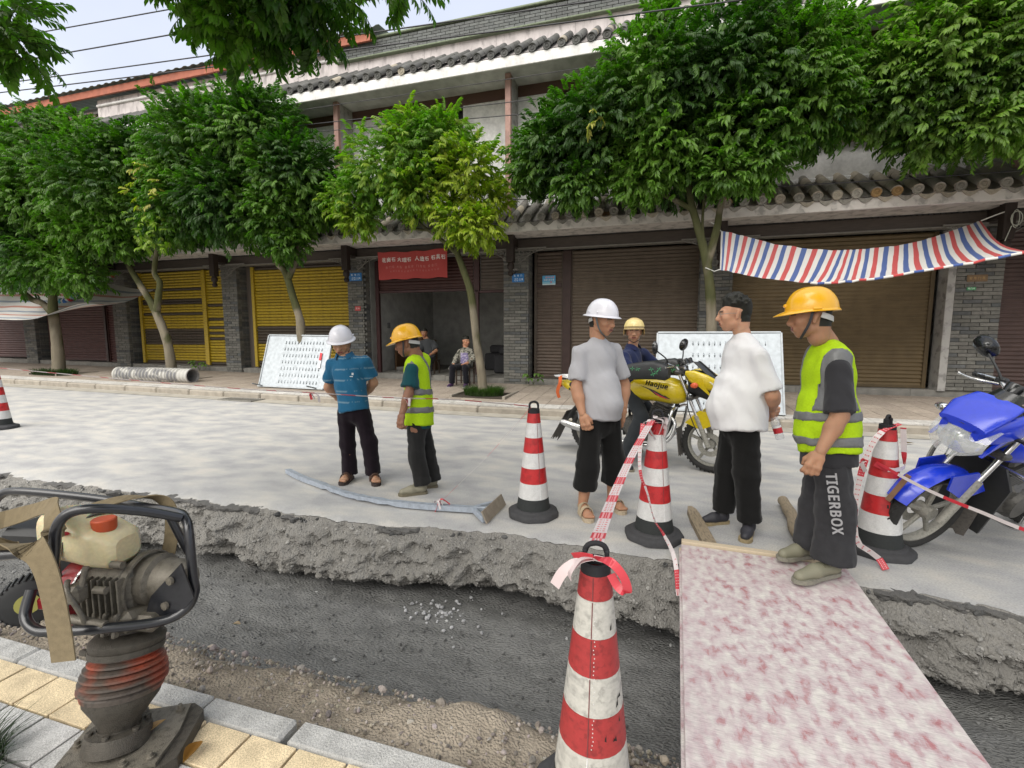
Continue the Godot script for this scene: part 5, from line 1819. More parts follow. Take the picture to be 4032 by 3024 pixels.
func shoe(o: Node3D, an: Vector3, toe: Vector3, kind: String, col: Color, sole: Color, skin: Color) -> void:
	var y := toe.y
	var a := Vector3(an.x, y, an.z)
	var t := Vector3(toe.x, y, toe.z)
	var d := (t - a).normalized()
	var x := Vector3(d.z, 0, -d.x)
	var heel := a - d * 0.045
	var len_ := (t - heel).length()
	var sp := MB.new()
	var poly := []
	for q in [[0.0, 0.02], [0.02, 0.033], [0.08, 0.034], [0.14, 0.036], [0.2, 0.047], [0.235, 0.042], [0.262, 0.024], [0.27, 0.0]]:
		poly.append(Vector2(q[0] / 0.27 * len_, q[1]))
	for q in [[0.262, -0.024], [0.235, -0.042], [0.2, -0.045], [0.14, -0.034], [0.08, -0.033], [0.02, -0.032], [0.0, -0.02]]:
		poly.append(Vector2(q[0] / 0.27 * len_, q[1]))
	sp.prism(poly, 0.022 if kind != "sandal" else 0.03, Transform3D(Basis(d, x, Vector3.UP), heel))
	sp.col = Color(1, 1, 1)
	for i in sp.c.size(): sp.c[i] = sole
	put("sole", sp, M["rubber"], o, true)
	if kind == "shoe":
		var pr := [cap(heel + d * 0.045 + Vector3(0, 0.05, 0), heel + d * len_ * 0.55 + Vector3(0, 0.045, 0), 0.036, 0.037), cap(heel + d * len_ * 0.55 + Vector3(0, 0.045, 0), t - d * 0.04 + Vector3(0, 0.034, 0), 0.037, 0.03), cap(a + Vector3(0, 0.06, 0), a + Vector3(0, 0.095, 0), 0.04, 0.042, Vector3.ZERO, 1.0, true)]
		var m := MB.new()
		nets(m, pr, 0.008, 110.0, plain(col), [[heel + Vector3(0, 0.012, 0), Vector3.DOWN]])
		put("shoe", m, M["leather"], o, true)
		var lc_ := MB.new()
		for i in 4:
			var c := heel + d * len_ * (0.42 + 0.09 * i) + Vector3(0, 0.088 - 0.008 * i, 0)
			lc_.tube([c - x * 0.028 - Vector3(0, 0.014, 0), c + Vector3(0, 0.002, 0), c + x * 0.028 - Vector3(0, 0.014, 0)], 0.0035, 4)
		for i in lc_.c.size(): lc_.c[i] = col * 0.6
		put("laces", lc_, M["cloth"], o, true)
	else:
		# bare foot with toes under two broad straps
		var pr := [cap(heel + d * 0.04 + Vector3(0, 0.06, 0), a + d * 0.03 + Vector3(0, 0.075, 0), 0.032, 0.03), cap(a + d * 0.03 + Vector3(0, 0.065, 0), heel + d * len_ * 0.7 + Vector3(0, 0.05, 0), 0.034, 0.03), cap(heel + d * len_ * 0.7 - x * 0.015 + Vector3(0, 0.046, 0), heel + d * len_ * 0.7 + x * 0.02 + Vector3(0, 0.046, 0), 0.02, 0.02)]
		for i in 5:
			var c := heel + d * len_ * 0.72 + x * (0.03 - 0.015 * i) + Vector3(0, 0.042, 0)
			pr.append(cap(c, c + d * len_ * (0.2 - 0.022 * absf(i - 0.6)), 0.011, 0.009 if i else 0.012))
		var m := MB.new()
		nets(m, pr, 0.006, 180.0, plain(skin))
		put("foot", m, M["skin"], o, true)
		var st := MB.new()
		for q in [[0.34, 0.118, 0.04], [0.58, 0.1, 0.046]]:
			var pts := []
			for i in 9:
				var an_ := PI * i / 8.0
				pts.append(heel + d * len_ * q[0] + x * cos(an_) * q[2] * 1.12 + Vector3(0, 0.028 + sin(an_) * (q[1] - 0.028), 0))
			st.strap(pts, [d], 0.036, 0.005)
		var pts := []
		for i in 9:
			var an_ := PI * i / 8.0 - PI / 2
			pts.append(heel + d * (0.045 - cos(an_) * 0.045) + x * sin(an_) * 0.037 + Vector3(0, 0.075, 0))
		st.strap(pts, [Vector3.UP], 0.022, 0.004)
		for i in st.c.size(): st.c[i] = col
		put("sandal_strap", st, M["leather"], o, true)

# ---------------------------------------------------------------- prints
const GLYPHS := {
	"hua": "1,2 9,2;3,0 3,4;7,0 7,4;4,4 1,7;3,5.5 3,10;8,5 5,7.5;6,4.5 6,8.5 7,9.5 9.5,9.5 9.5,8",
	"gang": "5,0 5,2.5;1.5,0.8 1.5,2.8 8.5,2.8 8.5,0.8;1.5,10 1.5,4 8.5,4 8.5,9.5;3,5 7,9;7,5 3,9",
	"shi": "1,1.5 9,1.5;4.5,1.5 1,6;3,5 3,9.5;3,5 8.5,5 8.5,9.5;3,9 8.5,9",
	"da": "1,3.5 9,3.5;5,0.5 5,4 1,9.5;5,4 9,9.5",
	"li": "0.5,2 3.5,2;2,2 2,8;0.5,5 3.5,5;0,8.5 3.5,7.5;5,1 9.5,1 9.5,5.5 5,5.5 5,1;5,3.2 9.5,3.2;7.2,1 7.2,9.5;5,7.5 9.5,7.5;4.3,9.5 10,9.5",
	"ren": "5,0.5 4.5,4 1,9.5;4.8,4 9.5,9.5",
	"zao": "1,1 2,2.5;0.5,4 2.2,4 2.2,7.5 0.5,9;1.5,8.5 4,9.5 9.8,9.5;5,0.5 4,2;4.2,2 9.2,2;6.8,0.3 6.8,4;3.8,4 9.6,4;4.6,5.3 8.8,5.3 8.8,8 4.6,8 4.6,5.3",
	"ying": "1,1.5 9,1.5;3.3,0 3.3,3;6.7,0 6.7,3;2.3,4 7.7,4 7.7,6.5;2.3,4 2.3,6.5;0.5,6.5 9.5,6.5;5,3.2 5,6.5 1,9.8;5.2,6.7 9.2,9.8",
	"men": "2,1 3,2.5;1.5,3 1.5,10;4.5,1.8 8.8,1.8 8.8,9.6 7.6,9.2",
	"tai": "5,0.5 2,4 8,4;7,2.5 9,4.6;2.5,6 7.8,6 7.8,9.5 2.5,9.5 2.5,6",
	"hao": "2.5,0.8 7.5,0.8 7.5,3 2.5,3 2.5,0.8;1,4.6 9,4.6;3.6,4.6 3,6.6 7.8,6.6 7.2,9.6 5.4,9.2",
	"dao": "1,2 4,2;2.5,0.5 2.5,3;1,4 4.5,4;1,7 4.5,6.5;5.5,1.5 9,1.5 9,7;7,1.5 5.5,8;5,9.5 9.5,9.5",
	"an": "5,0 5,1.5;1,3.2 1,1.8 9,1.8 9,3.2;0.5,5.2 9.5,5.2;4.5,3.2 3,6.8 8.5,9.8;7,5.2 5.5,8 1,9.8"}

func ink(im: Image, key: String, x: float, y: float, s: float, w: float, c: Color) -> void:
	for line in (GLYPHS[key] as String).split(";"):
		var pts := []
		for q in line.split(" "):
			var xy := q.split_floats(",")
			pts.append(Vector2(x + xy[0] * s / 10.0, y + xy[1] * s / 10.0))
		for i in pts.size() - 1:
			var d: float = (pts[i + 1] - pts[i]).length()
			for k in int(d) + 1:
				var p: Vector2 = pts[i].lerp(pts[i + 1], k / maxf(d, 1.0))
				im.fill_rect(Rect2i(int(p.x - w / 2), int(p.y - w / 2), int(ceil(w)), int(ceil(w))), c)

func print_mat(called: String, im: Image, rough := 0.7, o := {}) -> StandardMaterial3D:
	var q := o.duplicate()
	q.uv = true
	q.tex = ImageTexture.create_from_image(im)
	return mat(called, Color(1, 1, 1), rough, q)

func letters(called: String, text: String, size: float, m: Material, parent: Node3D, at: Transform3D) -> void:
	var f := SystemFont.new()
	f.font_names = PackedStringArray(["Droid Sans"])
	f.font_weight = 700
	var t := TextMesh.new()
	t.text = text
	t.font = f
	t.font_size = 64
	t.pixel_size = size / 64.0
	t.depth = 0.002
	inst(called, t, m, parent, at)

func object_materials() -> void:
	mat("rubber", Color(1, 1, 1), 0.8, {tex = T.blotch, scale = 6.0, det = T.grain, dscale = 8.0, vcol = true, local = true})
	mat("cone red", lc(0.52, 0.022, 0.025), 0.42, {tex = T.cloth, scale = 6.0, local = true, det = T.stain, dscale = 1.6})
	mat("cone white", lc(0.70, 0.70, 0.69), 0.45, {tex = T.cloth, scale = 5.0, local = true, det = T.cloth, dscale = 1.3})
	mat("old cone white", lc(0.50, 0.485, 0.44), 0.6, {tex = T.cloth, scale = 5.0, local = true, det = T.stain, dscale = 3.3})
	mat("old cone red", lc(0.36, 0.03, 0.03), 0.55, {tex = T.cloth, scale = 5.0, local = true, det = T.stain, dscale = 3.3})
	mat("tape", Color(1, 1, 1), 0.35, {vcol = true, back = Color(0.5, 0.4, 0.4)})
	mat("steel", Color(1, 1, 1), 0.45, {metal = 0.35, tex = T.blotch, scale = 2.0, det = T.grain, dscale = 2.5, vcol = true})
	mat("chrome", lc(0.62, 0.62, 0.62), 0.18, {metal = 0.9})
	mat("galvanised", lc(0.46, 0.50, 0.53), 0.5, {metal = 0.2, tex = T.blotch, scale = 1.3})
	mat("skin", Color(1, 1, 1), 0.55, {vcol = true, sss = 0.15, spec = 0.4})
	mat("eye", Color(1, 1, 1), 0.25, {vcol = true})
	mat("hair", Color(1, 1, 1), 0.6, {vcol = true, spec = 0.4})
	mat("cloth", Color(1, 1, 1), 0.95, {vcol = true, tex = T.weave, scale = 7.0, rim = 0.25, spec = 0.2})
	mat("denim", Color(1, 1, 1), 0.95, {vcol = true, tex = T.blotch, scale = 2.5, det = T.fine, dscale = 9.0, rim = 0.2, spec = 0.2})
	mat("hi-vis", Color(1, 1, 1), 0.8, {vcol = true, tex = T.cloth, scale = 4.0, spec = 0.3})
	mat("reflective", Color(1, 1, 1), 0.5, {vcol = true, tex = T.cloth, scale = 4.0, metal = 0.2})
	mat("leather", Color(1, 1, 1), 0.6, {vcol = true, tex = T.grain, scale = 12.0})
	mat("webbing", lc(0.035, 0.035, 0.04), 0.8)
	mat("grey webbing", lc(0.12, 0.13, 0.13), 0.8)
	mat("harness", lc(0.5, 0.5, 0.48), 0.6)
	mat("white shell", lc(0.74, 0.74, 0.80), 0.28, {coat = 0.3})
	mat("yellow shell", lc(0.80, 0.42, 0.012), 0.3, {coat = 0.3})
	mat("cream shell", lc(0.62, 0.46, 0.21), 0.35, {coat = 0.3})
	mat("visor", lc(0.68, 0.55, 0.24), 0.3, {})
	mat("ply", lc(0.6, 0.5, 0.36), 0.85, {tex = T.grain, scale = Vector3(1, 8, 8), local = true})
	mat("old wood", lc(0.36, 0.29, 0.2), 0.9, {tex = T.stain, scale = Vector3(6, 6, 1.2), det = T.grain, dscale = 5.0, local = true, bump = T.hgrain, depth = 0.3})
	mat("yellow paint", lc(0.62, 0.47, 0.008), 0.28, {coat = 0.5, tex = T.cloth, scale = 2.0})
	mat("blue paint", lc(0.012, 0.045, 0.62), 0.25, {coat = 0.6, tex = T.cloth, scale = 2.0})
	mat("black plastic", lc(0.02, 0.021, 0.022), 0.5, {tex = T.blotch, scale = 4.0})
	mat("gloss black", lc(0.015, 0.016, 0.017), 0.2, {coat = 0.3})
	mat("tyre", lc(0.032, 0.031, 0.03), 0.85, {tex = T.blotch, scale = 5.0, bump = T.hgrain, depth = 0.3})
	mat("engine", lc(0.13, 0.125, 0.115), 0.5, {metal = 0.5, tex = T.stain, scale = 4.0, det = T.grain, dscale = 6.0})
	mat("muddy alloy", lc(0.33, 0.32, 0.28), 0.6, {metal = 0.2, tex = T.stain, scale = 5.0})
	mat("lens", lc(0.8, 0.83, 0.85, 0.25), 0.05, {clear = true})
	mat("muff", lc(0.03, 0.032, 0.034), 0.5, {tex = T.blotch, scale = 8.0})
	mat("green print", lc(0.08, 0.36, 0.16), 0.7)
	mat("mud flap", lc(0.11, 0.10, 0.09), 0.8, {tex = T.stain, scale = 5.0})
	mat("red print", lc(0.5, 0.02, 0.03), 0.5)
	mat("white print", lc(0.75, 0.75, 0.75), 0.6)
	mat("faded print", lc(0.30, 0.30, 0.31), 0.9)
	mat("orange", lc(0.62, 0.1, 0.03), 0.4)

func cone(at: Vector3, label: String, s := 1.0, turn := 0.0, old := false) -> Node3D:
	var o := thing("traffic_cone", label, "traffic cone", at, turn, "red and white traffic cones")
	o.scale = Vector3.ONE * s
	var b := MB.new()
	b.col = Color(0.055, 0.057, 0.06)
	var rows := []
	for q in [[0.0, 0.205], [0.03, 0.205], [0.042, 0.19], [0.046, 0.165], [0.052, 0.155], [0.06, 0.15], [0.062, 0.135]]:
		var row := PackedVector3Array()
		var round_: float = clampf((q[0] - 0.042) / 0.01, 0.0, 1.0)
		for k in 32:
			var a := TAU * (k + 0.5) / 32.0
			var oct := 1.0 / cos(fposmod(a + PI / 8, PI / 4) - PI / 8)
			var r: float = q[1] * lerpf(oct * 0.95, 1.0, round_)
			row.append(Vector3(cos(a) * r, q[0], sin(a) * r))
		rows.append(row)
	b.loft(rows)
	put("base", b, M["rubber"], o)
	var rr := func(y: float) -> float: return lerpf(0.132, 0.044, (y - 0.04) / 0.8)
	var c := MB.new()
	c.col = Color(0.03, 0.032, 0.034)
	c.lathe([Vector2(rr.call(0.05) + 0.004, 0.05), Vector2(rr.call(0.15), 0.15)], 28)
	put("foot", c, M["rubber"], o)
	var ys := [0.15, 0.272, 0.392, 0.512, 0.63, 0.745, 0.81]
	for i in 6:
		if i == 5: ys[6] = 0.82
		var g := MB.new()
		g.lathe([Vector2(rr.call(ys[i]) - 0.001, ys[i]), Vector2(rr.call(ys[i]) + 0.0015, ys[i] + 0.001), Vector2(rr.call(ys[i + 1]) + 0.0015, ys[i + 1] - 0.001), Vector2(rr.call(ys[i + 1]) - 0.001, ys[i + 1])], 28)
		var red := i % 2 == 1
		put("band", g, M[("old cone red" if old else "cone red") if red else ("old cone white" if old else "cone white")], o)
	var t := MB.new()
	t.col = Color(0.018, 0.018, 0.02)
	t.lathe([Vector2(0.047, 0.815), Vector2(0.046, 0.85), Vector2(0.038, 0.853), Vector2(0.036, 0.82)], 20)
	for sgn in [-1.0, 1.0]:
		t.box(Vector3(sgn * 0.034, 0.865, 0), Vector3(0.014, 0.05, 0.03), 0.004)
	t.tube(curve([Vector3(-0.034, 0.88, 0), Vector3(-0.025, 0.9, 0), Vector3(0, 0.908, 0), Vector3(0.025, 0.9, 0), Vector3(0.034, 0.88, 0)], 3), 0.009, 8)
	put("top_ring", t, M["rubber"], o)
	if true:
		var sm := MB.new()
		for i in 6:
			var y0: float = ys[i] + 0.003
			var y1: float = ys[i + 1] - 0.003
			var a0 := 1.75 if old else 1.2
			var p0 := Vector3(cos(a0) * (rr.call(y0) + 0.002), y0, sin(a0) * (rr.call(y0) + 0.002))
			var p1 := Vector3(cos(a0) * (rr.call(y1) + 0.002), y1, sin(a0) * (rr.call(y1) + 0.002))
			sm.tube([p0, p1], 0.0016, 4)
			sm.col = Color(0.22, 0.06, 0.06)
		put("seam", sm, M["rubber"], o)
	return o

# tape: alternate red and white lengths, given as points and across directions
func tape(label: String, pts: Array, across: Array, w: float, pitch: float, knots := [], marks := false, red_share := 0.5) -> Node3D:
	var o := thing("barrier_tape", label, "barrier tape", pts[0], 0.0, "red and white barrier tape")
	var fine := curve(pts, 12)
	var len_ := 0.0
	var acc := [0.0]
	for i in fine.size() - 1:
		len_ += (fine[i + 1] - fine[i]).length()
		acc.append(len_)
	var wm := MB.new()
	var rm := MB.new()
	var n := int(len_ / pitch) * 2 + 2
	var at := func(s: float) -> Vector3:
		for i in fine.size() - 1:
			if acc[i + 1] >= s: return (fine[i] as Vector3).lerp(fine[i + 1], (s - acc[i]) / maxf(acc[i + 1] - acc[i], 1e-6))
		return fine[-1]
	var s0 := 0.0
	for i in n:
		if s0 >= len_: break
		var l := pitch * (red_share if i % 2 == 0 else 2.0 * (1.0 - red_share) - 0.5 + 0.5) * rf(0.85, 1.15)
		var s1 := minf(s0 + l, len_)
		var q := []
		var ac := []
		for k in 5:
			var s := lerpf(s0, s1, k / 4.0)
			q.append(at.call(s))
			var f := s / len_ * (across.size() - 1)
			var a0: Vector3 = across[int(f)]
			ac.append(a0.lerp(across[mini(int(f) + 1, across.size() - 1)], f - int(f)))
		var g := rm if i % 2 == 0 else wm
		g.col = Color(0.62, 0.05, 0.07) if i % 2 == 0 else Color(0.72, 0.66, 0.66)
		g.strap(q, ac, w, 0.0008)
		if marks:
			for k in 6:
				var s := lerpf(s0, s1, 0.12 + k * 0.15)
				var p: Vector3 = at.call(s)
				var t: Vector3 = (at.call(minf(s + 0.01, len_)) - p).normalized()
				var x: Vector3 = (ac[2] - t * t.dot(ac[2])).normalized()
				var nn := t.cross(x)
				var mk := MB.new() if false else (wm if i % 2 == 0 else rm)
				mk.col = Color(0.72, 0.4, 0.42) if i % 2 == 0 else Color(0.62, 0.1, 0.12)
				for e in 3:
					mk.box(p + x * (e - 1) * w * 0.24 + nn * 0.0004, Vector3(w * 0.07 if e == 1 else w * 0.16, 0.0014, w * 0.2), 0.0, Basis(x, nn, t))
		s0 = s1
	put("white_lengths", wm, M["tape"], o, true)
	put("red_lengths", rm, M["tape"], o, true)
	for kn in knots:
		var k := MB.new()
		for e in kn[1]:
			k.col = Color(0.62, 0.05, 0.07) if rng.randf() < 0.4 else Color(0.72, 0.66, 0.66)
			var d: Vector3 = Vector3(rf(-1, 1), rf(-1.4, -0.1), rf(-0.6, 0.6)).normalized() * rf(0.4, 1.0) * kn[2]
			k.strap(curve([kn[0], kn[0] + d * 0.5 + Vector3(rf(-0.3, 0.3), 0.25, 0) * kn[2], kn[0] + d], 4), [Vector3(rf(-1, 1), rf(-0.5, 0.5), 1)], w * 0.8, 0.0008)
		put("knot", k, M["tape"], o, true)
	return o

func stripes(n: int, cols: Array, w: int, h: int) -> Image:
	var im := Image.create(w, h, false, Image.FORMAT_RGB8)
	for i in n:
		im.fill_rect(Rect2i(int(float(i) * w / n), 0, int(ceil(float(w) / n)) + 1, h), cols[i % cols.size()])
	return im

func tarp_sheet(p: Callable, nu: int, nv: int) -> MB:
	var mb := MB.new()
	var q := PackedVector3Array()
	for j in nv:
		for i in nu: q.append(p.call(i / (nu - 1.0), j / (nv - 1.0)))
	mb.grid(q, nu, nv)
	return mb

func along_pts(pts: Array, u: float) -> Vector3:
	var f := u * (pts.size() - 1)
	var i := mini(int(f), pts.size() - 2)
	return (pts[i] as Vector3).cubic_interpolate(pts[i + 1], pts[maxi(i - 1, 0)], pts[mini(i + 2, pts.size() - 1)], f - i)

func tarps() -> void:
	var w := lc(0.62, 0.61, 0.58)
	var bl := lc(0.075, 0.12, 0.30)
	var rd := lc(0.48, 0.085, 0.085)
	var im := stripes(64, [w, bl, w, rd], 1024, 8)
	var tm := print_mat("tarpaulin", im, 0.55, {det = T.cloth, dscale = 5.0, back = Color(0.35, 0.34, 0.34)})
	var top := [Vector3(1.187, 3.276, -9.2), Vector3(1.726, 3.163, -9.364), Vector3(2.352, 3.016, -9.529), Vector3(3.124, 2.936, -9.693), Vector3(3.634, 2.951, -9.857), Vector3(4.332, 3.043, -10.021), Vector3(4.995, 3.236, -10.186), Vector3(5.534, 3.427, -10.35)]
	var bot := [Vector3(1.187, 2.601, -9.15), Vector3(1.469, 2.519, -9.094), Vector3(1.907, 2.398, -9.038), Vector3(2.468, 2.317, -8.981), Vector3(2.955, 2.309, -8.925), Vector3(3.433, 2.339, -8.869), Vector3(4.053, 2.436, -8.812), Vector3(4.631, 2.528, -8.756), Vector3(5.25, 2.646, -8.7)]
	var o := thing("tarpaulin", "long red, white and blue striped tarpaulin slung from tree to post before the tan shutter", "tarpaulin", top[0])
	var mb := tarp_sheet(func(u: float, v: float) -> Vector3:
		var a := along_pts(top, u)
		var b := along_pts(bot, u)
		var q := a.lerp(b, v)
		q.y -= 0.10 * sin(PI * v) * (0.3 + u) + 0.02 * noise(u * 900.0, v * 130.0, 60.0) + 0.012 * noise(u * 2600.0, v * 300.0, 20.0)
		q.z += 0.035 * noise(u * 700.0, v * 160.0, 90.0) + 0.02 * noise(u * 2400.0, v * 260.0)
		return q, 90, 16)
	put("sheet", mb, tm, o, true)
	var hem := MB.new()
	var hp := []
	for i in 41: hp.append(along_pts(bot, i / 40.0) + Vector3(0, -0.012 + 0.02 * noise(i * 40.0, 5.0), 0.01))
	for i in 40:
		if i < 16: continue
		hem.col = [Color(0.62, 0.61, 0.58), Color(0.075, 0.12, 0.3), Color(0.62, 0.61, 0.58), Color(0.48, 0.085, 0.085)][i % 4]
		hem.tube([hp[i], hp[i + 1]], 0.022, 6, false)
	put("rolled_hem", hem, M["cloth"], o, true)
	var rp := MB.new()
	rp.col = Color(0.6, 0.6, 0.56)
	rp.tube([top[0], top[0] + Vector3(-0.12, 0.1, 0.1), Vector3(1.0, 3.42, -9.1)], 0.008, 5)
	rp.tube([bot[0], bot[0] + Vector3(-0.1, -0.04, 0.08), Vector3(0.93, 2.62, -9.0)], 0.01, 5)
	rp.tube([top[7], Vector3(5.7, 3.5, -10.3), Vector3(5.86, 3.56, -10.36)], 0.012, 5)
	put("tie_rope", rp, M["cloth"], o, true)
	# the next one, mostly beyond the right edge
	var o2 := thing("tarpaulin", "corner of another striped tarpaulin tied beside the timber post at the right edge", "tarpaulin", Vector3(5.95, 3.57, -10.2))
	var mb2 := tarp_sheet(func(u: float, v: float) -> Vector3:
		return Vector3(6.0 + u * 2.6 - v * 0.25 * u, 3.6 - 0.28 * sin(PI * u) - v * (0.1 + 0.75 * u), -10.2 + v * 1.3 + 0.02 * noise(u * 500.0, v * 200.0)), 40, 12)
	put("sheet", mb2, tm, o2, true)
	var lp := MB.new()
	lp.col = Color(0.5, 0.52, 0.45)
	for k in 2:
		var pts := []
		for i in 13:
			var a := TAU * i / 12.0
			pts.append(Vector3(5.98 + sin(a) * (0.05 + 0.03 * k), 3.42 + cos(a) * (0.15 - 0.03 * k), -10.28 + 0.02 * k))
		lp.tube(pts, 0.007, 5)
	lp.tube([Vector3(5.93, 3.3, -10.28), Vector3(5.86, 3.05, -10.28)], 0.007, 5)
	put("rope_loop", lp, M["cloth"], o2, true)
	# the sagging awning at the far left, stripes running its length
	var tm2 := print_mat("old tarpaulin", stripes(22, [w, w, lc(0.26, 0.30, 0.36), w, w, lc(0.5, 0.25, 0.2)], 512, 8), 0.6, {det = T.cloth, dscale = 3.0, back = Color(0.4, 0.4, 0.4)})
	var o3 := thing("tarpaulin", "faded striped awning sagging under the far left tree", "tarpaulin", Vector3(-17, 2.5, -9.3))
	var mb3 := MB.new()
	var q := PackedVector3Array()
	for j in 40:
		for i in 20:
			var u := i / 19.0
			var v := j / 39.0
			var x := lerpf(-23.5, -14.1, v)
			var z := lerpf(-10.4, -8.6, u)
			var e := sin(PI * clampf((v - 0.55) / 0.45, 0.0, 1.0))
			q.append(Vector3(x, 3.15 - 1.25 * u + 0.35 * u * smoothstep(0.72, 1.0, v) - 0.18 * sin(PI * u) - 0.05 * e + 0.04 * noise(x * 50.0, z * 90.0) - (1.0 - u) * 0.35 * smoothstep(0.7, 1.0, v), z))
	mb3.grid(q, 20, 40)
	put("sheet", mb3, tm2, o3, true)
	var o4 := thing("tarpaulin_roll", "twisted bundle of red, white and blue tarpaulin tied up to the corner post", "tarpaulin", Vector3(-16.5, 2.6, -9.7))
	var path := curve([Vector3(-17.4, 2.42, -9.65), Vector3(-16.75, 2.46, -9.7), Vector3(-16.2, 2.7, -9.72), Vector3(-15.75, 2.9, -9.75), Vector3(-15.05, 3.25, -9.9)], 7)
	var cols := [Color(0.62, 0.61, 0.58), Color(0.07, 0.16, 0.4), Color(0.6, 0.6, 0.58), Color(0.5, 0.06, 0.07), Color(0.62, 0.61, 0.58), Color(0.1, 0.3, 0.36)]
	var rl := MB.new()
	for i in path.size() - 1:
		rl.col = cols[i % 6]
		rl.tube([path[i], (path[i] as Vector3).lerp(path[i + 1], 0.5) + Vector3(0, rf(-0.03, 0.03), 0), path[i + 1]], [0.1 - 0.0015 * i + rf(-0.02, 0.02), 0.11 + rf(-0.03, 0.02), 0.1 - 0.0015 * i], 8, false)
	put("bundle", rl, M["cloth"], o4, true)

func signs() -> void:
	# red shop banner
	var im := Image.create(768, 288, false, Image.FORMAT_RGB8)
	im.fill(lc(0.40, 0.055, 0.05))
	var wh := lc(0.66, 0.6, 0.58)
	var row := ["hua", "gang", "shi", "", "da", "li", "shi", "", "", "ren", "zao", "shi", "", "shi", "ying", "shi"]
	var x := 44.0
	for g in row:
		if g != "":
			ink(im, g, x, 58, 46, 7, wh)
			x += 54
		else: x += 17
	x = 84
	for g in ["tai", "men", "shi", "", "da", "shi", "", "tai", "shi", "tai", "", "men", "tai", "shi", "", "an", "tai", "men"]:
		if g != "": ink(im, g, x, 146, 27, 3, lc(0.5, 0.2, 0.17))
		x += 36 if g != "" else 20
	x = 130
	for i in 17:
		ink(im, ["tai", "li", "shi", "ying", "hao"][i % 5], x, 194, 20, 2, lc(0.45, 0.15, 0.13))
		x += 33
	var bm := print_mat("banner", im, 0.85, {det = T.cloth, dscale = 3.0})
	var o := thing("banner", "red shop banner with white Chinese characters above the open shop", "banner", Vector3(-5.78, 3.2, -10.72))
	var mb := tarp_sheet(func(u: float, v: float) -> Vector3:
		return Vector3(lerpf(-6.74, -4.81, u), 3.56 - 0.7 * v - 0.03 * sin(PI * u) * (1.0 - v) - 0.012 * sin(u * 20.0), -10.72 + 0.035 * noise(u * 260.0, v * 60.0, 30.0) - 0.01 * sin(u * 31.0 + v * 2.0)), 40, 8)
	put("cloth", mb, bm, o, true)
	# blue house-number plates
	var im2 := Image.create(192, 112, false, Image.FORMAT_RGB8)
	im2.fill(lc(0.012, 0.15, 0.42))
	var k := lc(0.6, 0.68, 0.75)
	ink(im2, "hua", 30, 14, 26, 4, k); ink(im2, "dao", 82, 14, 26, 4, k); ink(im2, "men", 134, 14, 26, 4, k)
	for q in [[Rect2i(28, 62, 5, 34)], [Rect2i(118, 62, 6, 34)], [Rect2i(138, 62, 6, 34)]]: im2.fill_rect(q[0], k)
	for r in [Rect2i(40, 60, 22, 5), Rect2i(58, 60, 5, 18), Rect2i(40, 76, 22, 5), Rect2i(40, 78, 5, 18), Rect2i(40, 92, 24, 5), Rect2i(74, 60, 20, 5), Rect2i(74, 60, 5, 36), Rect2i(90, 60, 5, 36), Rect2i(74, 92, 20, 5)]: im2.fill_rect(r, k)
	im2.fill_rect(Rect2i(24, 60, 10, 40), lc(0.012, 0.15, 0.42))
	ink(im2, "hao", 150, 64, 26, 4, k)
	var pm := print_mat("number plate", im2, 0.4)
	for q in [[-7.54, 2.98, 0.38, 0.21, "blue house-number plate on the pillar left of the red banner"], [-3.04, 2.8, 0.3, 0.2, "blue house-number plate on the pillar right of the open shop"], [-16.3, 2.79, 0.38, 0.21, "blue house-number plate on the pillar left of the yellow shutters"]]:
		plate("number_plate", q[4], "sign", Vector3(q[0], q[1], -10.878), Vector2(q[2], q[3]), pm, "blue house-number plates")
	var im3 := Image.create(160, 96, false, Image.FORMAT_RGB8)
	im3.fill(lc(0.05, 0.28, 0.5))
	im3.fill_rect(Rect2i(0, 62, 160, 34), lc(0.18, 0.42, 0.55))
	im3.fill_rect(Rect2i(0, 84, 160, 12), lc(0.5, 0.58, 0.6))
	for i in 5: ink(im3, ["an", "men", "da", "ren", "hao"][i], 38 + i * 22, 10, 18, 3, lc(0.66, 0.2, 0.16))
	for i in 6: ink(im3, ["hua", "li", "shi", "ying", "tai", "zao"][i], 16 + i * 22, 36, 17, 2, lc(0.66, 0.6, 0.6))
	im3.fill_rect(Rect2i(96, 60, 22, 14), lc(0.5, 0.15, 0.15))
	plate("notice", "blue notice with red and white print on the brown shutter door", "notice", Vector3(-2.34, 2.75, -11.13), Vector2(0.32, 0.22), print_mat("notice print", im3, 0.5))
	var im4 := Image.create(128, 48, false, Image.FORMAT_RGB8)
	im4.fill(lc(0.16, 0.10, 0.05))
	for i in 4: ink(im4, ["an", "hao", "men", "hua"][i], 14 + i * 27, 14, 20, 3, lc(0.3, 0.19, 0.08))
	plate("plaque", "brown wooden plaque with four characters on the right brick pillar", "plaque", Vector3(5.85, 2.49, -10.88), Vector2(0.31, 0.125), print_mat("plaque print", im4, 0.7))
	var im5 := Image.create(96, 40, false, Image.FORMAT_RGB8)
	im5.fill(lc(0.05, 0.26, 0.10))
	for i in 3: ink(im5, ["hao", "men", "da"][i], 12 + i * 26, 8, 22, 4, lc(0.5, 0.62, 0.5))
	plate("sticker", "small green sticker under the brown plaque", "sticker", Vector3(5.775, 2.30, -10.88), Vector2(0.14, 0.055), print_mat("sticker print", im5, 0.5))
	var im6 := Image.create(96, 64, false, Image.FORMAT_RGB8)
	im6.fill(lc(0.42, 0.045, 0.045))
	ink(im6, "an", 14, 16, 30, 5, lc(0.55, 0.3, 0.28)); ink(im6, "da", 52, 16, 30, 5, lc(0.55, 0.3, 0.28))
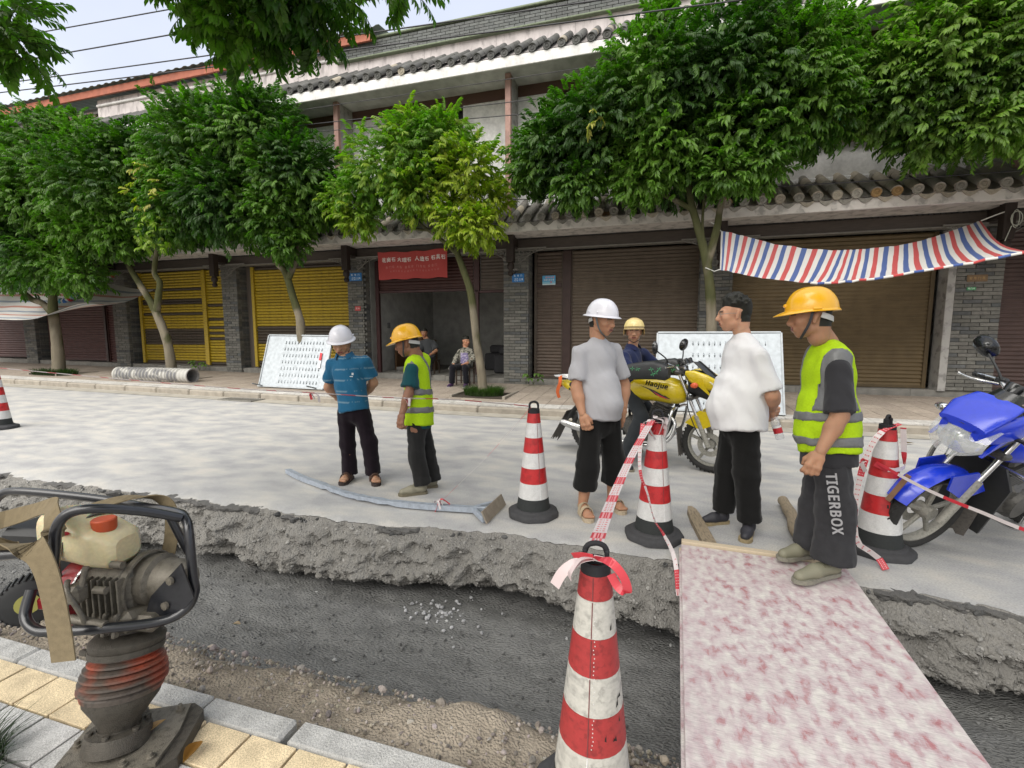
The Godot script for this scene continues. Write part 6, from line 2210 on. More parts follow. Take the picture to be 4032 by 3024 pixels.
	plate("red_plate", "small red plate on the pillar left of the open shop", "sign", Vector3(-7.5, 2.15, -10.88), Vector2(0.17, 0.12), print_mat("red plate print", im6, 0.5))

func plate(called: String, label: String, cat: String, at: Vector3, s: Vector2, m: Material, group := "") -> void:
	var mb := MB.new()
	mb.quad(Vector3(-s.x / 2, -s.y / 2, 0.006), Vector3(s.x / 2, -s.y / 2, 0.006), Vector3(s.x / 2, s.y / 2, 0.006), Vector3(-s.x / 2, s.y / 2, 0.006), Vector3(0, 0, 1))
	for e in [[Vector3(-1, -1, 0), Vector3(1, -1, 0)], [Vector3(1, -1, 0), Vector3(1, 1, 0)], [Vector3(1, 1, 0), Vector3(-1, 1, 0)], [Vector3(-1, 1, 0), Vector3(-1, -1, 0)]]:
		var a: Vector3 = e[0] * Vector3(s.x / 2, s.y / 2, 0)
		var b: Vector3 = e[1] * Vector3(s.x / 2, s.y / 2, 0)
		var nn := Vector3((a + b).x / s.x, (a + b).y / s.y, 0).normalized()
		mb.tri(a, b, b + Vector3(0, 0, 0.006), nn, nn, nn); mb.tri(a, b + Vector3(0, 0, 0.006), a + Vector3(0, 0, 0.006), nn, nn, nn)
	var o := put(called, mb, m)
	o.position = at
	tag(o, label, cat, group)

func cables() -> void:
	for c in [[Vector3(-30, 8.7, -7), Vector3(14, 6.2, -7), 0.011, "topmost of the four cables crossing the sky"], [Vector3(-30, 8.05, -7), Vector3(14, 6.0, -7), 0.012, "second cable from the top crossing the sky"], [Vector3(-30, 7.85, -7), Vector3(14, 5.3, -7), 0.011, "third cable from the top crossing the sky"], [Vector3(-30, 7.75, -7), Vector3(14, 5.0, -7), 0.011, "lowest of the four cables crossing the sky"],
		[Vector3(-24, 6.95, -9.5), Vector3(12, 5.75, -9.5), 0.009, "upper of the two cables across the dark upper window"], [Vector3(-24, 7.05, -9.5), Vector3(12, 5.25, -9.5), 0.009, "lower of the two cables across the dark upper window"], [Vector3(-24, 6.95, -9.5), Vector3(12, 6.5, -9.5), 0.007, "thin cable strung just under the upper eave"], [Vector3(-3.0, 4.28, -9.7), Vector3(12, 4.0, -9.4), 0.009, "cable above the lower tiled eave on the right"]]:
		var a: Vector3 = c[0]
		var b: Vector3 = c[1]
		var pts := []
		for i in 25:
			var t := i / 24.0
			pts.append(a.lerp(b, t) + Vector3(0, -0.12 * sin(PI * t), 0))
		var mb := MB.new()
		mb.tube(pts, c[2], 5)
		var o := put("cable", mb, M["cable"])
		tag(o, c[3], "cable", "overhead cables")

func leaning_panel(label: String, bl: Vector3, br: Vector3, tl: Vector3, rows: int, cols: int, tagged: bool) -> void:
	var o := thing("steel_panel", label, "panel", (bl + br) / 2, 0.0, "louvred steel panels")
	var x := (br - bl)
	var w := x.length()
	x = x.normalized()
	var y := (tl - bl)
	var h := y.length()
	y = (y - x * y.dot(x)).normalized()
	var z := x.cross(y).normalized()
	var m := Transform3D(Basis(x, y, z), bl)
	var s := MB.new()
	var p := PackedVector3Array()
	for j in 14:
		for i in 20:
			var u := i / 19.0
			var v := j / 13.0
			p.append(m * Vector3(u * w, v * h, 0.012 * noise(u * 130.0, v * 90.0, bl.x * 30.0)))
	s.shell(p, 20, 14, 0.003, z)
	put("sheet", s, M["galvanised"], o, true)
	for r in rows:
		for c in cols:
			var l := MB.new()
			l.ball(m * Vector3(w * (0.30 + 0.58 * c / (cols - 1.0)), h * (0.1 + 0.76 * r / (rows - 1.0)), 0.006), Vector3(0.010, 0.042, 0.007), m.basis, 6, 5)
			put("louvre", l, M["galvanised"], o, true)
	var f := MB.new()
	f.box(m * Vector3(w / 2, -0.01, 0.02), Vector3(w * 1.02, 0.035, 0.05), 0.004, m.basis)
	f.box(m * Vector3(-0.008, h / 2, -0.005), Vector3(0.03, h, 0.05), 0.004, m.basis)
	f.box(m * Vector3(w + 0.008, h / 2, -0.005), Vector3(0.03, h, 0.05), 0.004, m.basis)
	f.box(m * Vector3(w / 2, h + 0.008, -0.005), Vector3(w, 0.03, 0.05), 0.004, m.basis)
	put("frame", f, mat("panel frame", lc(0.42, 0.45, 0.47), 0.5, {metal = 0.2, tex = T.blotch, scale = 1.0}), o, true)
	var lg := MB.new()
	for k in [0.08, 0.92]:
		var a := m * Vector3(w * k, h * 0.8, -0.03)
		lg.col = Color(0.22, 0.24, 0.25)
		lg.tube([a, Vector3(a.x, bl.y + 0.02, a.z - 0.42)], 0.018, 6)
		lg.tube([Vector3(a.x, bl.y + 0.02, a.z - 0.42), m * Vector3(w * k, 0, 0.0), m * Vector3(w * k - 0.1, 0.0, 0.25)], 0.016, 6)
	put("stand", lg, M["steel"], o, true)
	if tagged:
		var t := MB.new()
		t.box(m * Vector3(w * 0.885, h * 0.60, 0.02), Vector3(0.06, 0.17, 0.008), 0.001, m.basis)
		put("red_tag", t, M["red print"], o, true)
		var t2 := MB.new()
		t2.box(m * Vector3(w * 0.885, h * 0.45, 0.02), Vector3(0.06, 0.17, 0.008), 0.001, m.basis)
		put("white_tag", t2, M["white print"], o, true)

func street_things() -> void:
	object_materials()
	tarps()
	signs()
	cables()
	cone(Vector3(-0.846, 0, -3.488), "traffic cone left of the man in the grey shirt, a tape end on its top", 1.0, 0.35)
	cone(Vector3(0.076, 0.0, -3.327), "traffic cone with knotted tape between the grey and white shirted men", 1.0, 0.2)
	cone(Vector3(1.504, 0, -3.522), "traffic cone wrapped in tape beside the blue motorcycle", 1.0, 0.9)
	cone(Vector3(-9.42, 0.02, -4.472), "distant traffic cone cut by the left edge of the view", 1.0, 0.3)
	var fc := cone(Vector3(-0.127, 0.0, -1.286), "large scuffed traffic cone in the foreground with a bow of tape", 0.915, 0.15, true)
	var tear := MB.new()
	tear.col = Color(0.02, 0.02, 0.02)
	for q in [[0.74, 0.66, 0.018, 0.004], [0.66, 0.42, 0.02, 0.006], [0.5, 0.44, 0.008, 0.012], [1.2, 0.33, 0.016, 0.003], [0.85, 0.32, 0.01, 0.008], [0.62, 0.37, 0.012, 0.003]]:
		var r := lerpf(0.132, 0.044, (q[1] - 0.04) / 0.8) + 0.002
		var c := Vector3(cos(q[0]) * r, q[1], sin(q[0]) * r)
		var n := Vector3(cos(q[0]), 0.1, sin(q[0])).normalized()
		var sd := Vector3(-sin(q[0]), 0, cos(q[0]))
		tear.flat(c + Vector3(0, q[2], 0), c + sd * q[3] - Vector3(0, q[2] * 0.2, 0), c - sd * q[3] * 0.6 - Vector3(0, q[2], 0), n)
		tear.flat(c + Vector3(0, q[2] * 0.6, 0) + sd * q[3], c + sd * q[3] * 1.6 - Vector3(0, q[2] * 0.4, 0), c - sd * q[3] * 0.2 - Vector3(0, q[2] * 0.5, 0), n)
	put("tear", tear, M["rubber"], fc)
	var dots := MB.new()
	dots.col = Color(0.7, 0.7, 0.68)
	for i in 34:
		var y := 0.3 + i * 0.0125
		var r := lerpf(0.132, 0.044, (y - 0.04) / 0.8) + 0.002
		var a := 1.6 + 0.02 * sin(i * 1.7) + (0.04 if i % 3 == 0 else 0.0)
		dots.box(Vector3(cos(a) * r, y, sin(a) * r), Vector3(0.003, 0.003, 0.0015), 0.0, Basis(Vector3.UP, PI / 2 - a))
	stuff(put("stitch_dots", dots, M["rubber"], fc))
	tape("long barrier tape stretched left from the middle cone past the blue-shirted man", [Vector3(-9.6, 1.2, -3.25), Vector3(-6.959, 1.061, -3.35), Vector3(-4.201, 0.939, -3.43), Vector3(-2.853, 0.911, -3.45), Vector3(-2.05, 0.897, -3.455), Vector3(-1.5, 0.90, -3.47), Vector3(-0.87, 0.87, -3.488)], [Vector3(0, 0.5, 1)], 0.026, 0.26, [[Vector3(-2.853, 0.905, -3.44), 3, 0.1], [Vector3(-1.93, 0.895, -3.44), 4, 0.12]])
	tape("barrier tape slanting from the middle cone down to the bent post", [Vector3(-0.86, 0.87, -3.47), Vector3(-1.2, 0.47, -3.40), Vector3(-1.591, 0.07, -3.33)], [Vector3(1, 1, 0.5)], 0.022, 0.3, [[Vector3(-1.6, 0.08, -3.33), 7, 0.12]])
	tape("printed barrier tape running from the taped cone to the foreground cone", [Vector3(0.04, 0.842, -3.29), Vector3(-0.062, 0.74, -2.79), Vector3(-0.128, 0.69, -2.188), Vector3(-0.138, 0.745, -1.65), Vector3(-0.133, 0.81, -1.32)], [Vector3(1, 0.1, 0.2)], 0.046, 0.2, [[Vector3(0.05, 0.83, -3.28), 7, 0.15], [Vector3(0.06, 0.86, -3.29), 3, 0.14]], true)
	var bow := tape("bow of barrier tape tied round the top of the foreground cone", [Vector3(-0.19, 0.79, -1.27), Vector3(-0.16, 0.806, -1.25), Vector3(-0.127, 0.81, -1.238), Vector3(-0.09, 0.80, -1.25)], [Vector3(0, 1, 0.4)], 0.022, 0.16)
	var bw := MB.new()
	bw.col = Color(0.72, 0.6, 0.6)
	bw.strap(curve([Vector3(-0.13, 0.805, -1.235), Vector3(-0.17, 0.80, -1.22), Vector3(-0.21, 0.765, -1.22), Vector3(-0.235, 0.715, -1.23)], 5), [Vector3(0.6, 0.3, 1), Vector3(0.8, 0.3, 0.6), Vector3(0.9, 0.2, 0.3)], 0.03, 0.0008)
	bw.strap(curve([Vector3(-0.13, 0.81, -1.235), Vector3(-0.16, 0.815, -1.21), Vector3(-0.185, 0.78, -1.2), Vector3(-0.19, 0.755, -1.21)], 5), [Vector3(0.6, 0.3, 1)], 0.02, 0.0008)
	put("tail", bw, M["tape"], bow, true)
	var bw2 := MB.new()
	bw2.col = Color(0.6, 0.06, 0.08)
	bw2.strap(curve([Vector3(-0.125, 0.81, -1.235), Vector3(-0.08, 0.815, -1.215), Vector3(-0.045, 0.78, -1.21), Vector3(-0.035, 0.735, -1.22), Vector3(-0.06, 0.74, -1.23), Vector3(-0.08, 0.77, -1.235)], 5), [Vector3(0.3, 0.5, 1), Vector3(0.9, 0.3, 0.5), Vector3(1, 0.2, 0)], 0.024, 0.0008)
	put("loop", bw2, M["tape"], bow, true)
	tape("barrier tape hanging down the taped cone over the broken road edge", [Vector3(-0.02, 0.817, -3.279), Vector3(-0.035, 0.6, -3.22), Vector3(-0.02, 0.471, -3.17), Vector3(0.018, 0.39, -3.14), Vector3(0.07, 0.214, -3.1), Vector3(0.128, 0.132, -3.08), Vector3(0.196, 0.033, -2.96), Vector3(0.217, -0.117, -2.78)], [Vector3(1, 0.2, 0.2), Vector3(0.3, 0.3, 1), Vector3(1, 0.2, 0.2)], 0.03, 0.22, [], true)
	tape("barrier tape from the right cone out past the blue motorcycle", [Vector3(1.43, 0.61, -3.45), Vector3(1.58, 0.53, -3.2), Vector3(1.70, 0.5, -2.95), Vector3(1.83, 0.5, -2.6), Vector3(2.4, 0.55, -1.9)], [Vector3(0.3, 1, 0.3)], 0.018, 0.25)
	tape("barrier tape wound loosely down the right cone to the ground", [Vector3(1.56, 0.86, -3.5), Vector3(1.44, 0.8, -3.46), Vector3(1.37, 0.654, -3.44), Vector3(1.33, 0.466, -3.42), Vector3(1.30, 0.264, -3.37), Vector3(1.30, 0.13, -3.31), Vector3(1.35, 0.09, -3.28), Vector3(1.40, 0.06, -3.27), Vector3(1.42, 0.012, -3.2)], [Vector3(1, 0.2, 0.6)], 0.036, 0.22, [[Vector3(1.36, 0.62, -3.44), 2, 0.08]], true)
	var tw := tape("barrier tape looped round the right cone at half height", [Vector3(1.42, 0.6, -3.45), Vector3(1.5, 0.57, -3.43), Vector3(1.58, 0.59, -3.45), Vector3(1.60, 0.62, -3.5), Vector3(1.57, 0.84, -3.48)], [Vector3(0, 1, 0.2)], 0.03, 0.16)
	bent_post()
	bridge_boards()
	pipe()
	leaning_panel("bent louvred steel panel leaning beside the blue-shirted man", Vector3(-8.72, 0.26, -8.68), Vector3(-6.95, 0.24, -8.68), Vector3(-8.56, 1.42, -9.05), 7, 13, true)
	leaning_panel("pale louvred steel panel standing behind the yellow motorcycle", Vector3(0.16, 0.17, -8.28), Vector3(2.12, 0.17, -8.28), Vector3(0.13, 1.47, -8.75), 6, 14, false)
	grate()
	small_things()

func bent_post() -> void:
	var o := thing("bent_post", "bent galvanised steel post with a forked foot lying at the trench edge", "post", Vector3(-2.2, 0, -3.35))
	var pts := curve([Vector3(-3.531, 0.035, -3.818), Vector3(-3.2, 0.03, -3.66), Vector3(-2.856, 0.034, -3.523), Vector3(-2.55, 0.03, -3.41), Vector3(-2.284, 0.036, -3.34), Vector3(-1.876, 0.032, -3.315), Vector3(-1.403, 0.032, -3.36), Vector3(-1.3, 0.032, -3.375)], 5)
	var mb := MB.new()
	mb.col = Color(0.5, 0.56, 0.64)
	var rows := []
	for i in pts.size():
		var t: Vector3 = (pts[mini(i + 1, pts.size() - 1)] - pts[maxi(i - 1, 0)]).normalized()
		var x := t.cross(Vector3.UP).normalized()
		var w := 0.026 + (0.006 * sin(i * 2.1) if i > 8 and i < 25 else 0.0)
		var h := 0.022 - (0.008 * absf(sin(i * 1.3)) if i > 10 and i < 24 else 0.0)
		rows.append(PackedVector3Array([pts[i] + x * w + Vector3(0, h, 0), pts[i] - x * w + Vector3(0, h * 0.9, 0), pts[i] - x * w - Vector3(0, h, 0), pts[i] + x * w - Vector3(0, h, 0)]))
	for i in rows.size() - 1:
		for k in 4: mb.flat4(rows[i][k], rows[i][(k + 1) % 4], rows[i + 1][(k + 1) % 4], rows[i + 1][k])
	mb.flat4(rows[-1][0], rows[-1][1], rows[-1][2], rows[-1][3])
	put("tube", mb, M["steel"], o, true)
	for e in [Vector3(-1.17, 0.04, -3.56), Vector3(-1.16, 0.035, -3.40), Vector3(-1.16, 0.025, -3.20)]:
		var b := MB.new()
		b.col = Color(0.5, 0.56, 0.64)
		var a := Vector3(-1.32, 0.032, -3.375)
		b.box((a + e) / 2, Vector3(0.04, (e - a).length(), 0.03), 0.003, along(e - a))
		put("fork", b, M["steel"], o, true)
	var f := MB.new()
	f.col = Color(0.42, 0.36, 0.28)
	f.box(Vector3(-1.14, 0.055, -3.38), Vector3(0.012, 0.1, 0.42), 0.002, Basis.from_euler(Vector3(0, -0.05, 0.45)))
	put("foot_plate", f, M["steel"], o, true)

func bridge_boards() -> void:
	var bt := ntex(41, 0.016, [[0.1, lc(0.40, 0.16, 0.17)], [0.26, lc(0.47, 0.33, 0.34)], [0.4, lc(0.52, 0.43, 0.44)], [0.55, lc(0.57, 0.50, 0.49)], [0.7, lc(0.61, 0.565, 0.54)], [0.86, lc(0.66, 0.63, 0.58)]], 7, FastNoiseLite.TYPE_SIMPLEX_SMOOTH, 40.0, 1024)
	var scr := ntex(42, 0.03, [[0.1, 0.72], [0.45, 0.9], [0.75, 1.0]], 5)
	mat("worn formwork", Color(1, 1, 1), 0.6, {tex = bt, scale = Vector3(0.95, 1.0, 0.6), det = scr, dscale = Vector3(1.3, 3.0, 9.0), local = true, bump = T.hgrain, depth = 0.08})
	var o := thing("bridge_boards", "stack of worn pink formwork boards laid as a bridge over the trench", "boards", Vector3(0.648, 0, -2.12), deg_to_rad(-3.2))
	for q in [[0.0, 0.052, 0.0, 0.015, 0.915, 1.93], [-0.012, 0.034, 0.012, 0.016, 0.915, 1.86], [0.008, 0.015, 0.03, 0.016, 0.91, 1.9]]:
		var b := MB.new()
		b.box(Vector3(q[0], q[1], q[2]), Vector3(q[4], q[3], q[5]), 0.002)
		put("board", b, M["worn formwork"], o)
	for q in [[0.01, 0.06, -1.0, 0.05, 0.93], [0.0, 0.028, -0.93, 0.045, 0.94]]:
		var b := MB.new()
		b.box(Vector3(q[0], q[1], q[2]), Vector3(q[4], 0.03, q[3]), 0.003)
		put("batten", b, M["ply"], o)
	var st := thing("timber_stake", "short grey wooden stake lying beyond the left end of the boards", "stake", Vector3(0.4, 0, -3.55), 0.1)
	var p := MB.new()
	p.prism([Vector2(-0.042, -0.36), Vector2(0.045, -0.36), Vector2(0.043, 0.2), Vector2(0.035, 0.3), Vector2(0.012, 0.36), Vector2(-0.02, 0.35), Vector2(-0.036, 0.27), Vector2(-0.045, 0.1)], 0.04, Transform3D(Basis(Vector3.RIGHT, -PI / 2), Vector3(0, 0.004, 0)))
	put("stake_wood", p, M["old wood"], st)
	var lg := thing("wooden_pole", "round bark-stripped wooden pole lying behind the worker on the boards", "pole", Vector3(1.06, 0, -3.7))
	var l := MB.new()
	var pts := []
	var rad := []
	for i in 12:
		var t := i / 11.0
		pts.append(Vector3(1.0, 0.045, -3.17).lerp(Vector3(1.13, 0.045, -4.25), t) + Vector3(0.008 * sin(i), 0.004 * sin(i * 2.0), 0))
		rad.append(0.042 + 0.004 * sin(i * 1.7))
	l.tube(pts, rad, 12)
	put("pole_wood", l, M["old wood"], lg, true)

func pipe() -> void:
	var o := thing("corrugated_pipe", "short length of ribbed grey drain pipe lying on the far pavement", "pipe", Vector3(-12.1, 0.38, -8.72))
	var m := Transform3D(Basis(Vector3(0, 0, 1), -PI / 2) * Basis.IDENTITY, Vector3(-13.35, 0.42, -8.72))
	m.basis = Basis(Vector3(0.0, 1, 0), Vector3(1, 0, -0.05).normalized(), Vector3(0.05, 0, 1).normalized())
	var prof := []
	for i in 22:
		var y := 0.02 + i * 0.11
		var k := 0.0 if i < 19 else -0.012
		prof.append(Vector2(0.165, y)); prof.append(Vector2(0.195 + k, y + 0.025)); prof.append(Vector2(0.195 + k, y + 0.065)); prof.append(Vector2(0.165, y + 0.09))
	var s := MB.new()
	s.lathe(prof, 28, m)
	for i in s.v.size():
		var q := m.affine_inverse() * s.v[i]
		var out := Vector2(q.x, q.z).length() > 0.178
		s.c[i] = Color(0.55, 0.54, 0.5) if not out or noise(q.y * 300.0, atan2(q.z, q.x) * 100.0) > 0.05 or q.y > 2.1 or q.y < 0.15 else Color(0.2, 0.2, 0.21)
	put("ribbed_wall", s, M["rubber"], o, true)
	var inn := MB.new()
	inn.col = Color(0.3, 0.29, 0.28)
	inn.lathe([Vector2(0.16, 0.02), Vector2(0.16, 2.42), Vector2(0.185, 2.425), Vector2(0.185, 2.4)], 28, m)
	put("lining", inn, M["rubber"], o, true)

func grate() -> void:
	var o := thing("drain_grate", "cast drain grate in the gutter below the leaning steel panel", "grate", Vector3(-8.3, road_y(-8.3, -7.75), -7.76))
	var f := MB.new()
	f.col = Color(0.3, 0.29, 0.26)
	for z in [-0.17, 0.17]: f.box(Vector3(0, 0.01, z), Vector3(0.9, 0.024, 0.04), 0.004)
	for x in [-0.43, 0.43]: f.box(Vector3(x, 0.01, 0), Vector3(0.04, 0.024, 0.3), 0.004)
	put("frame", f, M["steel"], o)
	for i in 12:
		var b := MB.new()
		b.col = Color(0.3, 0.29, 0.26)
		b.box(Vector3(-0.38 + i * 0.069, 0.008, 0), Vector3(0.03, 0.018, 0.3), 0.003)
		put("bar", b, M["steel"], o)
	var d := MB.new()
	d.col = Color(0.02, 0.02, 0.02)
	d.box(Vector3(0, -0.002, 0), Vector3(0.82, 0.01, 0.3))
	put("sump", d, M["steel"], o)

func fallen_leaf(label: String, at: Vector3, turn: float, l: float, c: Color, curl := 0.3) -> void:
	var mb := MB.new()
	var p := PackedVector3Array()
	for j in 7:
		var t := j / 6.0
		var w := l * 0.22 * sin(PI * pow(t, 0.8))
		for i in 5:
			var s := (i - 2) / 2.0
			p.append(Vector3(s * w, curl * l * (0.35 * s * s * sin(PI * t) + 0.25 * t * t) + 0.003, (t - 0.5) * l))
	mb.col = c
	mb.shell(p, 5, 7, 0.0008)
	var o := put("fallen_leaf", mb, M["leaf"])
	o.position = at
	o.rotation.y = turn
	tag(o, label, "leaf", "fallen leaves")

func small_things() -> void:
	fallen_leaf("yellow fallen leaf beside the rammer's foot on the yellow tiles", Vector3(-1.47, 0.012, -0.99), 0.5, 0.09, Color(0.55, 0.38, 0.03), 0.3)
	fallen_leaf("curled brown and yellow leaf leaning on the rammer's foot plate", Vector3(-1.43, 0.02, -1.06), 0.35, 0.10, Color(0.42, 0.2, 0.04), 0.6)
	fallen_leaf("tan fallen leaf lying on the rammer's foot plate", Vector3(-1.6, 0.07, -1.06), 2.8, 0.07, Color(0.45, 0.28, 0.14), 0.4)
	fallen_leaf("dry brown leaf upright on the dirt bank", Vector3(-0.62, -0.2, -1.62), 1.2, 0.06, Color(0.33, 0.22, 0.11), 0.7)
	fallen_leaf("dry pale leaf on the trench floor at the left", Vector3(-2.5, -0.44, -2.2), 1.5, 0.07, Color(0.4, 0.3, 0.2), 0.6)
	fallen_leaf("yellow fallen leaf on the gutter by the yellow motorcycle", Vector3(-1.15, 0.012, -7.5), 1.3, 0.13, Color(0.6, 0.48, 0.15), 0.3)
	fallen_leaf("brown fallen leaf on the road behind the right cone", Vector3(3.3, 0.012, -7.2), 1.4, 0.16, Color(0.2, 0.14, 0.08), 0.2)
	fallen_leaf("yellow curled leaf at the trench edge beside the foreground cone", Vector3(0.06, -0.38, -1.72), 0.9, 0.06, Color(0.6, 0.42, 0.04), 0.9)
	# dark mirror-box lamp on the pillar
	var o := thing("wall_lamp", "small grey lamp fixed to the pillar right of the open shop", "lamp", Vector3(-3.12, 2.95, -10.75))
	var mb := MB.new()
	mb.col = Color(0.35, 0.34, 0.32)
	mb.box(Vector3(0, 0.03, 0), Vector3(0.22, 0.05, 0.16), 0.015)
	put("hood", mb, M["steel"], o)
	var b := MB.new()
	b.col = Color(0.03, 0.03, 0.03)
	b.lathe([Vector2(0.0, -0.08), Vector2(0.05, -0.07), Vector2(0.075, -0.03), Vector2(0.075, 0.005), Vector2(0, 0.005)], 12)
	put("bowl", b, M["gloss black"], o)
	shop_inside()

func shop_inside() -> void:
	var y := step_y(-5.0)
	var o := thing("cabinet", "brown wooden cabinet with an open dark niche inside the shop", "cabinet", Vector3(-6.6, y, -12.4))
	var w := mat("cabinet wood", lc(0.14, 0.075, 0.035), 0.7, {tex = T.stain, scale = Vector3(1.0, 6, 1.0)})
	var c := MB.new()
	for q in [[Vector3(0, 0.62, 0), Vector3(1.15, 0.05, 0.5)], [Vector3(-0.55, 0.31, 0), Vector3(0.05, 0.58, 0.48)], [Vector3(0.55, 0.31, 0), Vector3(0.05, 0.58, 0.48)], [Vector3(0, 0.3, -0.23), Vector3(1.05, 0.58, 0.02)], [Vector3(0, 0.78, -0.05), Vector3(1.1, 0.26, 0.38)]]:
		c.box(q[0], q[1], 0.006)
	put("carcass", c, w, o)
	var t := MB.new()
	t.box(Vector3(-0.12, 1.04, -0.05), Vector3(0.7, 0.25, 0.3), 0.008)
	put("box_on_top", t, w, o)
	for i in 5:
		var s := MB.new()
		s.col = Color(0.45, 0.44, 0.42) * rf(0.5, 1.0)
		s.box(Vector3(0, 0, 0), Vector3(rf(0.45, 0.6), 0.03, rf(0.3, 0.4)), 0.003)
		var k := put("stone_sample", s, M["kerb"])
		k.position = Vector3(-6.5 + rf(-0.04, 0.04), y + 0.016 + i * 0.031, -11.75)
		k.rotation.y = rf(-0.15, 0.15)
		tag(k, ["bottom", "second lowest", "middle", "second highest", "topmost"][i] + " stone slab of the low stack in front of the cabinet", "stone slab", "stone slabs stacked in the shop")
	for q in [[-4.4, 0.7, 0.5, 0.7, -13.6, "dark stone slab bench at the back of the shop"], [-3.85, 0.5, 0.5, 0.9, -12.6, "dark covered machine by the right wall of the shop"]]:
		var b := MB.new()
		b.col = Color(0.03, 0.03, 0.032)
		b.box(Vector3(0, q[2] / 2, 0), Vector3(q[1], q[2], q[3]), 0.03)
		b.box(Vector3(0, q[2] + 0.12, 0), Vector3(q[1] * 0.7, 0.25, q[3] * 0.6), 0.05)
		var k := put("workbench", b, M["rubber"])
		k.position = Vector3(q[0], y, q[4])
		tag(k, q[5], "workbench")
	for q in [[-7.255, 1.72, 0.02, 0.16, "grey switch box on the left wall of the shop", Color(0.2, 0.2, 0.2)], [-7.255, 1.36, 0.03, 0.13, "brown socket box low on the left wall of the shop", Color(0.12, 0.05, 0.03)]]:
		var b := MB.new()
		b.col = q[5]
		b.box(Vector3(), Vector3(0.03, q[3], 0.14), 0.006)
		var k := put("switch_box", b, M["rubber"])
		k.position = Vector3(q[0], q[1], -12.0 if q[1] > 1.5 else -12.5)
		tag(k, q[4], "switch")
	# stools of the two sitters
	stool(Vector3(-4.24, pave_y(-4.2, -10.45), -10.42), 0.4, "low wooden chair under the woman in the patterned jacket", true)
	stool(Vector3(-5.68, y, -11.5), 0.36, "dark stool under the man sitting inside the shop", false)

func stool(at: Vector3, h: float, label: String, back: bool) -> void:
	var o := thing("chair" if back else "stool", label, "chair", at)
	var m := mat("chair wood", lc(0.07, 0.045, 0.03), 0.7, {tex = T.grain, scale = 4.0})
	var s := MB.new()
	s.box(Vector3(0, h, 0), Vector3(0.4, 0.03, 0.36), 0.008)
	put("seat", s, m, o)
	for x in [-0.17, 0.17]:
		for z in [-0.15, 0.15]:
			var l := MB.new()
			var top := h if not back or z > 0 else h + 0.42
			l.box(Vector3(x, top / 2, z), Vector3(0.035, top, 0.035), 0.005)
			put("leg", l, m, o)
	for yy in [0.12, 0.24]:
		var r := MB.new()
		r.box(Vector3(0, yy, 0.15), Vector3(0.31, 0.02, 0.02), 0.003)
		put("rung", r, m, o)
	if back:
		var r := MB.new()
		r.box(Vector3(0, h + 0.36, -0.15), Vector3(0.31, 0.08, 0.02), 0.004)
		put("back_rail", r, m, o)

# ---------------------------------------------------------------- motorcycles: x forward from the rear axle, z to the right
func ring(mb: MB, c: Vector3, ax: Vector3, r: float, w: float, sides := 36, tread := 0.0) -> void:
	var b := along(ax, Vector3.UP)
	var prof := []
	for i in 12:
		var a := TAU * i / 12.0
		prof.append(Vector2(r + cos(a) * w * 0.8, sin(a) * w))
	prof.append(prof[0])
	mb.lathe(prof, sides, Transform3D(b, c))

func wheel(o: Node3D, called: String, c: Vector3, ax: Vector3, front: bool, rim_m: Material) -> void:
	var t := MB.new()
	ring(t, c, ax, 0.262, 0.046 if front else 0.052)
	var b := along(ax, Vector3.UP)
	for i in 44:
		for s in [-1.0, 1.0]:
			var a: float = TAU * (i + 0.25 * s) / 44.0
			var r := Vector3(cos(a), 0, sin(a))
			t.box(c + b * (r * 0.297 + Vector3(0, s * 0.018, 0)), Vector3(0.02, 0.008, 0.022), 0.0, b * Basis(Vector3.UP, -a) * Basis(Vector3.RIGHT, s * 0.5))
	var w := put(called, t, M["tyre"], o)
	var m := MB.new()
	m.lathe([Vector2(0.225, -0.03), Vector2(0.236, -0.028), Vector2(0.236, 0.028), Vector2(0.225, 0.03), Vector2(0.212, 0.012), Vector2(0.212, -0.012), Vector2(0.225, -0.03)], 32, Transform3D(b, c))
	for i in 5:
		var a := TAU * i / 5.0 + 0.3
		var d := b * Vector3(cos(a), 0, sin(a))
		m.box(c + d * 0.13, Vector3(0.03, 0.18, 0.024), 0.006, along(d, ax))
	m.lathe([Vector2(0, -0.05), Vector2(0.045, -0.05), Vector2(0.05, 0.0), Vector2(0.045, 0.05), Vector2(0, 0.05)], 16, Transform3D(b, c))
	put("rim", m, rim_m, w)
	var d := MB.new()
	d.lathe([Vector2(0.07, 0.052), Vector2(0.125, 0.052), Vector2(0.125, 0.057), Vector2(0.07, 0.057), Vector2(0.07, 0.052)], 28, Transform3D(b, c))
	put("brake_disc", d, M["muddy alloy"], w)

func sec(x: float, y: float, hh: float, hw: float, e := 0.75, n := 20, z := 0.0) -> PackedVector3Array:
	var row := PackedVector3Array()
	for k in n:
		var a := TAU * k / n
		row.append(Vector3(x, y + signf(sin(a)) * pow(absf(sin(a)), e) * hh, z + signf(cos(a)) * pow(absf(cos(a)), e) * hw))
	return row

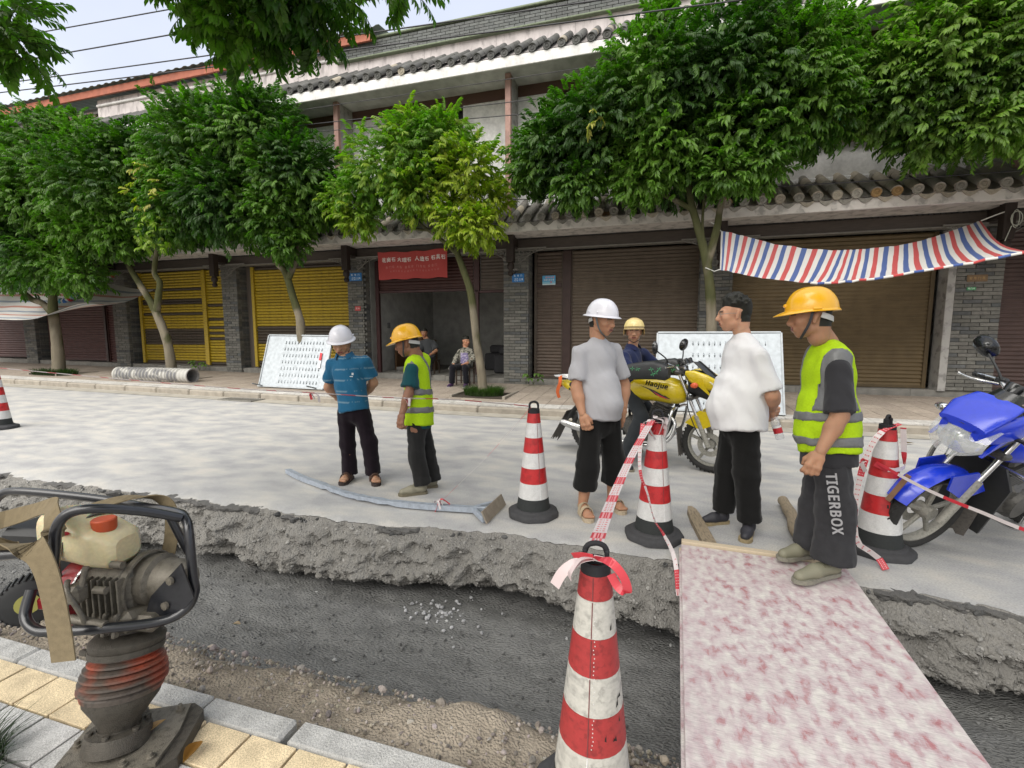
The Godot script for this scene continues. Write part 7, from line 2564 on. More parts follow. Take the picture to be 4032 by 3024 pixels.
func motorcycle(label: String, at: Vector3, yaw: float, lean: float, steer: float, yellow: bool) -> Node3D:
	var o := thing("motorcycle", label, "motorcycle", at, 0.0)
	o.transform.basis = Basis(Vector3.UP, yaw) * Basis(Vector3.RIGHT, lean)
	var paint: Material = M["yellow paint"] if yellow else M["blue paint"]
	var WB := 1.34
	wheel(o, "rear_wheel", Vector3(0, 0.305, 0), Vector3(0, 0, 1), false, M["muddy alloy"])
	# everything that turns with the bars, about the steering axis
	var piv := Vector3(WB - 0.32, 0.95, 0)
	var axis := Vector3(-0.42, 1, 0).normalized()
	var S := Transform3D(Basis(), piv) * Transform3D(Basis(axis, steer), Vector3()) * Transform3D(Basis(), -piv)
	var fc := S * Vector3(WB, 0.305, 0)
	wheel(o, "front_wheel", fc, S.basis * Vector3(0, 0, 1), true, M["muddy alloy"])
	var fk := MB.new()
	for z in [-0.1, 0.1]:
		fk.tube([S * Vector3(WB + 0.0, 0.29, z), S * Vector3(WB - 0.13, 0.6, z)], 0.026, 10)
	put("fork_slider", fk, M["muddy alloy"], o)
	var fk2 := MB.new()
	for z in [-0.1, 0.1]:
		fk2.tube([S * Vector3(WB - 0.12, 0.58, z), S * Vector3(WB - 0.35, 1.1, z)], 0.017, 10)
	put("fork_tube", fk2, M["chrome"], o)
	var yk := MB.new()
	for q in [[0.78, -0.2], [1.04, -0.325]]:
		yk.box(S * Vector3(WB + q[1], q[0], 0), Vector3(0.07, 0.04, 0.27), 0.01, S.basis)
	put("fork_yoke", yk, M["engine"], o)
	var fe := MB.new()
	var fp := PackedVector3Array()
	for j in 14:
		var a := lerpf(0.35, 1.95, j / 13.0)
		for i in 7:
			var s := (i - 3) / 3.0
			var r := 0.345 - 0.03 * s * s
			fp.append(S * Vector3(WB + cos(a) * r, 0.305 + sin(a) * r, s * (0.075 - 0.02 * absf(a - 1.0) * 0.6)))
	fe.shell(fp, 7, 14, 0.004)
	for z in [-1.0, 1.0]:
		var q := PackedVector3Array()
		for e in [[0.28, 0.24], [0.05, 0.36], [-0.17, 0.33], [-0.16, 0.2], [0.02, 0.12]]: q.append(Vector3(WB + e[0] - 0.05, 0.3 + e[1], 0))
		fe.prism([Vector2(WB - 0.24, 0.52), Vector2(WB - 0.1, 0.66), Vector2(WB + 0.1, 0.64), Vector2(WB + 0.08, 0.54), Vector2(WB - 0.08, 0.46)], 0.012, S * Transform3D(Basis(), Vector3(0, 0, z * 0.1)))
	put("front_fender", fe, paint, o)
	var mf := MB.new()
	mf.prism([Vector2(-0.08, 0), Vector2(0.08, 0), Vector2(0.1, -0.3), Vector2(0.075, -0.28), Vector2(0.05, -0.31), Vector2(0.02, -0.285), Vector2(0, -0.31), Vector2(-0.03, -0.285), Vector2(-0.06, -0.305), Vector2(-0.1, -0.29)], 0.006, S * Transform3D(Basis(Vector3(0, 0, 1), Vector3(-0.15, 1, 0).normalized(), Vector3(-1, -0.15, 0).normalized()), Vector3(WB - 0.34, 0.44, 0)))
	put("mud_flap", mf, M["mud flap"], o)
	# headlight cowl, lens, screen
	var cw := MB.new()
	for z in [-1.0, 1.0]:
		var rows := []
		for q in [[-0.24, 1.02, 0.045, 0.03, 0.12], [-0.15, 1.0, 0.075, 0.035, 0.135], [-0.03, 0.955, 0.08, 0.035, 0.12], [0.05, 0.93, 0.06, 0.03, 0.10], [0.1, 0.915, 0.035, 0.02, 0.085]]:
			var row := sec(WB + q[0], q[1], q[2], q[3], 0.8, 12, z * q[4])
			for k in row.size(): row[k] = S * row[k]
			rows.append(row)
		cw.loft(rows)
		var fin := [Vector2(WB - 0.2, 0.98), Vector2(WB - 0.1, 0.92), Vector2(WB + 0.05, 0.8), Vector2(WB - 0.03, 0.9), Vector2(WB - 0.06, 1.0)]
		cw.prism(fin, 0.02, S * Transform3D(Basis(), Vector3(0, 0, z * 0.145)))
	if not yellow:
		var row2 := []
		for q in [[-0.1, 1.1, 0.02, 0.13], [0.02, 1.04, 0.03, 0.15], [0.1, 0.95, 0.025, 0.13]]:
			var row := sec(WB + q[0], q[1], q[2], q[3], 0.9, 14)
			for k in row.size(): row[k] = S * row[k]
			row2.append(row)
		cw.loft(row2)
	put("cowl", cw, paint, o)
	var bk := MB.new()
	var rows := []
	for q in [[-0.22, 0.94, 0.13, 0.11], [-0.1, 0.92, 0.14, 0.13], [0.0, 0.87, 0.12, 0.12], [0.06, 0.86, 0.09, 0.1]]:
		var row := sec(WB + q[0], q[1], q[2], q[3], 0.8, 16)
		for k in row.size(): row[k] = S * row[k]
		rows.append(row)
	bk.loft(rows)
	put("headlight_shell", bk, M["black plastic"], o)
	var rf_ := MB.new()
	rf_.ball(S * Vector3(WB + 0.06, 0.865, 0), Vector3(0.035, 0.095, 0.125), S.basis, 16, 8)
	put("reflector", rf_, M["chrome"], o)
	var ls := MB.new()
	var lp := PackedVector3Array()
	for j in 8:
		for i in 12:
			var u := (i - 5.5) / 5.5
			var v := (j - 3.5) / 3.5
			lp.append(S * Vector3(WB + 0.125 - 0.06 * u * u - 0.025 * v * v - 0.04 * v, 0.87 + v * 0.11 * (1.0 - 0.4 * u * u) + 0.03 * u * u, u * 0.15))
	ls.shell(lp, 12, 8, 0.004)
	put("headlight_lens", ls, M["lens"], o)
	var sc := MB.new()
	var sp := PackedVector3Array()
	for j in 6:
		for i in 9:
			var u := (i - 4) / 4.0
			var v := j / 5.0
			sp.append(S * Vector3(WB + 0.1 - 0.24 * v - 0.05 * u * u, 0.955 + 0.2 * v, u * (0.11 - 0.035 * v)))
	sc.shell(sp, 9, 6, 0.004)
	put("screen", sc, M["gloss black"], o)
	# bars, grips, levers, mirrors, indicators
	var hb := MB.new()
	hb.tube(curve([S * Vector3(WB - 0.46, 1.12, -0.38), S * Vector3(WB - 0.42, 1.14, -0.22), S * Vector3(WB - 0.35, 1.09, -0.08), S * Vector3(WB - 0.35, 1.09, 0.08), S * Vector3(WB - 0.42, 1.14, 0.22), S * Vector3(WB - 0.46, 1.12, 0.38)], 5), 0.012, 8)
	put("handlebar", hb, M["chrome"], o)
	for z in [-1.0, 1.0]:
		var g := MB.new()
		for i in 5: g.tube([S * Vector3(WB - 0.435 - i * 0.006, 1.132 - i * 0.003, z * (0.25 + i * 0.028)), S * Vector3(WB - 0.441 - i * 0.006, 1.129 - i * 0.003, z * (0.274 + i * 0.028))], 0.019 if i % 2 == 0 else 0.017, 10)
		g.box(S * Vector3(WB - 0.425, 1.14, z * 0.21), Vector3(0.05, 0.05, 0.06), 0.01, S.basis)
		put("grip", g, M["black plastic"], o)
		var lv := MB.new()
		lv.tube(curve([S * Vector3(WB - 0.39, 1.125, z * 0.2), S * Vector3(WB - 0.33, 1.12, z * 0.27), S * Vector3(WB - 0.33, 1.115, z * 0.34), S * Vector3(WB - 0.345, 1.115, z * 0.4)], 4), [0.009, 0.009, 0.009, 0.009, 0.008, 0.008, 0.008, 0.008, 0.007, 0.007, 0.007, 0.007, 0.011], 7)
		put("lever", lv, M["chrome"], o)
		var mi := MB.new()
		mi.tube(curve([S * Vector3(WB - 0.4, 1.15, z * 0.2), S * Vector3(WB - 0.41, 1.2, z * 0.25), S * Vector3(WB - 0.45, 1.27, z * 0.36)], 4), 0.007, 6)
		put("mirror_stalk", mi, M["black plastic"], o)
		var mh := MB.new()
		mh.ball(S * Vector3(WB - 0.46, 1.31, z * 0.40), Vector3(0.028, 0.06, 0.085), S.basis * Basis(Vector3.UP, z * 0.25) * Basis(Vector3.RIGHT, z * -0.6), 16, 10)
		put("mirror", mh, M["gloss black"], o)
		var ind := MB.new()
		ind.tube([S * Vector3(WB - 0.12, 0.93, z * 0.13), S * Vector3(WB - 0.12, 0.93, z * 0.2)], 0.012, 7)
		put("indicator_stalk", ind, M["black plastic"], o)
		var il := MB.new()
		il.ball(S * Vector3(WB - 0.11, 0.935, z * 0.245), Vector3(0.035, 0.028, 0.055), S.basis, 12, 8)
		put("indicator", il, M["chrome"] if not yellow else M["orange"], o)
		if yellow:
			var mu := MB.new()
			var mr := []
			for q in [[-0.86, 1.04, 0.06, 0.06], [-0.78, 1.04, 0.085, 0.08], [-0.62, 1.06, 0.095, 0.085], [-0.5, 1.07, 0.10, 0.085], [-0.4, 1.05, 0.085, 0.075], [-0.36, 1.04, 0.05, 0.05]]:
				mr.append(sec(WB + q[0], q[1], q[2], q[3], 0.7, 16, z * 0.31))
			mu.loft(mr)
			put("hand_muff", mu, M["muff"], o)
			var pr := MB.new()
			for e in [[-0.72, 1.08], [-0.66, 1.075], [-0.52, 1.08], [-0.47, 1.05], [-0.44, 1.085], [-0.5, 1.03]]:
				for k in 4:
					var a: float = k * 1.57 + e[0] * 9.0
					pr.flat(Vector3(WB + e[0], e[1], z * 0.31 + 0.0885), Vector3(WB + e[0] + cos(a) * 0.03, e[1] + sin(a) * 0.022, z * 0.31 + 0.0885), Vector3(WB + e[0] + cos(a + 0.5) * 0.018, e[1] + sin(a + 0.5) * 0.018, z * 0.31 + 0.0885), Vector3(0, 0, 1))
			put("leaf_print", pr, M["green print"], o)
	# clocks
	var ck := MB.new()
	for z in [-0.06, 0.06]:
		ck.lathe([Vector2(0, 0), Vector2(0.045, 0), Vector2(0.05, 0.05), Vector2(0.045, 0.06), Vector2(0, 0.06)], 14, S * Transform3D(Basis(Vector3(0, 0, 1), 0.5), Vector3(WB - 0.27, 1.12, z)))
	put("clocks", ck, M["gloss black"], o)
	# tank
	var tk := MB.new()
	rows = []
	for q in [[0.40, 0.80, 0.045, 0.06], [0.44, 0.81, 0.085, 0.10], [0.52, 0.825, 0.12, 0.135], [0.64, 0.84, 0.135, 0.155], [0.78, 0.845, 0.14, 0.165], [0.92, 0.83, 0.14, 0.16], [1.0, 0.82, 0.125, 0.135], [1.06, 0.815, 0.1, 0.10], [1.085, 0.81, 0.06, 0.06]]:
		rows.append(sec(q[0], q[1], q[2], q[3], 0.78, 24))
	tk.loft(rows)
	put("fuel_tank", tk, paint, o)
	var cp := MB.new()
	cp.lathe([Vector2(0.045, 0.0), Vector2(0.045, 0.018), Vector2(0.03, 0.024), Vector2(0, 0.024)], 16, Transform3D(Basis(), Vector3(0.78, 0.98, 0)))
	put("filler_cap", cp, M["chrome"], o)
	if yellow:
		letters("tank_lettering", "Haojue", 0.075, M["gloss black"], o, Transform3D(Basis.from_euler(Vector3(-0.35, 0.0, -0.15)), Vector3(0.8, 0.9, 0.159)))
		var sw := MB.new()
		sw.prism([Vector2(0.62, 0.885), Vector2(0.78, 0.84), Vector2(0.9, 0.78), Vector2(0.88, 0.8), Vector2(0.96, 0.755), Vector2(0.8, 0.79), Vector2(0.72, 0.845)], 0.004, Transform3D(Basis(), Vector3(0, 0, 0.163)))
		put("black_flash", sw, M["gloss black"], o)
		var sr := MB.new()
		sr.prism([Vector2(0.76, 0.83), Vector2(0.86, 0.785), Vector2(0.945, 0.75), Vector2(0.84, 0.775)], 0.004, Transform3D(Basis(), Vector3(0, 0, 0.165)))
		put("red_flash", sr, M["red print"], o)
	# seat, side panel, tail
	var st := MB.new()
	rows = []
	for q in [[-0.3, 0.82, 0.04, 0.09], [-0.15, 0.81, 0.055, 0.12], [0.1, 0.775, 0.06, 0.13], [0.3, 0.755, 0.055, 0.12], [0.44, 0.78, 0.04, 0.09]]:
		rows.append(sec(q[0], q[1], q[2], q[3], 0.7, 18))
	st.loft(rows)
	put("saddle", st, M["black plastic"], o)
	var sd := MB.new()
	for z in [-1.0, 1.0]:
		rows = []
		for q in [[0.12, 0.63, 0.03, 0.015], [0.2, 0.64, 0.08, 0.025], [0.34, 0.65, 0.09, 0.03], [0.52, 0.68, 0.04, 0.025], [0.62, 0.69, 0.012, 0.01]]:
			rows.append(sec(q[0], q[1], q[2], q[3], 0.8, 14, z * 0.14))
		sd.loft(rows)
	put("side_panel", sd, mat("silver plastic", lc(0.28, 0.30, 0.32), 0.3, {coat = 0.4}), o)
	var tl := MB.new()
	rows = []
	for q in [[-0.44, 0.84, 0.03, 0.06], [-0.36, 0.82, 0.06, 0.09], [-0.15, 0.74, 0.05, 0.1], [0.1, 0.69, 0.04, 0.09]]:
		rows.append(sec(q[0], q[1], q[2], q[3], 0.75, 16))
	tl.loft(rows)
	put("tail_cowl", tl, paint, o)
	var rk := MB.new()
	for z in [-0.09, -0.03, 0.03, 0.09]:
		rk.tube(curve([Vector3(-0.15, 0.9, z), Vector3(-0.35, 0.93, z), Vector3(-0.52, 0.93, z * 0.8)], 3), 0.009, 7)
	rk.tube([Vector3(-0.5, 0.93, -0.09), Vector3(-0.5, 0.93, 0.09)], 0.01, 7)
	for z in [-0.11, 0.11]: rk.tube(curve([Vector3(-0.1, 0.8, z), Vector3(-0.25, 0.9, z), Vector3(-0.5, 0.925, z * 0.8)], 3), 0.011, 7)
	put("rack", rk, M["chrome"], o)
	if yellow:
		var rg := MB.new()
		rg.col = Color(0.6, 0.13, 0.04)
		rg.strap(curve([Vector3(-0.42, 0.93, 0.1), Vector3(-0.4, 0.85, 0.14), Vector3(-0.44, 0.74, 0.13), Vector3(-0.42, 0.66, 0.12)], 4), [Vector3(1, 0, 0.2)], 0.05, 0.004)
		put("orange_strap", rg, M["cloth"], o)
	var tlg := MB.new()
	tlg.ball(Vector3(-0.46, 0.82, 0), Vector3(0.03, 0.035, 0.07), Basis(), 12, 8)
	put("tail_light", tlg, M["red print"], o)
	var rfd := MB.new()
	fp = PackedVector3Array()
	for j in 10:
		var a := lerpf(1.2, 2.9, j / 9.0)
		for i in 5:
			var s := (i - 2) / 2.0
			fp.append(Vector3(cos(a) * (0.36 - 0.02 * s * s), 0.305 + sin(a) * (0.36 - 0.02 * s * s), s * 0.085))
	rfd.shell(fp, 5, 10, 0.005)
	put("rear_fender", rfd, M["black plastic"], o)
	var flp := MB.new()
	flp.prism([Vector2(-0.09, 0), Vector2(0.09, 0), Vector2(0.12, -0.42), Vector2(0.09, -0.38), Vector2(0.06, -0.44), Vector2(0.02, -0.4), Vector2(-0.02, -0.45), Vector2(-0.06, -0.41), Vector2(-0.1, -0.5), Vector2(-0.13, -0.44)], 0.006, Transform3D(Basis(Vector3(0, 0, 1), Vector3(0.55, 1, 0).normalized(), Vector3(-1, 0.55, 0).normalized()), Vector3(-0.33, 0.5, 0)))
	put("rear_flap", flp, M["mud flap"], o)
	# engine with fins, pipes, guard bar
	var en := MB.new()
	en.box(Vector3(0.62, 0.4, 0), Vector3(0.4, 0.24, 0.26), 0.04)
	en.lathe([Vector2(0, -0.16), Vector2(0.1, -0.16), Vector2(0.115, -0.13), Vector2(0.115, 0.13), Vector2(0.1, 0.17), Vector2(0, 0.17)], 18, Transform3D(Basis(Vector3.RIGHT, PI / 2), Vector3(0.68, 0.38, 0)))
	en.lathe([Vector2(0, 0.1), Vector2(0.075, 0.1), Vector2(0.08, 0.16), Vector2(0, 0.165)], 14, Transform3D(Basis(Vector3.RIGHT, PI / 2), Vector3(0.5, 0.42, 0)))
	put("crankcase", en, M["engine"], o)
	var fn := MB.new()
	for i in 9:
		fn.box(Vector3(0.76 + i * 0.008, 0.5 + i * 0.02, 0), Vector3(0.18, 0.008, 0.2), 0.003, Basis(Vector3(0, 0, 1), -0.35))
	fn.box(Vector3(0.79, 0.59, 0), Vector3(0.12, 0.2, 0.13), 0.01, Basis(Vector3(0, 0, 1), -0.35))
	fn.box(Vector3(0.84, 0.7, 0), Vector3(0.17, 0.07, 0.17), 0.02, Basis(Vector3(0, 0, 1), -0.35))
	put("cylinder_fins", fn, M["engine"], o)
	var ex := MB.new()
	ex.tube(curve([Vector3(0.9, 0.57, 0.04), Vector3(0.98, 0.48, 0.07), Vector3(0.92, 0.3, 0.11), Vector3(0.7, 0.23, 0.14), Vector3(0.4, 0.24, 0.15)], 6), 0.02, 9)
	ex.tube(curve([Vector3(0.42, 0.24, 0.155), Vector3(0.3, 0.26, 0.16), Vector3(-0.1, 0.33, 0.17), Vector3(-0.35, 0.38, 0.175)], 4), [0.022, 0.03, 0.042, 0.045, 0.046, 0.047, 0.048, 0.048, 0.048, 0.047, 0.045, 0.042, 0.03], 12)
	put("exhaust", ex, M["chrome"], o)
	var gb := MB.new()
	gb.tube(curve([Vector3(0.98, 0.66, 0.05), Vector3(1.0, 0.66, 0.2), Vector3(1.0, 0.62, 0.28), Vector3(0.96, 0.42, 0.29), Vector3(0.9, 0.32, 0.26), Vector3(0.88, 0.3, 0.1), Vector3(0.88, 0.3, -0.1), Vector3(0.9, 0.32, -0.26), Vector3(0.96, 0.42, -0.29), Vector3(1.0, 0.62, -0.28), Vector3(1.0, 0.66, -0.2), Vector3(0.98, 0.66, -0.05)], 5), 0.016, 8)
	put("guard_bar", gb, M["chrome"], o)
	var fr := MB.new()
	fr.tube(curve([Vector3(1.05, 0.95, 0), Vector3(0.98, 0.7, 0), Vector3(0.9, 0.42, 0), Vector3(0.8, 0.26, 0)], 4), 0.022, 8)
	for z in [-0.09, 0.09]:
		fr.tube(curve([Vector3(1.0, 0.9, 0), Vector3(0.7, 0.78, z), Vector3(0.3, 0.68, z), Vector3(-0.3, 0.78, z)], 4), 0.015, 7)
		fr.tube([Vector3(0.42, 0.42, z), Vector3(0.0, 0.305, z * 1.2)], 0.018, 7)
		fr.tube([Vector3(0.4, 0.68, z), Vector3(0.42, 0.3, z)], 0.016, 7)
		fr.tube([Vector3(0.02, 0.34, z * 1.35), Vector3(0.1, 0.66, z * 1.35)], 0.022, 8)
	put("frame", fr, M["black plastic"], o)
	var ft := MB.new()
	ft.tube([Vector3(0.52, 0.27, -0.26), Vector3(0.52, 0.27, 0.26)], 0.014, 7)
	ft.tube([Vector3(0.5, 0.27, -0.1), Vector3(0.3, 0.02, -0.24)], 0.01, 6)
	put("foot_peg", ft, M["black plastic"], o)
	var ch := MB.new()
	ch.box(Vector3(0.22, 0.34, -0.12), Vector3(0.55, 0.09, 0.03), 0.012, Basis(Vector3(0, 0, 1), 0.1))
	put("chain_case", ch, M["black plastic"], o)
	var cb := MB.new()
	cb.tube(curve([S * Vector3(WB - 0.36, 1.1, 0.16), S * Vector3(WB - 0.2, 0.98, 0.18), S * Vector3(WB - 0.2, 0.7, 0.16), S * Vector3(WB - 0.1, 0.42, 0.12), S * Vector3(WB - 0.02, 0.33, 0.09)], 5), 0.005, 5)
	cb.tube(curve([S * Vector3(WB - 0.36, 1.1, -0.16), S * Vector3(WB - 0.28, 1.0, -0.1), Vector3(0.98, 0.88, 0.06), Vector3(0.8, 0.72, 0.08)], 5), 0.005, 5)
	put("brake_hose", cb, M["black plastic"], o)
	if not yellow:
		var np := MB.new()
		np.col = Color(0.3, 0.17, 0.1)
		np.box(S * Vector3(WB + 0.33, 0.5, 0.0), Vector3(0.012, 0.2, 0.03), 0.002, S.basis * Basis(Vector3(0, 0, 1), 0.35))
		put("fender_bracket", np, M["steel"], o)
		var bl := MB.new()
		bl.prism([Vector2(-0.16, 0.0), Vector2(0.16, 0.0), Vector2(0.19, 0.38), Vector2(0.12, 0.5), Vector2(-0.12, 0.5), Vector2(-0.19, 0.38)], 0.02, Transform3D(Basis(Vector3(0, 0, 1), Vector3(0.15, 1, 0).normalized(), Vector3(1, -0.15, 0).normalized()), Vector3(0.98, 0.2, 0)))
		put("leg_shield", bl, M["black plastic"], o)
	return o

# ---------------------------------------------------------------- tamping rammer in the foreground
func rammer() -> void:
	var o := thing("tamping_rammer", "dirty petrol tamping rammer with orange bellows and webbing strap on the near pavement", "rammer", Vector3(-1.68, 0, -1.02))
	var iron := mat("greasy iron", lc(0.085, 0.075, 0.06), 0.55, {metal = 0.25, tex = T.stain, scale = 4.0, det = T.grain, dscale = 6.0, bump = T.hgrain, depth = 0.25})
	var alloy := mat("oily alloy", lc(0.20, 0.18, 0.145), 0.5, {metal = 0.35, tex = T.stain, scale = 4.0, det = T.grain, dscale = 5.0, bump = T.hgrain, depth = 0.15})
	var pipe_m := mat("frame paint", lc(0.014, 0.015, 0.019), 0.3, {coat = 0.4, tex = T.stain, scale = 5.0})
	var yaw := 0.5
	var B := Basis(Vector3.UP, yaw)
	var base := Vector3(-1.66, 0.0, -1.01)
	# foot: laminated plate, casting, bolts
	var p := MB.new()
	var outline := [Vector2(-0.165, -0.14), Vector2(0.15, -0.14), Vector2(0.195, -0.1), Vector2(0.195, 0.1), Vector2(0.15, 0.14), Vector2(-0.165, 0.14)]
	p.prism(outline, 0.045, Transform3D(B * Basis(Vector3.RIGHT, -PI / 2), base + Vector3(0, 0.004, 0)))
	put("foot_plate", p, iron, o, true)
	var st := MB.new()
	st.prism([Vector2(-0.16, -0.125), Vector2(0.145, -0.125), Vector2(0.16, 0.0), Vector2(0.145, 0.125), Vector2(-0.16, 0.125)], 0.012, Transform3D(B * Basis(Vector3.RIGHT, -PI / 2), base + Vector3(0, 0.05, 0)))
	put("steel_sole", st, alloy, o, true)
	for q in [[-0.13, -0.1], [0.12, -0.1], [-0.13, 0.1], [0.12, 0.1], [0.0, -0.115], [-0.14, 0.0], [0.05, 0.115]]:
		var bo := MB.new()
		bo.lathe([Vector2(0.014, 0), Vector2(0.014, 0.008), Vector2(0.009, 0.009), Vector2(0.008, 0.02), Vector2(0, 0.02)], 6, Transform3D(B, base + B * Vector3(q[0], 0.062, q[1])))
		put("bolt", bo, alloy, o, true)
	var ax0 := base + Vector3(-0.01, 0.06, 0.02)
	var ax1 := Vector3(-1.695, 0.375, -1.065)
	var up := (ax1 - ax0).normalized()
	var A := Transform3D(along(up), ax0)
	var ct := MB.new()
	ct.lathe([Vector2(0.095, 0.0), Vector2(0.092, 0.035), Vector2(0.088, 0.05), Vector2(0.06, 0.055), Vector2(0.06, 0.06)], 28, A)
	put("foot_casting", ct, iron, o, true)
	for k in 6:
		var a := TAU * k / 6.0
		var bo := MB.new()
		bo.lathe([Vector2(0.01, 0), Vector2(0.01, 0.012), Vector2(0, 0.013)], 6, A * Transform3D(Basis(), Vector3(cos(a) * 0.076, 0.05, sin(a) * 0.076)))
		put("flange_bolt", bo, iron, o, true)
	var sl := MB.new()
	sl.lathe([Vector2(0.055, 0.05), Vector2(0.062, 0.075), Vector2(0.082, 0.11), Vector2(0.105, 0.145), Vector2(0.108, 0.165)], 28, A)
	put("spring_sleeve", sl, iron, o, true)
	# bellows: grey below, orange rings above, worn
	var bl := MB.new()
	var prof := [Vector2(0.1, 0.16), Vector2(0.112, 0.165), Vector2(0.116, 0.18)]
	for i in 5:
		var y := 0.187 + i * 0.0195
		var r := 0.124 - 0.0012 * i * i
		prof.append(Vector2(r - 0.014, y)); prof.append(Vector2(r, y + 0.005)); prof.append(Vector2(r, y + 0.012)); prof.append(Vector2(r - 0.014, y + 0.018))
	prof.append(Vector2(0.1, 0.29)); prof.append(Vector2(0.098, 0.31))
	bl.lathe(prof, 40, A)
	var inv := A.affine_inverse()
	for i in bl.v.size():
		var q := inv * bl.v[i]
		var g := clampf(0.35 + 1.8 * noise(q.x * 500.0 + 40.0, q.y * 900.0, q.z * 500.0), 0.0, 1.0)
		bl.c[i] = Color(0.085, 0.07, 0.055).lerp(Color(0.33, 0.062, 0.03), g)
	put("bellows", bl, mat("bellows rubber", Color(1, 1, 1), 0.5, {vcol = true, tex = T.stain, scale = 6.0}), o, true)
	var clp := MB.new()
	clp.lathe([Vector2(0.102, 0.292), Vector2(0.106, 0.294), Vector2(0.106, 0.312), Vector2(0.102, 0.314)], 32, A)
	clp.box(A * Vector3(-0.085, 0.303, 0.075), Vector3(0.035, 0.018, 0.018), 0.003, A.basis)
	clp.box(A * Vector3(-0.09, 0.165, 0.07), Vector3(0.03, 0.016, 0.018), 0.003, A.basis)
	put("hose_clamp", clp, iron, o, true)
	var cup := MB.new()
	cup.lathe([Vector2(0.1, 0.31), Vector2(0.106, 0.318), Vector2(0.108, 0.335), Vector2(0.095, 0.35), Vector2(0.07, 0.358), Vector2(0.062, 0.36), Vector2(0.06, 0.41)], 32, A)
	put("cylinder_cup", cup, iron, o, true)
	var nk := MB.new()
	nk.box(A * Vector3(0.0, 0.405, 0.0), Vector3(0.17, 0.07, 0.15), 0.02, A.basis)
	for s in [-0.05, 0.0, 0.05]: nk.box(A * Vector3(s, 0.4, 0.078), Vector3(0.014, 0.075, 0.02), 0.004, A.basis)
	put("gear_neck", nk, alloy, o, true)
	# engine: gear drum on the right, ribbed block, red recoil shroud, black air filter on the left
	var E := Basis(Vector3.UP, deg_to_rad(12))
	var gd := MB.new()
	gd.lathe([Vector2(0, -0.1), Vector2(0.088, -0.1), Vector2(0.09, -0.03), Vector2(0.074, -0.02), Vector2(0.072, 0.05), Vector2(0.05, 0.075), Vector2(0, 0.08)], 28, Transform3D(E * Basis(Vector3(0, 0, 1), -PI / 2), Vector3(-1.625, 0.55, -1.17)))
	put("gear_drum", gd, alloy, o, true)
	var en := MB.new()
	en.box(Vector3(-1.78, 0.53, -1.12), Vector3(0.2, 0.2, 0.2), 0.03, E)
	en.box(Vector3(-1.70, 0.455, -1.11), Vector3(0.26, 0.06, 0.18), 0.02, E)
	put("crankcase", en, alloy, o, true)
	var fn := MB.new()
	for i in 9: fn.box(Vector3(-1.84 + i * 0.022, 0.545, -1.0 - i * 0.0045), Vector3(0.006, 0.14, 0.03), 0.002, E)
	put("cooling_fins", fn, alloy, o, true)
	var fl := MB.new()
	fl.lathe([Vector2(0.105, -0.012), Vector2(0.112, -0.01), Vector2(0.112, 0.01), Vector2(0.105, 0.012)], 30, Transform3D(E * Basis(Vector3(0, 0, 1), -PI / 2), Vector3(-1.69, 0.545, -1.14)))
	for q in [[-1.69, 0.655, -1.05], [-1.67, 0.47, -0.985], [-1.68, 0.6, -0.99]]: fl.lathe([Vector2(0.013, -0.02), Vector2(0.013, 0.02), Vector2(0, 0.021)], 6, Transform3D(E * Basis(Vector3(0, 0, 1), -PI / 2), Vector3(q[0], q[1], q[2])))
	put("clutch_flange", fl, alloy, o, true)
	var cb := MB.new()
	cb.box(Vector3(-1.735, 0.6, -0.955), Vector3(0.05, 0.06, 0.05), 0.01, E)
	cb.tube(curve([Vector3(-1.76, 0.64, -0.95), Vector3(-1.73, 0.62, -0.93), Vector3(-1.70, 0.55, -0.94), Vector3(-1.69, 0.5, -0.95)], 5), 0.008, 7)
	cb.tube([Vector3(-1.75, 0.52, -0.94), Vector3(-1.64, 0.5, -0.97)], 0.014, 8)
	cb.tube([Vector3(-1.72, 0.68, -0.98), Vector3(-1.72, 0.58, -0.95)], 0.009, 7)
	put("carburettor", cb, alloy, o, true)
	var rg := MB.new()
	rg.lathe([Vector2(0.02, -0.035), Vector2(0.115, -0.03), Vector2(0.128, 0.0), Vector2(0.126, 0.045), Vector2(0.11, 0.05), Vector2(0, 0.05)], 32, Transform3D(E * Basis(Vector3(0, 0, 1), -PI / 2), Vector3(-1.87, 0.53, -1.075)))
	rg.box(Vector3(-1.86, 0.55, -0.945), Vector3(0.06, 0.04, 0.02), 0.006, E)
	put("recoil_shroud", rg, mat("red engine cover", lc(0.26, 0.012, 0.018), 0.35, {coat = 0.3, tex = T.stain, scale = 5.0}), o, true)
	var tr_ := MB.new()
	tr_.lathe([Vector2(0.127, 0.0), Vector2(0.13, 0.0), Vector2(0.13, 0.006), Vector2(0.127, 0.006)], 32, Transform3D(E * Basis(Vector3(0, 0, 1), -PI / 2), Vector3(-1.823, 0.53, -1.085)))
	put("steel_trim", tr_, M["chrome"], o, true)
	var D := Transform3D(along(Vector3(0.8, 0.05, 0.6)), Vector3(-2.055, 0.50, -1.0))
	var dr := MB.new()
	dr.lathe([Vector2(0.0, -0.05), Vector2(0.07, -0.05), Vector2(0.078, -0.04), Vector2(0.08, 0.03), Vector2(0.06, 0.04), Vector2(0, 0.042)], 30, D)
	for i in 30:
		var a := TAU * i / 30.0
		dr.box(D * Vector3(cos(a) * 0.08, 0.0, sin(a) * 0.08), Vector3(0.008, 0.07, 0.008), 0.002, D.basis * Basis(Vector3.UP, -a))
	put("air_filter", dr, M["black plastic"], o, true)
	var lb := MB.new()
	lb.lathe([Vector2(0, 0.043), Vector2(0.034, 0.043), Vector2(0.034, 0.046), Vector2(0, 0.047)], 20, D)
	put("filter_label", lb, mat("filter label", lc(0.33, 0.32, 0.08), 0.6), o, true)
	var bx := MB.new()
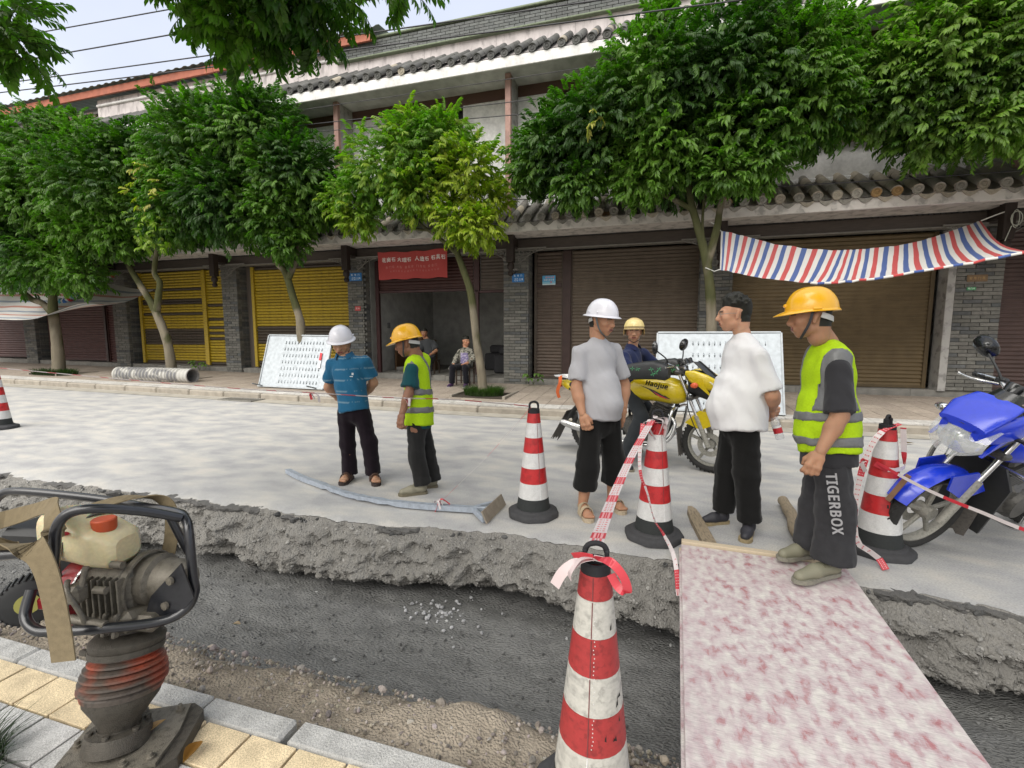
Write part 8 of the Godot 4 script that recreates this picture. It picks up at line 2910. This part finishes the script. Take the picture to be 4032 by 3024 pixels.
	bx.box(Vector3(-2.06, 0.70, -1.09), Vector3(0.26, 0.09, 0.16), 0.02, E)
	bx.box(Vector3(-2.0, 0.6, -1.1), Vector3(0.3, 0.12, 0.06), 0.02, E)
	put("air_box", bx, M["black plastic"], o, true)
	# fuel tank
	var tk := MB.new()
	var rows := []
	for q in [[-0.135, 0.05, 0.055, 0.05], [-0.12, 0.045, 0.075, 0.068], [-0.06, 0.04, 0.085, 0.078], [0.0, 0.025, 0.078, 0.08], [0.06, 0.005, 0.07, 0.08], [0.12, -0.01, 0.06, 0.07], [0.138, -0.01, 0.04, 0.045]]:
		var row := sec(q[0], q[1], q[2], q[3], 0.55, 24)
		for k in row.size(): row[k] = E * row[k] + Vector3(-1.85, 0.70, -1.075)
		rows.append(row)
	tk.loft(rows)
	put("fuel_tank", tk, mat("milky plastic", lc(0.66, 0.58, 0.36), 0.35, {sss = 0.5, tex = T.cloth, scale = 4.0}), o, true)
	var cp := MB.new()
	cp.lathe([Vector2(0.026, -0.02), Vector2(0.03, -0.012), Vector2(0.034, 0.0), Vector2(0.036, 0.032), Vector2(0.032, 0.036), Vector2(0, 0.036)], 20, Transform3D(Basis(), Vector3(-1.775, 0.762, -1.075)))
	put("filler_cap", cp, mat("orange cap", lc(0.45, 0.07, 0.02), 0.5), o, true)
	var ft := MB.new()
	ft.strap(curve([Vector3(-1.865, 0.60, -0.99), Vector3(-1.86, 0.68, -0.985), Vector3(-1.85, 0.765, -1.01), Vector3(-1.84, 0.8, -1.08), Vector3(-1.84, 0.78, -1.15)], 5), [Vector3(1, 0, 0)], 0.016, 0.004)
	put("tank_strap", ft, iron, o, true)
	var rd := MB.new()
	for q in [[-1.86, 0.792, -1.02], [-1.84, 0.768, -0.996]]: rd.ball(Vector3(q[0], q[1], q[2]), Vector3(0.02, 0.006, 0.012), E, 8, 5)
	put("red_smear", rd, M["red print"], o, true)
	# handle frame of bent tube
	var f1 := MB.new()
	f1.tube(curve([Vector3(-2.56, 0.63, -1.1), Vector3(-2.49, 0.73, -1.12), Vector3(-2.44, 0.79, -1.13), Vector3(-2.36, 0.812, -1.15), Vector3(-2.055, 0.79, -1.22), Vector3(-1.85, 0.775, -1.24), Vector3(-1.62, 0.782, -1.215), Vector3(-1.545, 0.776, -1.185), Vector3(-1.507, 0.74, -1.163), Vector3(-1.486, 0.6, -1.149), Vector3(-1.479, 0.54, -1.146), Vector3(-1.492, 0.49, -1.12), Vector3(-1.545, 0.467, -1.07), Vector3(-1.66, 0.492, -0.955), Vector3(-1.76, 0.492, -0.915), Vector3(-1.83, 0.495, -0.895), Vector3(-1.885, 0.53, -0.90), Vector3(-1.90, 0.6, -0.93)], 6), 0.0155, 12)
	put("handle_frame", f1, pipe_m, o, true)
	var f2 := MB.new()
	f2.tube(curve([Vector3(-1.78, 0.66, -0.92), Vector3(-1.752, 0.75, -0.92), Vector3(-1.738, 0.83, -0.925), Vector3(-1.71, 0.872, -0.945), Vector3(-1.655, 0.878, -0.985), Vector3(-1.60, 0.835, -1.09), Vector3(-1.555, 0.785, -1.175)], 6), 0.0155, 12)
	f2.tube([Vector3(-2.1, 0.735, -0.80), Vector3(-1.90, 0.748, -0.86), Vector3(-1.79, 0.755, -0.90)], 0.0155, 12)
	f2.tube([Vector3(-1.655, 0.60, -1.27), Vector3(-1.7, 0.77, -1.235)], 0.014, 10)
	put("front_rail", f2, pipe_m, o, true)
	var gp := MB.new()
	gp.prism([Vector2(0, 0.17), Vector2(0.035, 0.05), Vector2(-0.02, -0.015), Vector2(-0.14, -0.02), Vector2(-0.115, 0.05)], 0.006, Transform3D(Basis(Vector3.UP, deg_to_rad(14)), Vector3(-1.485, 0.49, -1.115)))
	put("guard_plate", gp, pipe_m, o, true)
	for q in [[-1.52, 0.6, -1.10], [-1.545, 0.51, -1.095]]:
		var bo := MB.new()
		bo.lathe([Vector2(0.014, 0), Vector2(0.014, 0.01), Vector2(0, 0.012)], 8, Transform3D(Basis(Vector3.RIGHT, PI / 2), Vector3(q[0], q[1], q[2])))
		put("guard_bolt", bo, alloy, o, true)
	# webbing strap thrown over the frame
	var wb := thing("webbing_strap", "faded khaki webbing strap draped over the rammer's frame", "strap", Vector3(-1.8, 0.7, -0.9))
	var wm := mat("khaki webbing", lc(0.26, 0.205, 0.12), 0.95, {tex = T.blotch, scale = 5.0, det = T.fine, dscale = 14.0, bump = T.hgrain, depth = 0.15})
	var s1 := MB.new()
	s1.strap(curve([Vector3(-2.0, 0.74, -0.92), Vector3(-1.9, 0.772, -0.885), Vector3(-1.80, 0.795, -0.865), Vector3(-1.73, 0.79, -0.862), Vector3(-1.685, 0.735, -0.86), Vector3(-1.66, 0.65, -0.858), Vector3(-1.645, 0.56, -0.856), Vector3(-1.632, 0.462, -0.852)], 7), [Vector3(0.25, 0.2, 1), Vector3(0.4, 0.3, 0.8), Vector3(0.85, 0.1, 0.25), Vector3(0.96, 0.0, -0.2), Vector3(0.96, 0.0, -0.28), Vector3(0.96, 0, -0.28)], 0.072, 0.004)
	put("hanging_end", s1, wm, wb, true)
	var s2 := MB.new()
	s2.strap(curve([Vector3(-2.2, 0.765, -0.99), Vector3(-2.08, 0.80, -1.03), Vector3(-1.94, 0.845, -1.02), Vector3(-1.85, 0.85, -0.975), Vector3(-1.80, 0.81, -0.95), Vector3(-1.815, 0.765, -0.955)], 7), [Vector3(0, 1, 0.3), Vector3(0.1, 1, 0.4), Vector3(0.3, 0.8, -0.3), Vector3(0.3, 0.8, -0.5)], 0.06, 0.004)
	put("loose_loop", s2, wm, wb, true)
	var s3 := MB.new()
	s3.strap(curve([Vector3(-1.97, 0.775, -1.10), Vector3(-1.92, 0.80, -1.16), Vector3(-1.86, 0.812, -1.22), Vector3(-1.79, 0.80, -1.265), Vector3(-1.745, 0.76, -1.28), Vector3(-1.735, 0.66, -1.27), Vector3(-1.73, 0.57, -1.24)], 7), [Vector3(0.7, 0.1, -0.6), Vector3(1, 0, -0.2)], 0.055, 0.004)
	put("far_end", s3, wm, wb, true)

func people() -> void:
	nf.seed = 4
	nf.frequency = 0.01
	nf.noise_type = FastNoiseLite.TYPE_SIMPLEX_SMOOTH
	nf.fractal_octaves = 2
	nf.fractal_gain = 0.35
	var blue := {head = Vector3(-2.876, 1.347, -3.884), neck = Vector3(-2.850, 1.226, -3.899), sh_l = Vector3(-2.646, 1.187, -3.924), sh_r = Vector3(-2.991, 1.162, -3.882), el_l = Vector3(-2.619, 0.952, -4.021), el_r = Vector3(-3.080, 0.906, -3.923), wr_l = Vector3(-2.801, 0.785, -4.076), wr_r = Vector3(-3.037, 0.775, -4.026), hd_l = Vector3(-2.912, 0.751, -4.081), hd_r = Vector3(-2.979, 0.749, -4.082), pelvis = Vector3(-2.754, 0.72, -3.870), hip_l = Vector3(-2.672, 0.70, -3.892), hip_r = Vector3(-2.846, 0.69, -3.860), kn_l = Vector3(-2.599, 0.382, -3.882), kn_r = Vector3(-2.822, 0.361, -3.845), an_l = Vector3(-2.562, 0.064, -3.879), an_r = Vector3(-2.802, 0.055, -3.839), toe_l = Vector3(-2.42, 0.0, -3.72), toe_r = Vector3(-2.76, 0.0, -3.64)}
	var bsh := func(p: Vector3) -> Color:
		return Color(0.16, 0.26, 0.33) if absf(fposmod(p.y - 0.05 * (p.x + 2.8), 0.105) - 0.05) < 0.0035 else Color(0.022, 0.115, 0.22)
	var o := person("person in a blue polo shirt and white hard hat looking down, hands behind the back", blue, {head = 0.38, nod = 0.3, tip = 0.04, shirt = bsh, trousers = Color(0.012, 0.011, 0.012), shoe = "sandal", shoe_col = Color(0.075, 0.04, 0.028), sole_col = Color(0.05, 0.035, 0.03), hat = 0, hat_mat = M["white shell"], hem = -0.035, sleeve = 0.72, sleeve_r = 0.075, leg = 1.0, cuff = 0.072, girth = 0.96, palm_l = Vector3(0, 0, -1), palm_r = Vector3(0, 0, -1), skin = Color(0.33, 0.185, 0.115)})
	collar(o, blue, Color(0.02, 0.105, 0.2))
	var bp := MB.new()
	bp.col = Color(0.5, 0.55, 0.58)
	bp.box(Vector3(-2.70, 1.035, -3.775), Vector3(0.035, 0.008, 0.003)); bp.box(Vector3(-2.685, 1.06, -3.775), Vector3(0.02, 0.022, 0.003))
	put("chest_badge", bp, M["cloth"], o, true)
	var w1 := {head = Vector3(-2.100, 1.352, -3.777), neck = Vector3(-2.027, 1.242, -3.818), sh_l = Vector3(-1.986, 1.147, -3.642), sh_r = Vector3(-2.045, 1.182, -3.984), el_l = Vector3(-1.988, 0.922, -3.585), el_r = Vector3(-2.113, 0.866, -3.962), wr_l = Vector3(-2.018, 0.756, -3.516), wr_r = Vector3(-2.158, 0.691, -3.877), hd_l = Vector3(-2.027, 0.675, -3.494), hd_r = Vector3(-2.182, 0.615, -3.851), pelvis = Vector3(-1.993, 0.66, -3.760), hip_l = Vector3(-1.978, 0.64, -3.670), hip_r = Vector3(-2.002, 0.62, -3.849), kn_l = Vector3(-1.963, 0.348, -3.656), kn_r = Vector3(-1.950, 0.334, -3.847), an_l = Vector3(-1.922, 0.087, -3.671), an_r = Vector3(-1.910, 0.068, -3.861), toe_l = Vector3(-2.10, 0.0, -3.55), toe_r = Vector3(-2.08, 0.0, -3.76)}
	o = person("small person in a lime safety vest and yellow hard hat seen from behind, facing left", w1, {head = -1.25, nod = 0.22, shirt = Color(0.012, 0.065, 0.075), trousers = Color(0.022, 0.020, 0.021), shoe_col = Color(0.25, 0.235, 0.17), sole_col = Color(0.2, 0.18, 0.12), hat = 1, hat_mat = M["yellow shell"], vest = Color(0.40, 0.62, 0.012), bands = [["h", 0.09], ["h", 0.25], ["v", 0.10, 0.28], ["v", -0.10, 0.28]], vest_hem = -0.05, hem = -0.08, sleeve = 0.75, sleeve_r = 0.085, leg = 0.98, cuff = 0.078, girth = 0.88, palm_l = Vector3(0.3, 0, -1), thumb_l = Vector3(-1, 0, 0.1), skin = Color(0.20, 0.10, 0.062), curl_l = 0.7, shoe = "shoe"})
	var gm := {head = Vector3(-0.358, 1.537, -3.764), neck = Vector3(-0.392, 1.392, -3.769), sh_r = Vector3(-0.522, 1.305, -3.638), sh_l = Vector3(-0.267, 1.318, -3.903), el_r = Vector3(-0.528, 1.009, -3.583), el_l = Vector3(-0.179, 1.011, -3.958), wr_r = Vector3(-0.468, 0.823, -3.518), wr_l = Vector3(-0.178, 0.829, -3.876), hd_r = Vector3(-0.437, 0.728, -3.495), hd_l = Vector3(-0.179, 0.758, -3.847), pelvis = Vector3(-0.354, 0.78, -3.707), hip_r = Vector3(-0.429, 0.75, -3.620), hip_l = Vector3(-0.269, 0.74, -3.791), kn_r = Vector3(-0.430, 0.392, -3.583), kn_l = Vector3(-0.244, 0.395, -3.785), an_r = Vector3(-0.466, 0.077, -3.584), an_l = Vector3(-0.255, 0.074, -3.813), toe_r = Vector3(-0.38, 0.0, -3.42), toe_l = Vector3(-0.14, 0.0, -3.66)}
	o = person("person in a grey T-shirt, black cropped trousers and white hard hat facing right", gm, {head = 1.05, nod = 0.12, shirt = Color(0.42, 0.42, 0.445), trousers = Color(0.012, 0.012, 0.013), trousers_name = "cropped_trousers", trouser = 0.55, leg = 1.22, cuff = 0.08, shoe = "sandal", shoe_col = Color(0.52, 0.42, 0.29), sole_col = Color(0.55, 0.45, 0.32), hat = 0, hat_mat = M["white shell"], strap_mat = M["grey webbing"], hem = -0.02, sleeve = 0.78, sleeve_r = 0.076, girth = 1.0, belly = 0.10, palm_r = Vector3(0.1, 0, -1), thumb_r = Vector3(1, 0, 0), curl_r = 0.8, skin = Color(0.36, 0.19, 0.115), fine = 0.0055})
	var wm := {head = Vector3(0.600, 1.576, -3.756), neck = Vector3(0.663, 1.420, -3.757), sh_l = Vector3(0.746, 1.289, -3.579), sh_r = Vector3(0.635, 1.333, -3.928), el_l = Vector3(0.834, 1.011, -3.554), el_r = Vector3(0.740, 0.985, -3.898), wr_l = Vector3(0.875, 0.897, -3.700), wr_r = Vector3(0.872, 0.887, -3.866), hd_l = Vector3(0.902, 0.832, -3.76), hd_r = Vector3(0.92, 0.87, -3.80), pelvis = Vector3(0.659, 0.80, -3.685), hip_l = Vector3(0.691, 0.78, -3.609), hip_r = Vector3(0.620, 0.76, -3.754), kn_l = Vector3(0.703, 0.442, -3.578), kn_r = Vector3(0.603, 0.421, -3.734), an_l = Vector3(0.735, 0.090, -3.563), an_r = Vector3(0.585, 0.09, -3.719), toe_l = Vector3(0.67, 0.0, -3.38), toe_r = Vector3(0.42, 0.0, -3.64)}
	o = person("bareheaded person with glasses in a white T-shirt, hands clasped behind holding a bottle", wm, {head = -1.55, nod = 0.04, head_size = 1.07, shirt = Color(0.72, 0.72, 0.73), trousers = Color(0.013, 0.013, 0.015), leg = 1.22, cuff = 0.066, shoe_col = Color(0.035, 0.035, 0.04), sole_col = Color(0.38, 0.3, 0.17), hair_do = 240, hem = -0.06, sleeve = 0.88, sleeve_r = 0.08, girth = 1.06, belly = 0.14, palm_l = Vector3(-1, 0, -0.5), thumb_l = Vector3(0, 0.6, 0.5), curl_l = 0.95, curl_r = 0.8, palm_r = Vector3(-1, 0, 0.2), cheeks = 1.12, skin = Color(0.44, 0.24, 0.155), fine = 0.005})
	glasses(o, Transform3D(Basis.from_euler(Vector3(0.04, -1.55, 0)) * Basis.from_scale(Vector3.ONE * 1.07), wm.head))
	bottle()
	var w2 := {head = Vector3(0.895, 1.524, -3.082), neck = Vector3(1.001, 1.378, -3.118), sh_l = Vector3(1.004, 1.258, -2.939), sh_r = Vector3(1.020, 1.269, -3.280), el_l = Vector3(1.004, 0.990, -2.868), el_r = Vector3(1.08, 0.96, -3.26), wr_l = Vector3(0.892, 0.804, -2.773), wr_r = Vector3(1.06, 0.75, -3.2), hd_l = Vector3(0.852, 0.723, -2.742), hd_r = Vector3(1.04, 0.67, -3.17), pelvis = Vector3(1.028, 0.77, -3.055), hip_l = Vector3(1.007, 0.75, -2.965), hip_r = Vector3(1.027, 0.73, -3.134), kn_l = Vector3(1.047, 0.42, -2.950), kn_r = Vector3(1.009, 0.39, -3.112), an_l = Vector3(1.035, 0.15, -2.90), an_r = Vector3(0.991, 0.15, -3.10), toe_l = Vector3(0.80, 0.075, -2.74), toe_r = Vector3(0.78, 0.085, -2.99)}
	o = person("tall worker in a lime safety vest and yellow hard hat standing on the boards", w2, {head = -1.62, nod = 0.06, shirt = Color(0.038, 0.038, 0.042), trousers = Color(0.048, 0.048, 0.052), trouser_mat = M["denim"], leg = 1.32, cuff = 0.083, shoe_col = Color(0.22, 0.215, 0.15), sole_col = Color(0.26, 0.25, 0.2), hat = 1, hat_mat = M["yellow shell"], vest = Color(0.42, 0.64, 0.012), bands = [["h", 0.05], ["h", 0.19], ["v", 0.11, 0.22], ["v", -0.11, 0.22]], vest_hem = -0.01, hem = -0.09, sleeve = 0.95, sleeve_r = 0.08, girth = 0.98, belly = 0.03, palm_l = Vector3(0.3, 0, -1), thumb_l = Vector3(-1, 0, -0.1), curl_l = 0.75, skin = Color(0.29, 0.155, 0.092), fine = 0.0045, cell = 0.012})
	var kn := (w2.hip_l as Vector3).lerp(w2.kn_l, 0.95)
	letters("trouser_print", "TIGERBOX", 0.07, M["faded print"], o, Transform3D(Basis(Vector3(0.16, -0.985, 0.0), Vector3(0.94, 0.16, 0.25).normalized(), Vector3(-0.26, 0, 0.96)).orthonormalized(), Vector3(0.985, 0.52, -2.80) - o.position))
	var rd := {head = Vector3(-0.162, 1.461, -5.511), neck = Vector3(-0.172, 1.298, -5.542), sh_r = Vector3(-0.259, 1.196, -5.338), sh_l = Vector3(-0.044, 1.222, -5.739), el_r = Vector3(-0.19, 0.99, -5.2), el_l = Vector3(0.10, 1.03, -5.83), wr_r = Vector3(-0.0, 1.0, -5.13), wr_l = Vector3(0.28, 1.04, -5.72), hd_r = Vector3(0.1, 1.02, -5.1), hd_l = Vector3(0.36, 1.05, -5.68), pelvis = Vector3(-0.22, 0.86, -5.46), hip_r = Vector3(-0.2, 0.83, -5.36), hip_l = Vector3(-0.22, 0.83, -5.56), kn_r = Vector3(-0.05, 0.54, -5.2), kn_l = Vector3(0.0, 0.56, -5.66), an_r = Vector3(-0.224, 0.1, -5.06), an_l = Vector3(-0.2, 0.1, -5.75), toe_r = Vector3(-0.12, 0.0, -4.88), toe_l = Vector3(-0.02, 0.0, -5.78)}
	o = person("rider in a navy polo shirt and cream helmet astride the yellow motorcycle", rd, {head = 0.05, nod = 0.0, shirt = Color(0.022, 0.028, 0.075), trousers = Color(0.035, 0.037, 0.042), shoe_col = Color(0.03, 0.03, 0.035), hat = 2, hat_mat = M["cream shell"], hem = -0.03, sleeve = 0.72, sleeve_r = 0.085, girth = 0.98, leg = 1.05, no_hand_l = true, no_hand_r = true, skin = Color(0.36, 0.195, 0.125), fine = 0.0055})
	collar(o, rd, Color(0.02, 0.026, 0.07))
	var dz := Vector3(0, 0, -0.42)
	var yb := pave_y(-4.2, -10.0)
	var wo := {head = Vector3(-4.229, 1.286, -10.46), neck = Vector3(-4.241, 1.147, -10.476), sh_l = Vector3(-4.10, 1.06, -10.506), sh_r = Vector3(-4.38, 1.06, -10.43), el_l = Vector3(-4.02, 0.87, -10.44), el_r = Vector3(-4.45, 0.86, -10.33), wr_l = Vector3(-4.11, 0.78, -10.22), wr_r = Vector3(-4.42, 0.73, -10.12), hd_l = Vector3(-4.2, 0.75, -10.17), hd_r = Vector3(-4.44, 0.68, -10.07), pelvis = Vector3(-4.241, 0.70, -10.45), hip_l = Vector3(-4.159, 0.68, -10.42), hip_r = Vector3(-4.315, 0.68, -10.4), kn_l = Vector3(-4.09, 0.68, -10.05), kn_r = Vector3(-4.38, 0.68, -9.98), an_l = Vector3(-4.08, yb + 0.09, -10.08), an_r = Vector3(-4.42, yb + 0.09, -10.02), toe_l = Vector3(-4.07, yb, -9.9), toe_r = Vector3(-4.46, yb, -9.84)}
	var wsh := func(p: Vector3) -> Color:
		if p.z > -10.38 and absf(p.x + 4.235) < 0.1 and p.y < 1.02: return Color(0.42, 0.38, 0.5) if noise(p.x * 1500.0, p.y * 1500.0) > 0.1 else Color(0.2, 0.17, 0.3)
		return Color(0.3, 0.29, 0.24) if noise(p.x * 1800.0, p.y * 1800.0, p.z * 1800.0) > -0.05 else Color(0.06, 0.06, 0.05)
	person("seated person in a patterned jacket and apron on the low chair outside the open shop", wo, {head = 1.0, nod = 0.0, base = Vector3(0, yb, 0), shirt = wsh, shirt_name = "patterned_jacket", trousers = Color(0.015, 0.014, 0.018), shoe_col = Color(0.06, 0.025, 0.09), sole_col = Color(0.4, 0.4, 0.4), hair_do = 30, hem = 0.0, sleeve = 1.85, girth = 0.95, cheeks = 1.05, skin = Color(0.36, 0.18, 0.11), cell = 0.016, fine = 0.008})
	var ys := step_y(-5.6)
	var si := {head = Vector3(-5.819, 1.492, -11.403), neck = Vector3(-5.767, 1.336, -11.451), sh_l = Vector3(-5.59, 1.25, -11.52), sh_r = Vector3(-5.92, 1.25, -11.41), el_l = Vector3(-5.47, 1.02, -11.4), el_r = Vector3(-5.9, 0.99, -11.25), wr_l = Vector3(-5.56, 0.90, -11.15), wr_r = Vector3(-5.75, 0.9, -11.1), hd_l = Vector3(-5.63, 0.89, -11.1), hd_r = Vector3(-5.68, 0.88, -11.07), pelvis = Vector3(-5.688, 0.82, -11.48), hip_l = Vector3(-5.616, 0.8, -11.45), hip_r = Vector3(-5.757, 0.8, -11.43), kn_l = Vector3(-5.50, 0.82, -11.06), kn_r = Vector3(-5.74, 0.81, -11.02), an_l = Vector3(-5.47, ys + 0.09, -11.0), an_r = Vector3(-5.72, ys + 0.09, -10.98), toe_l = Vector3(-5.42, ys, -10.83), toe_r = Vector3(-5.72, ys, -10.8)}
	o = person("seated person in a dark grey shirt in the shade inside the open shop", si, {head = 0.2, base = Vector3(0, ys, 0), shirt = Color(0.06, 0.065, 0.07), trousers = Color(0.02, 0.022, 0.028), shoe = "sandal", shoe_col = Color(0.05, 0.03, 0.02), sole_col = Color(0.04, 0.03, 0.03), hair_do = 30, hem = 0.0, sleeve = 0.85, sleeve_r = 0.085, skin = Color(0.33, 0.17, 0.10), cell = 0.017, fine = 0.008})
	var wt := MB.new()
	wt.lathe([Vector2(0.031, -0.012), Vector2(0.033, 0.0), Vector2(0.031, 0.012)], 12, Transform3D(along(si.wr_l - si.el_l), si.wr_l))
	put("wristwatch", wt, M["chrome"], o, true)
	var ph := MB.new()
	ph.col = Color(0.42, 0.44, 0.4)
	ph.box(Vector3(), Vector3(0.07, 0.012, 0.13), 0.004)
	var p := put("phone", ph, M["rubber"])
	p.position = Vector3(-4.47, 0.665, -10.03)
	p.rotation = Vector3(-0.5, 0.6, 0.2)
	tag(p, "pale phone held in the seated woman's right hand", "phone")

func collar(o: Node3D, J: Dictionary, c: Color) -> void:
	var side: Vector3 = (J.sh_l - J.sh_r).normalized()
	var up: Vector3 = (J.neck - J.pelvis).normalized()
	var front := side.cross(up).normalized()
	var mb := MB.new()
	mb.col = c
	var q := PackedVector3Array()
	for j in 3:
		for i in 17:
			var a := lerpf(-2.55, 2.55, i / 16.0) + PI
			var r: float = [0.066, 0.074, 0.094][j]
			var h: float = [0.03, 0.035, -0.012][j]
			q.append(J.neck + side * sin(a) * r * 1.05 + front * (cos(a) * r + 0.008) + up * (h - 0.035 * maxf(0.0, cos(a))))
	mb.shell(q, 17, 3, 0.004)
	put("collar", mb, M["cloth"], o, true)

func glasses(o: Node3D, H: Transform3D) -> void:
	var mb := MB.new()
	mb.col = Color(0.3, 0.3, 0.3)
	for s in [-1.0, 1.0]:
		var pts := []
		for i in 17:
			var a := TAU * i / 16.0
			pts.append(H * Vector3(s * 0.032 + cos(a) * 0.024, 0.0 + sin(a) * 0.016, 0.1 - 0.006 * absf(cos(a))))
		mb.tube(pts, 0.0014, 5, false)
		mb.tube([H * Vector3(s * 0.056, 0.004, 0.094), H * Vector3(s * 0.079, 0.008, 0.04), H * Vector3(s * 0.08, 0.004, -0.01)], 0.0016, 5)
	mb.tube([H * Vector3(-0.009, 0.004, 0.103), H * Vector3(0.009, 0.004, 0.103)], 0.0014, 5)
	put("glasses", mb, M["steel"], o, true)

func bottle() -> void:
	var a := Vector3(0.88, 0.865, -3.735)
	var b := Vector3(0.94, 0.675, -3.715)
	var o := thing("plastic_bottle", "half-empty clear plastic water bottle with a red label held behind the white shirt", "bottle", b)
	var T_ := Transform3D(along(a - b), b)
	var s := MB.new()
	s.lathe([Vector2(0, 0.0), Vector2(0.026, 0.0), Vector2(0.03, 0.006), Vector2(0.03, 0.04), Vector2(0.029, 0.1), Vector2(0.03, 0.13), Vector2(0.024, 0.155), Vector2(0.013, 0.175), Vector2(0.012, 0.185)], 20, T_)
	put("bottle_wall", s, mat("bottle plastic", lc(0.75, 0.78, 0.8, 0.3), 0.1, {clear = true}), o, true)
	var l := MB.new()
	l.lathe([Vector2(0.0305, 0.045), Vector2(0.0305, 0.085)], 20, T_)
	put("label", l, M["red print"], o, true)
	var w := MB.new()
	w.lathe([Vector2(0.0302, 0.085), Vector2(0.0302, 0.10)], 20, T_)
	put("label_band", w, M["white print"], o, true)
	var c := MB.new()
	c.lathe([Vector2(0.0145, 0.18), Vector2(0.0145, 0.2), Vector2(0, 0.2)], 14, T_)
	put("cap", c, M["red print"], o, true)

func _ready() -> void:
	rng.seed = 7
	camera_sky_sun()
	textures()
	materials()
	ground_works()
	building()
	trees()
	street_things()
	motorcycle("yellow motorcycle with black hand muffs and its rider stopped on the road", Vector3(-0.60, 0, -5.57), deg_to_rad(-20.0), 0.0, deg_to_rad(-4.0), true)
	motorcycle("blue motorcycle parked on its stand at the right edge, front wheel turned", Vector3(2.80, 0, -4.42), deg_to_rad(215.0), deg_to_rad(-21.0), deg_to_rad(-6.0), false)
	rammer()
	people()
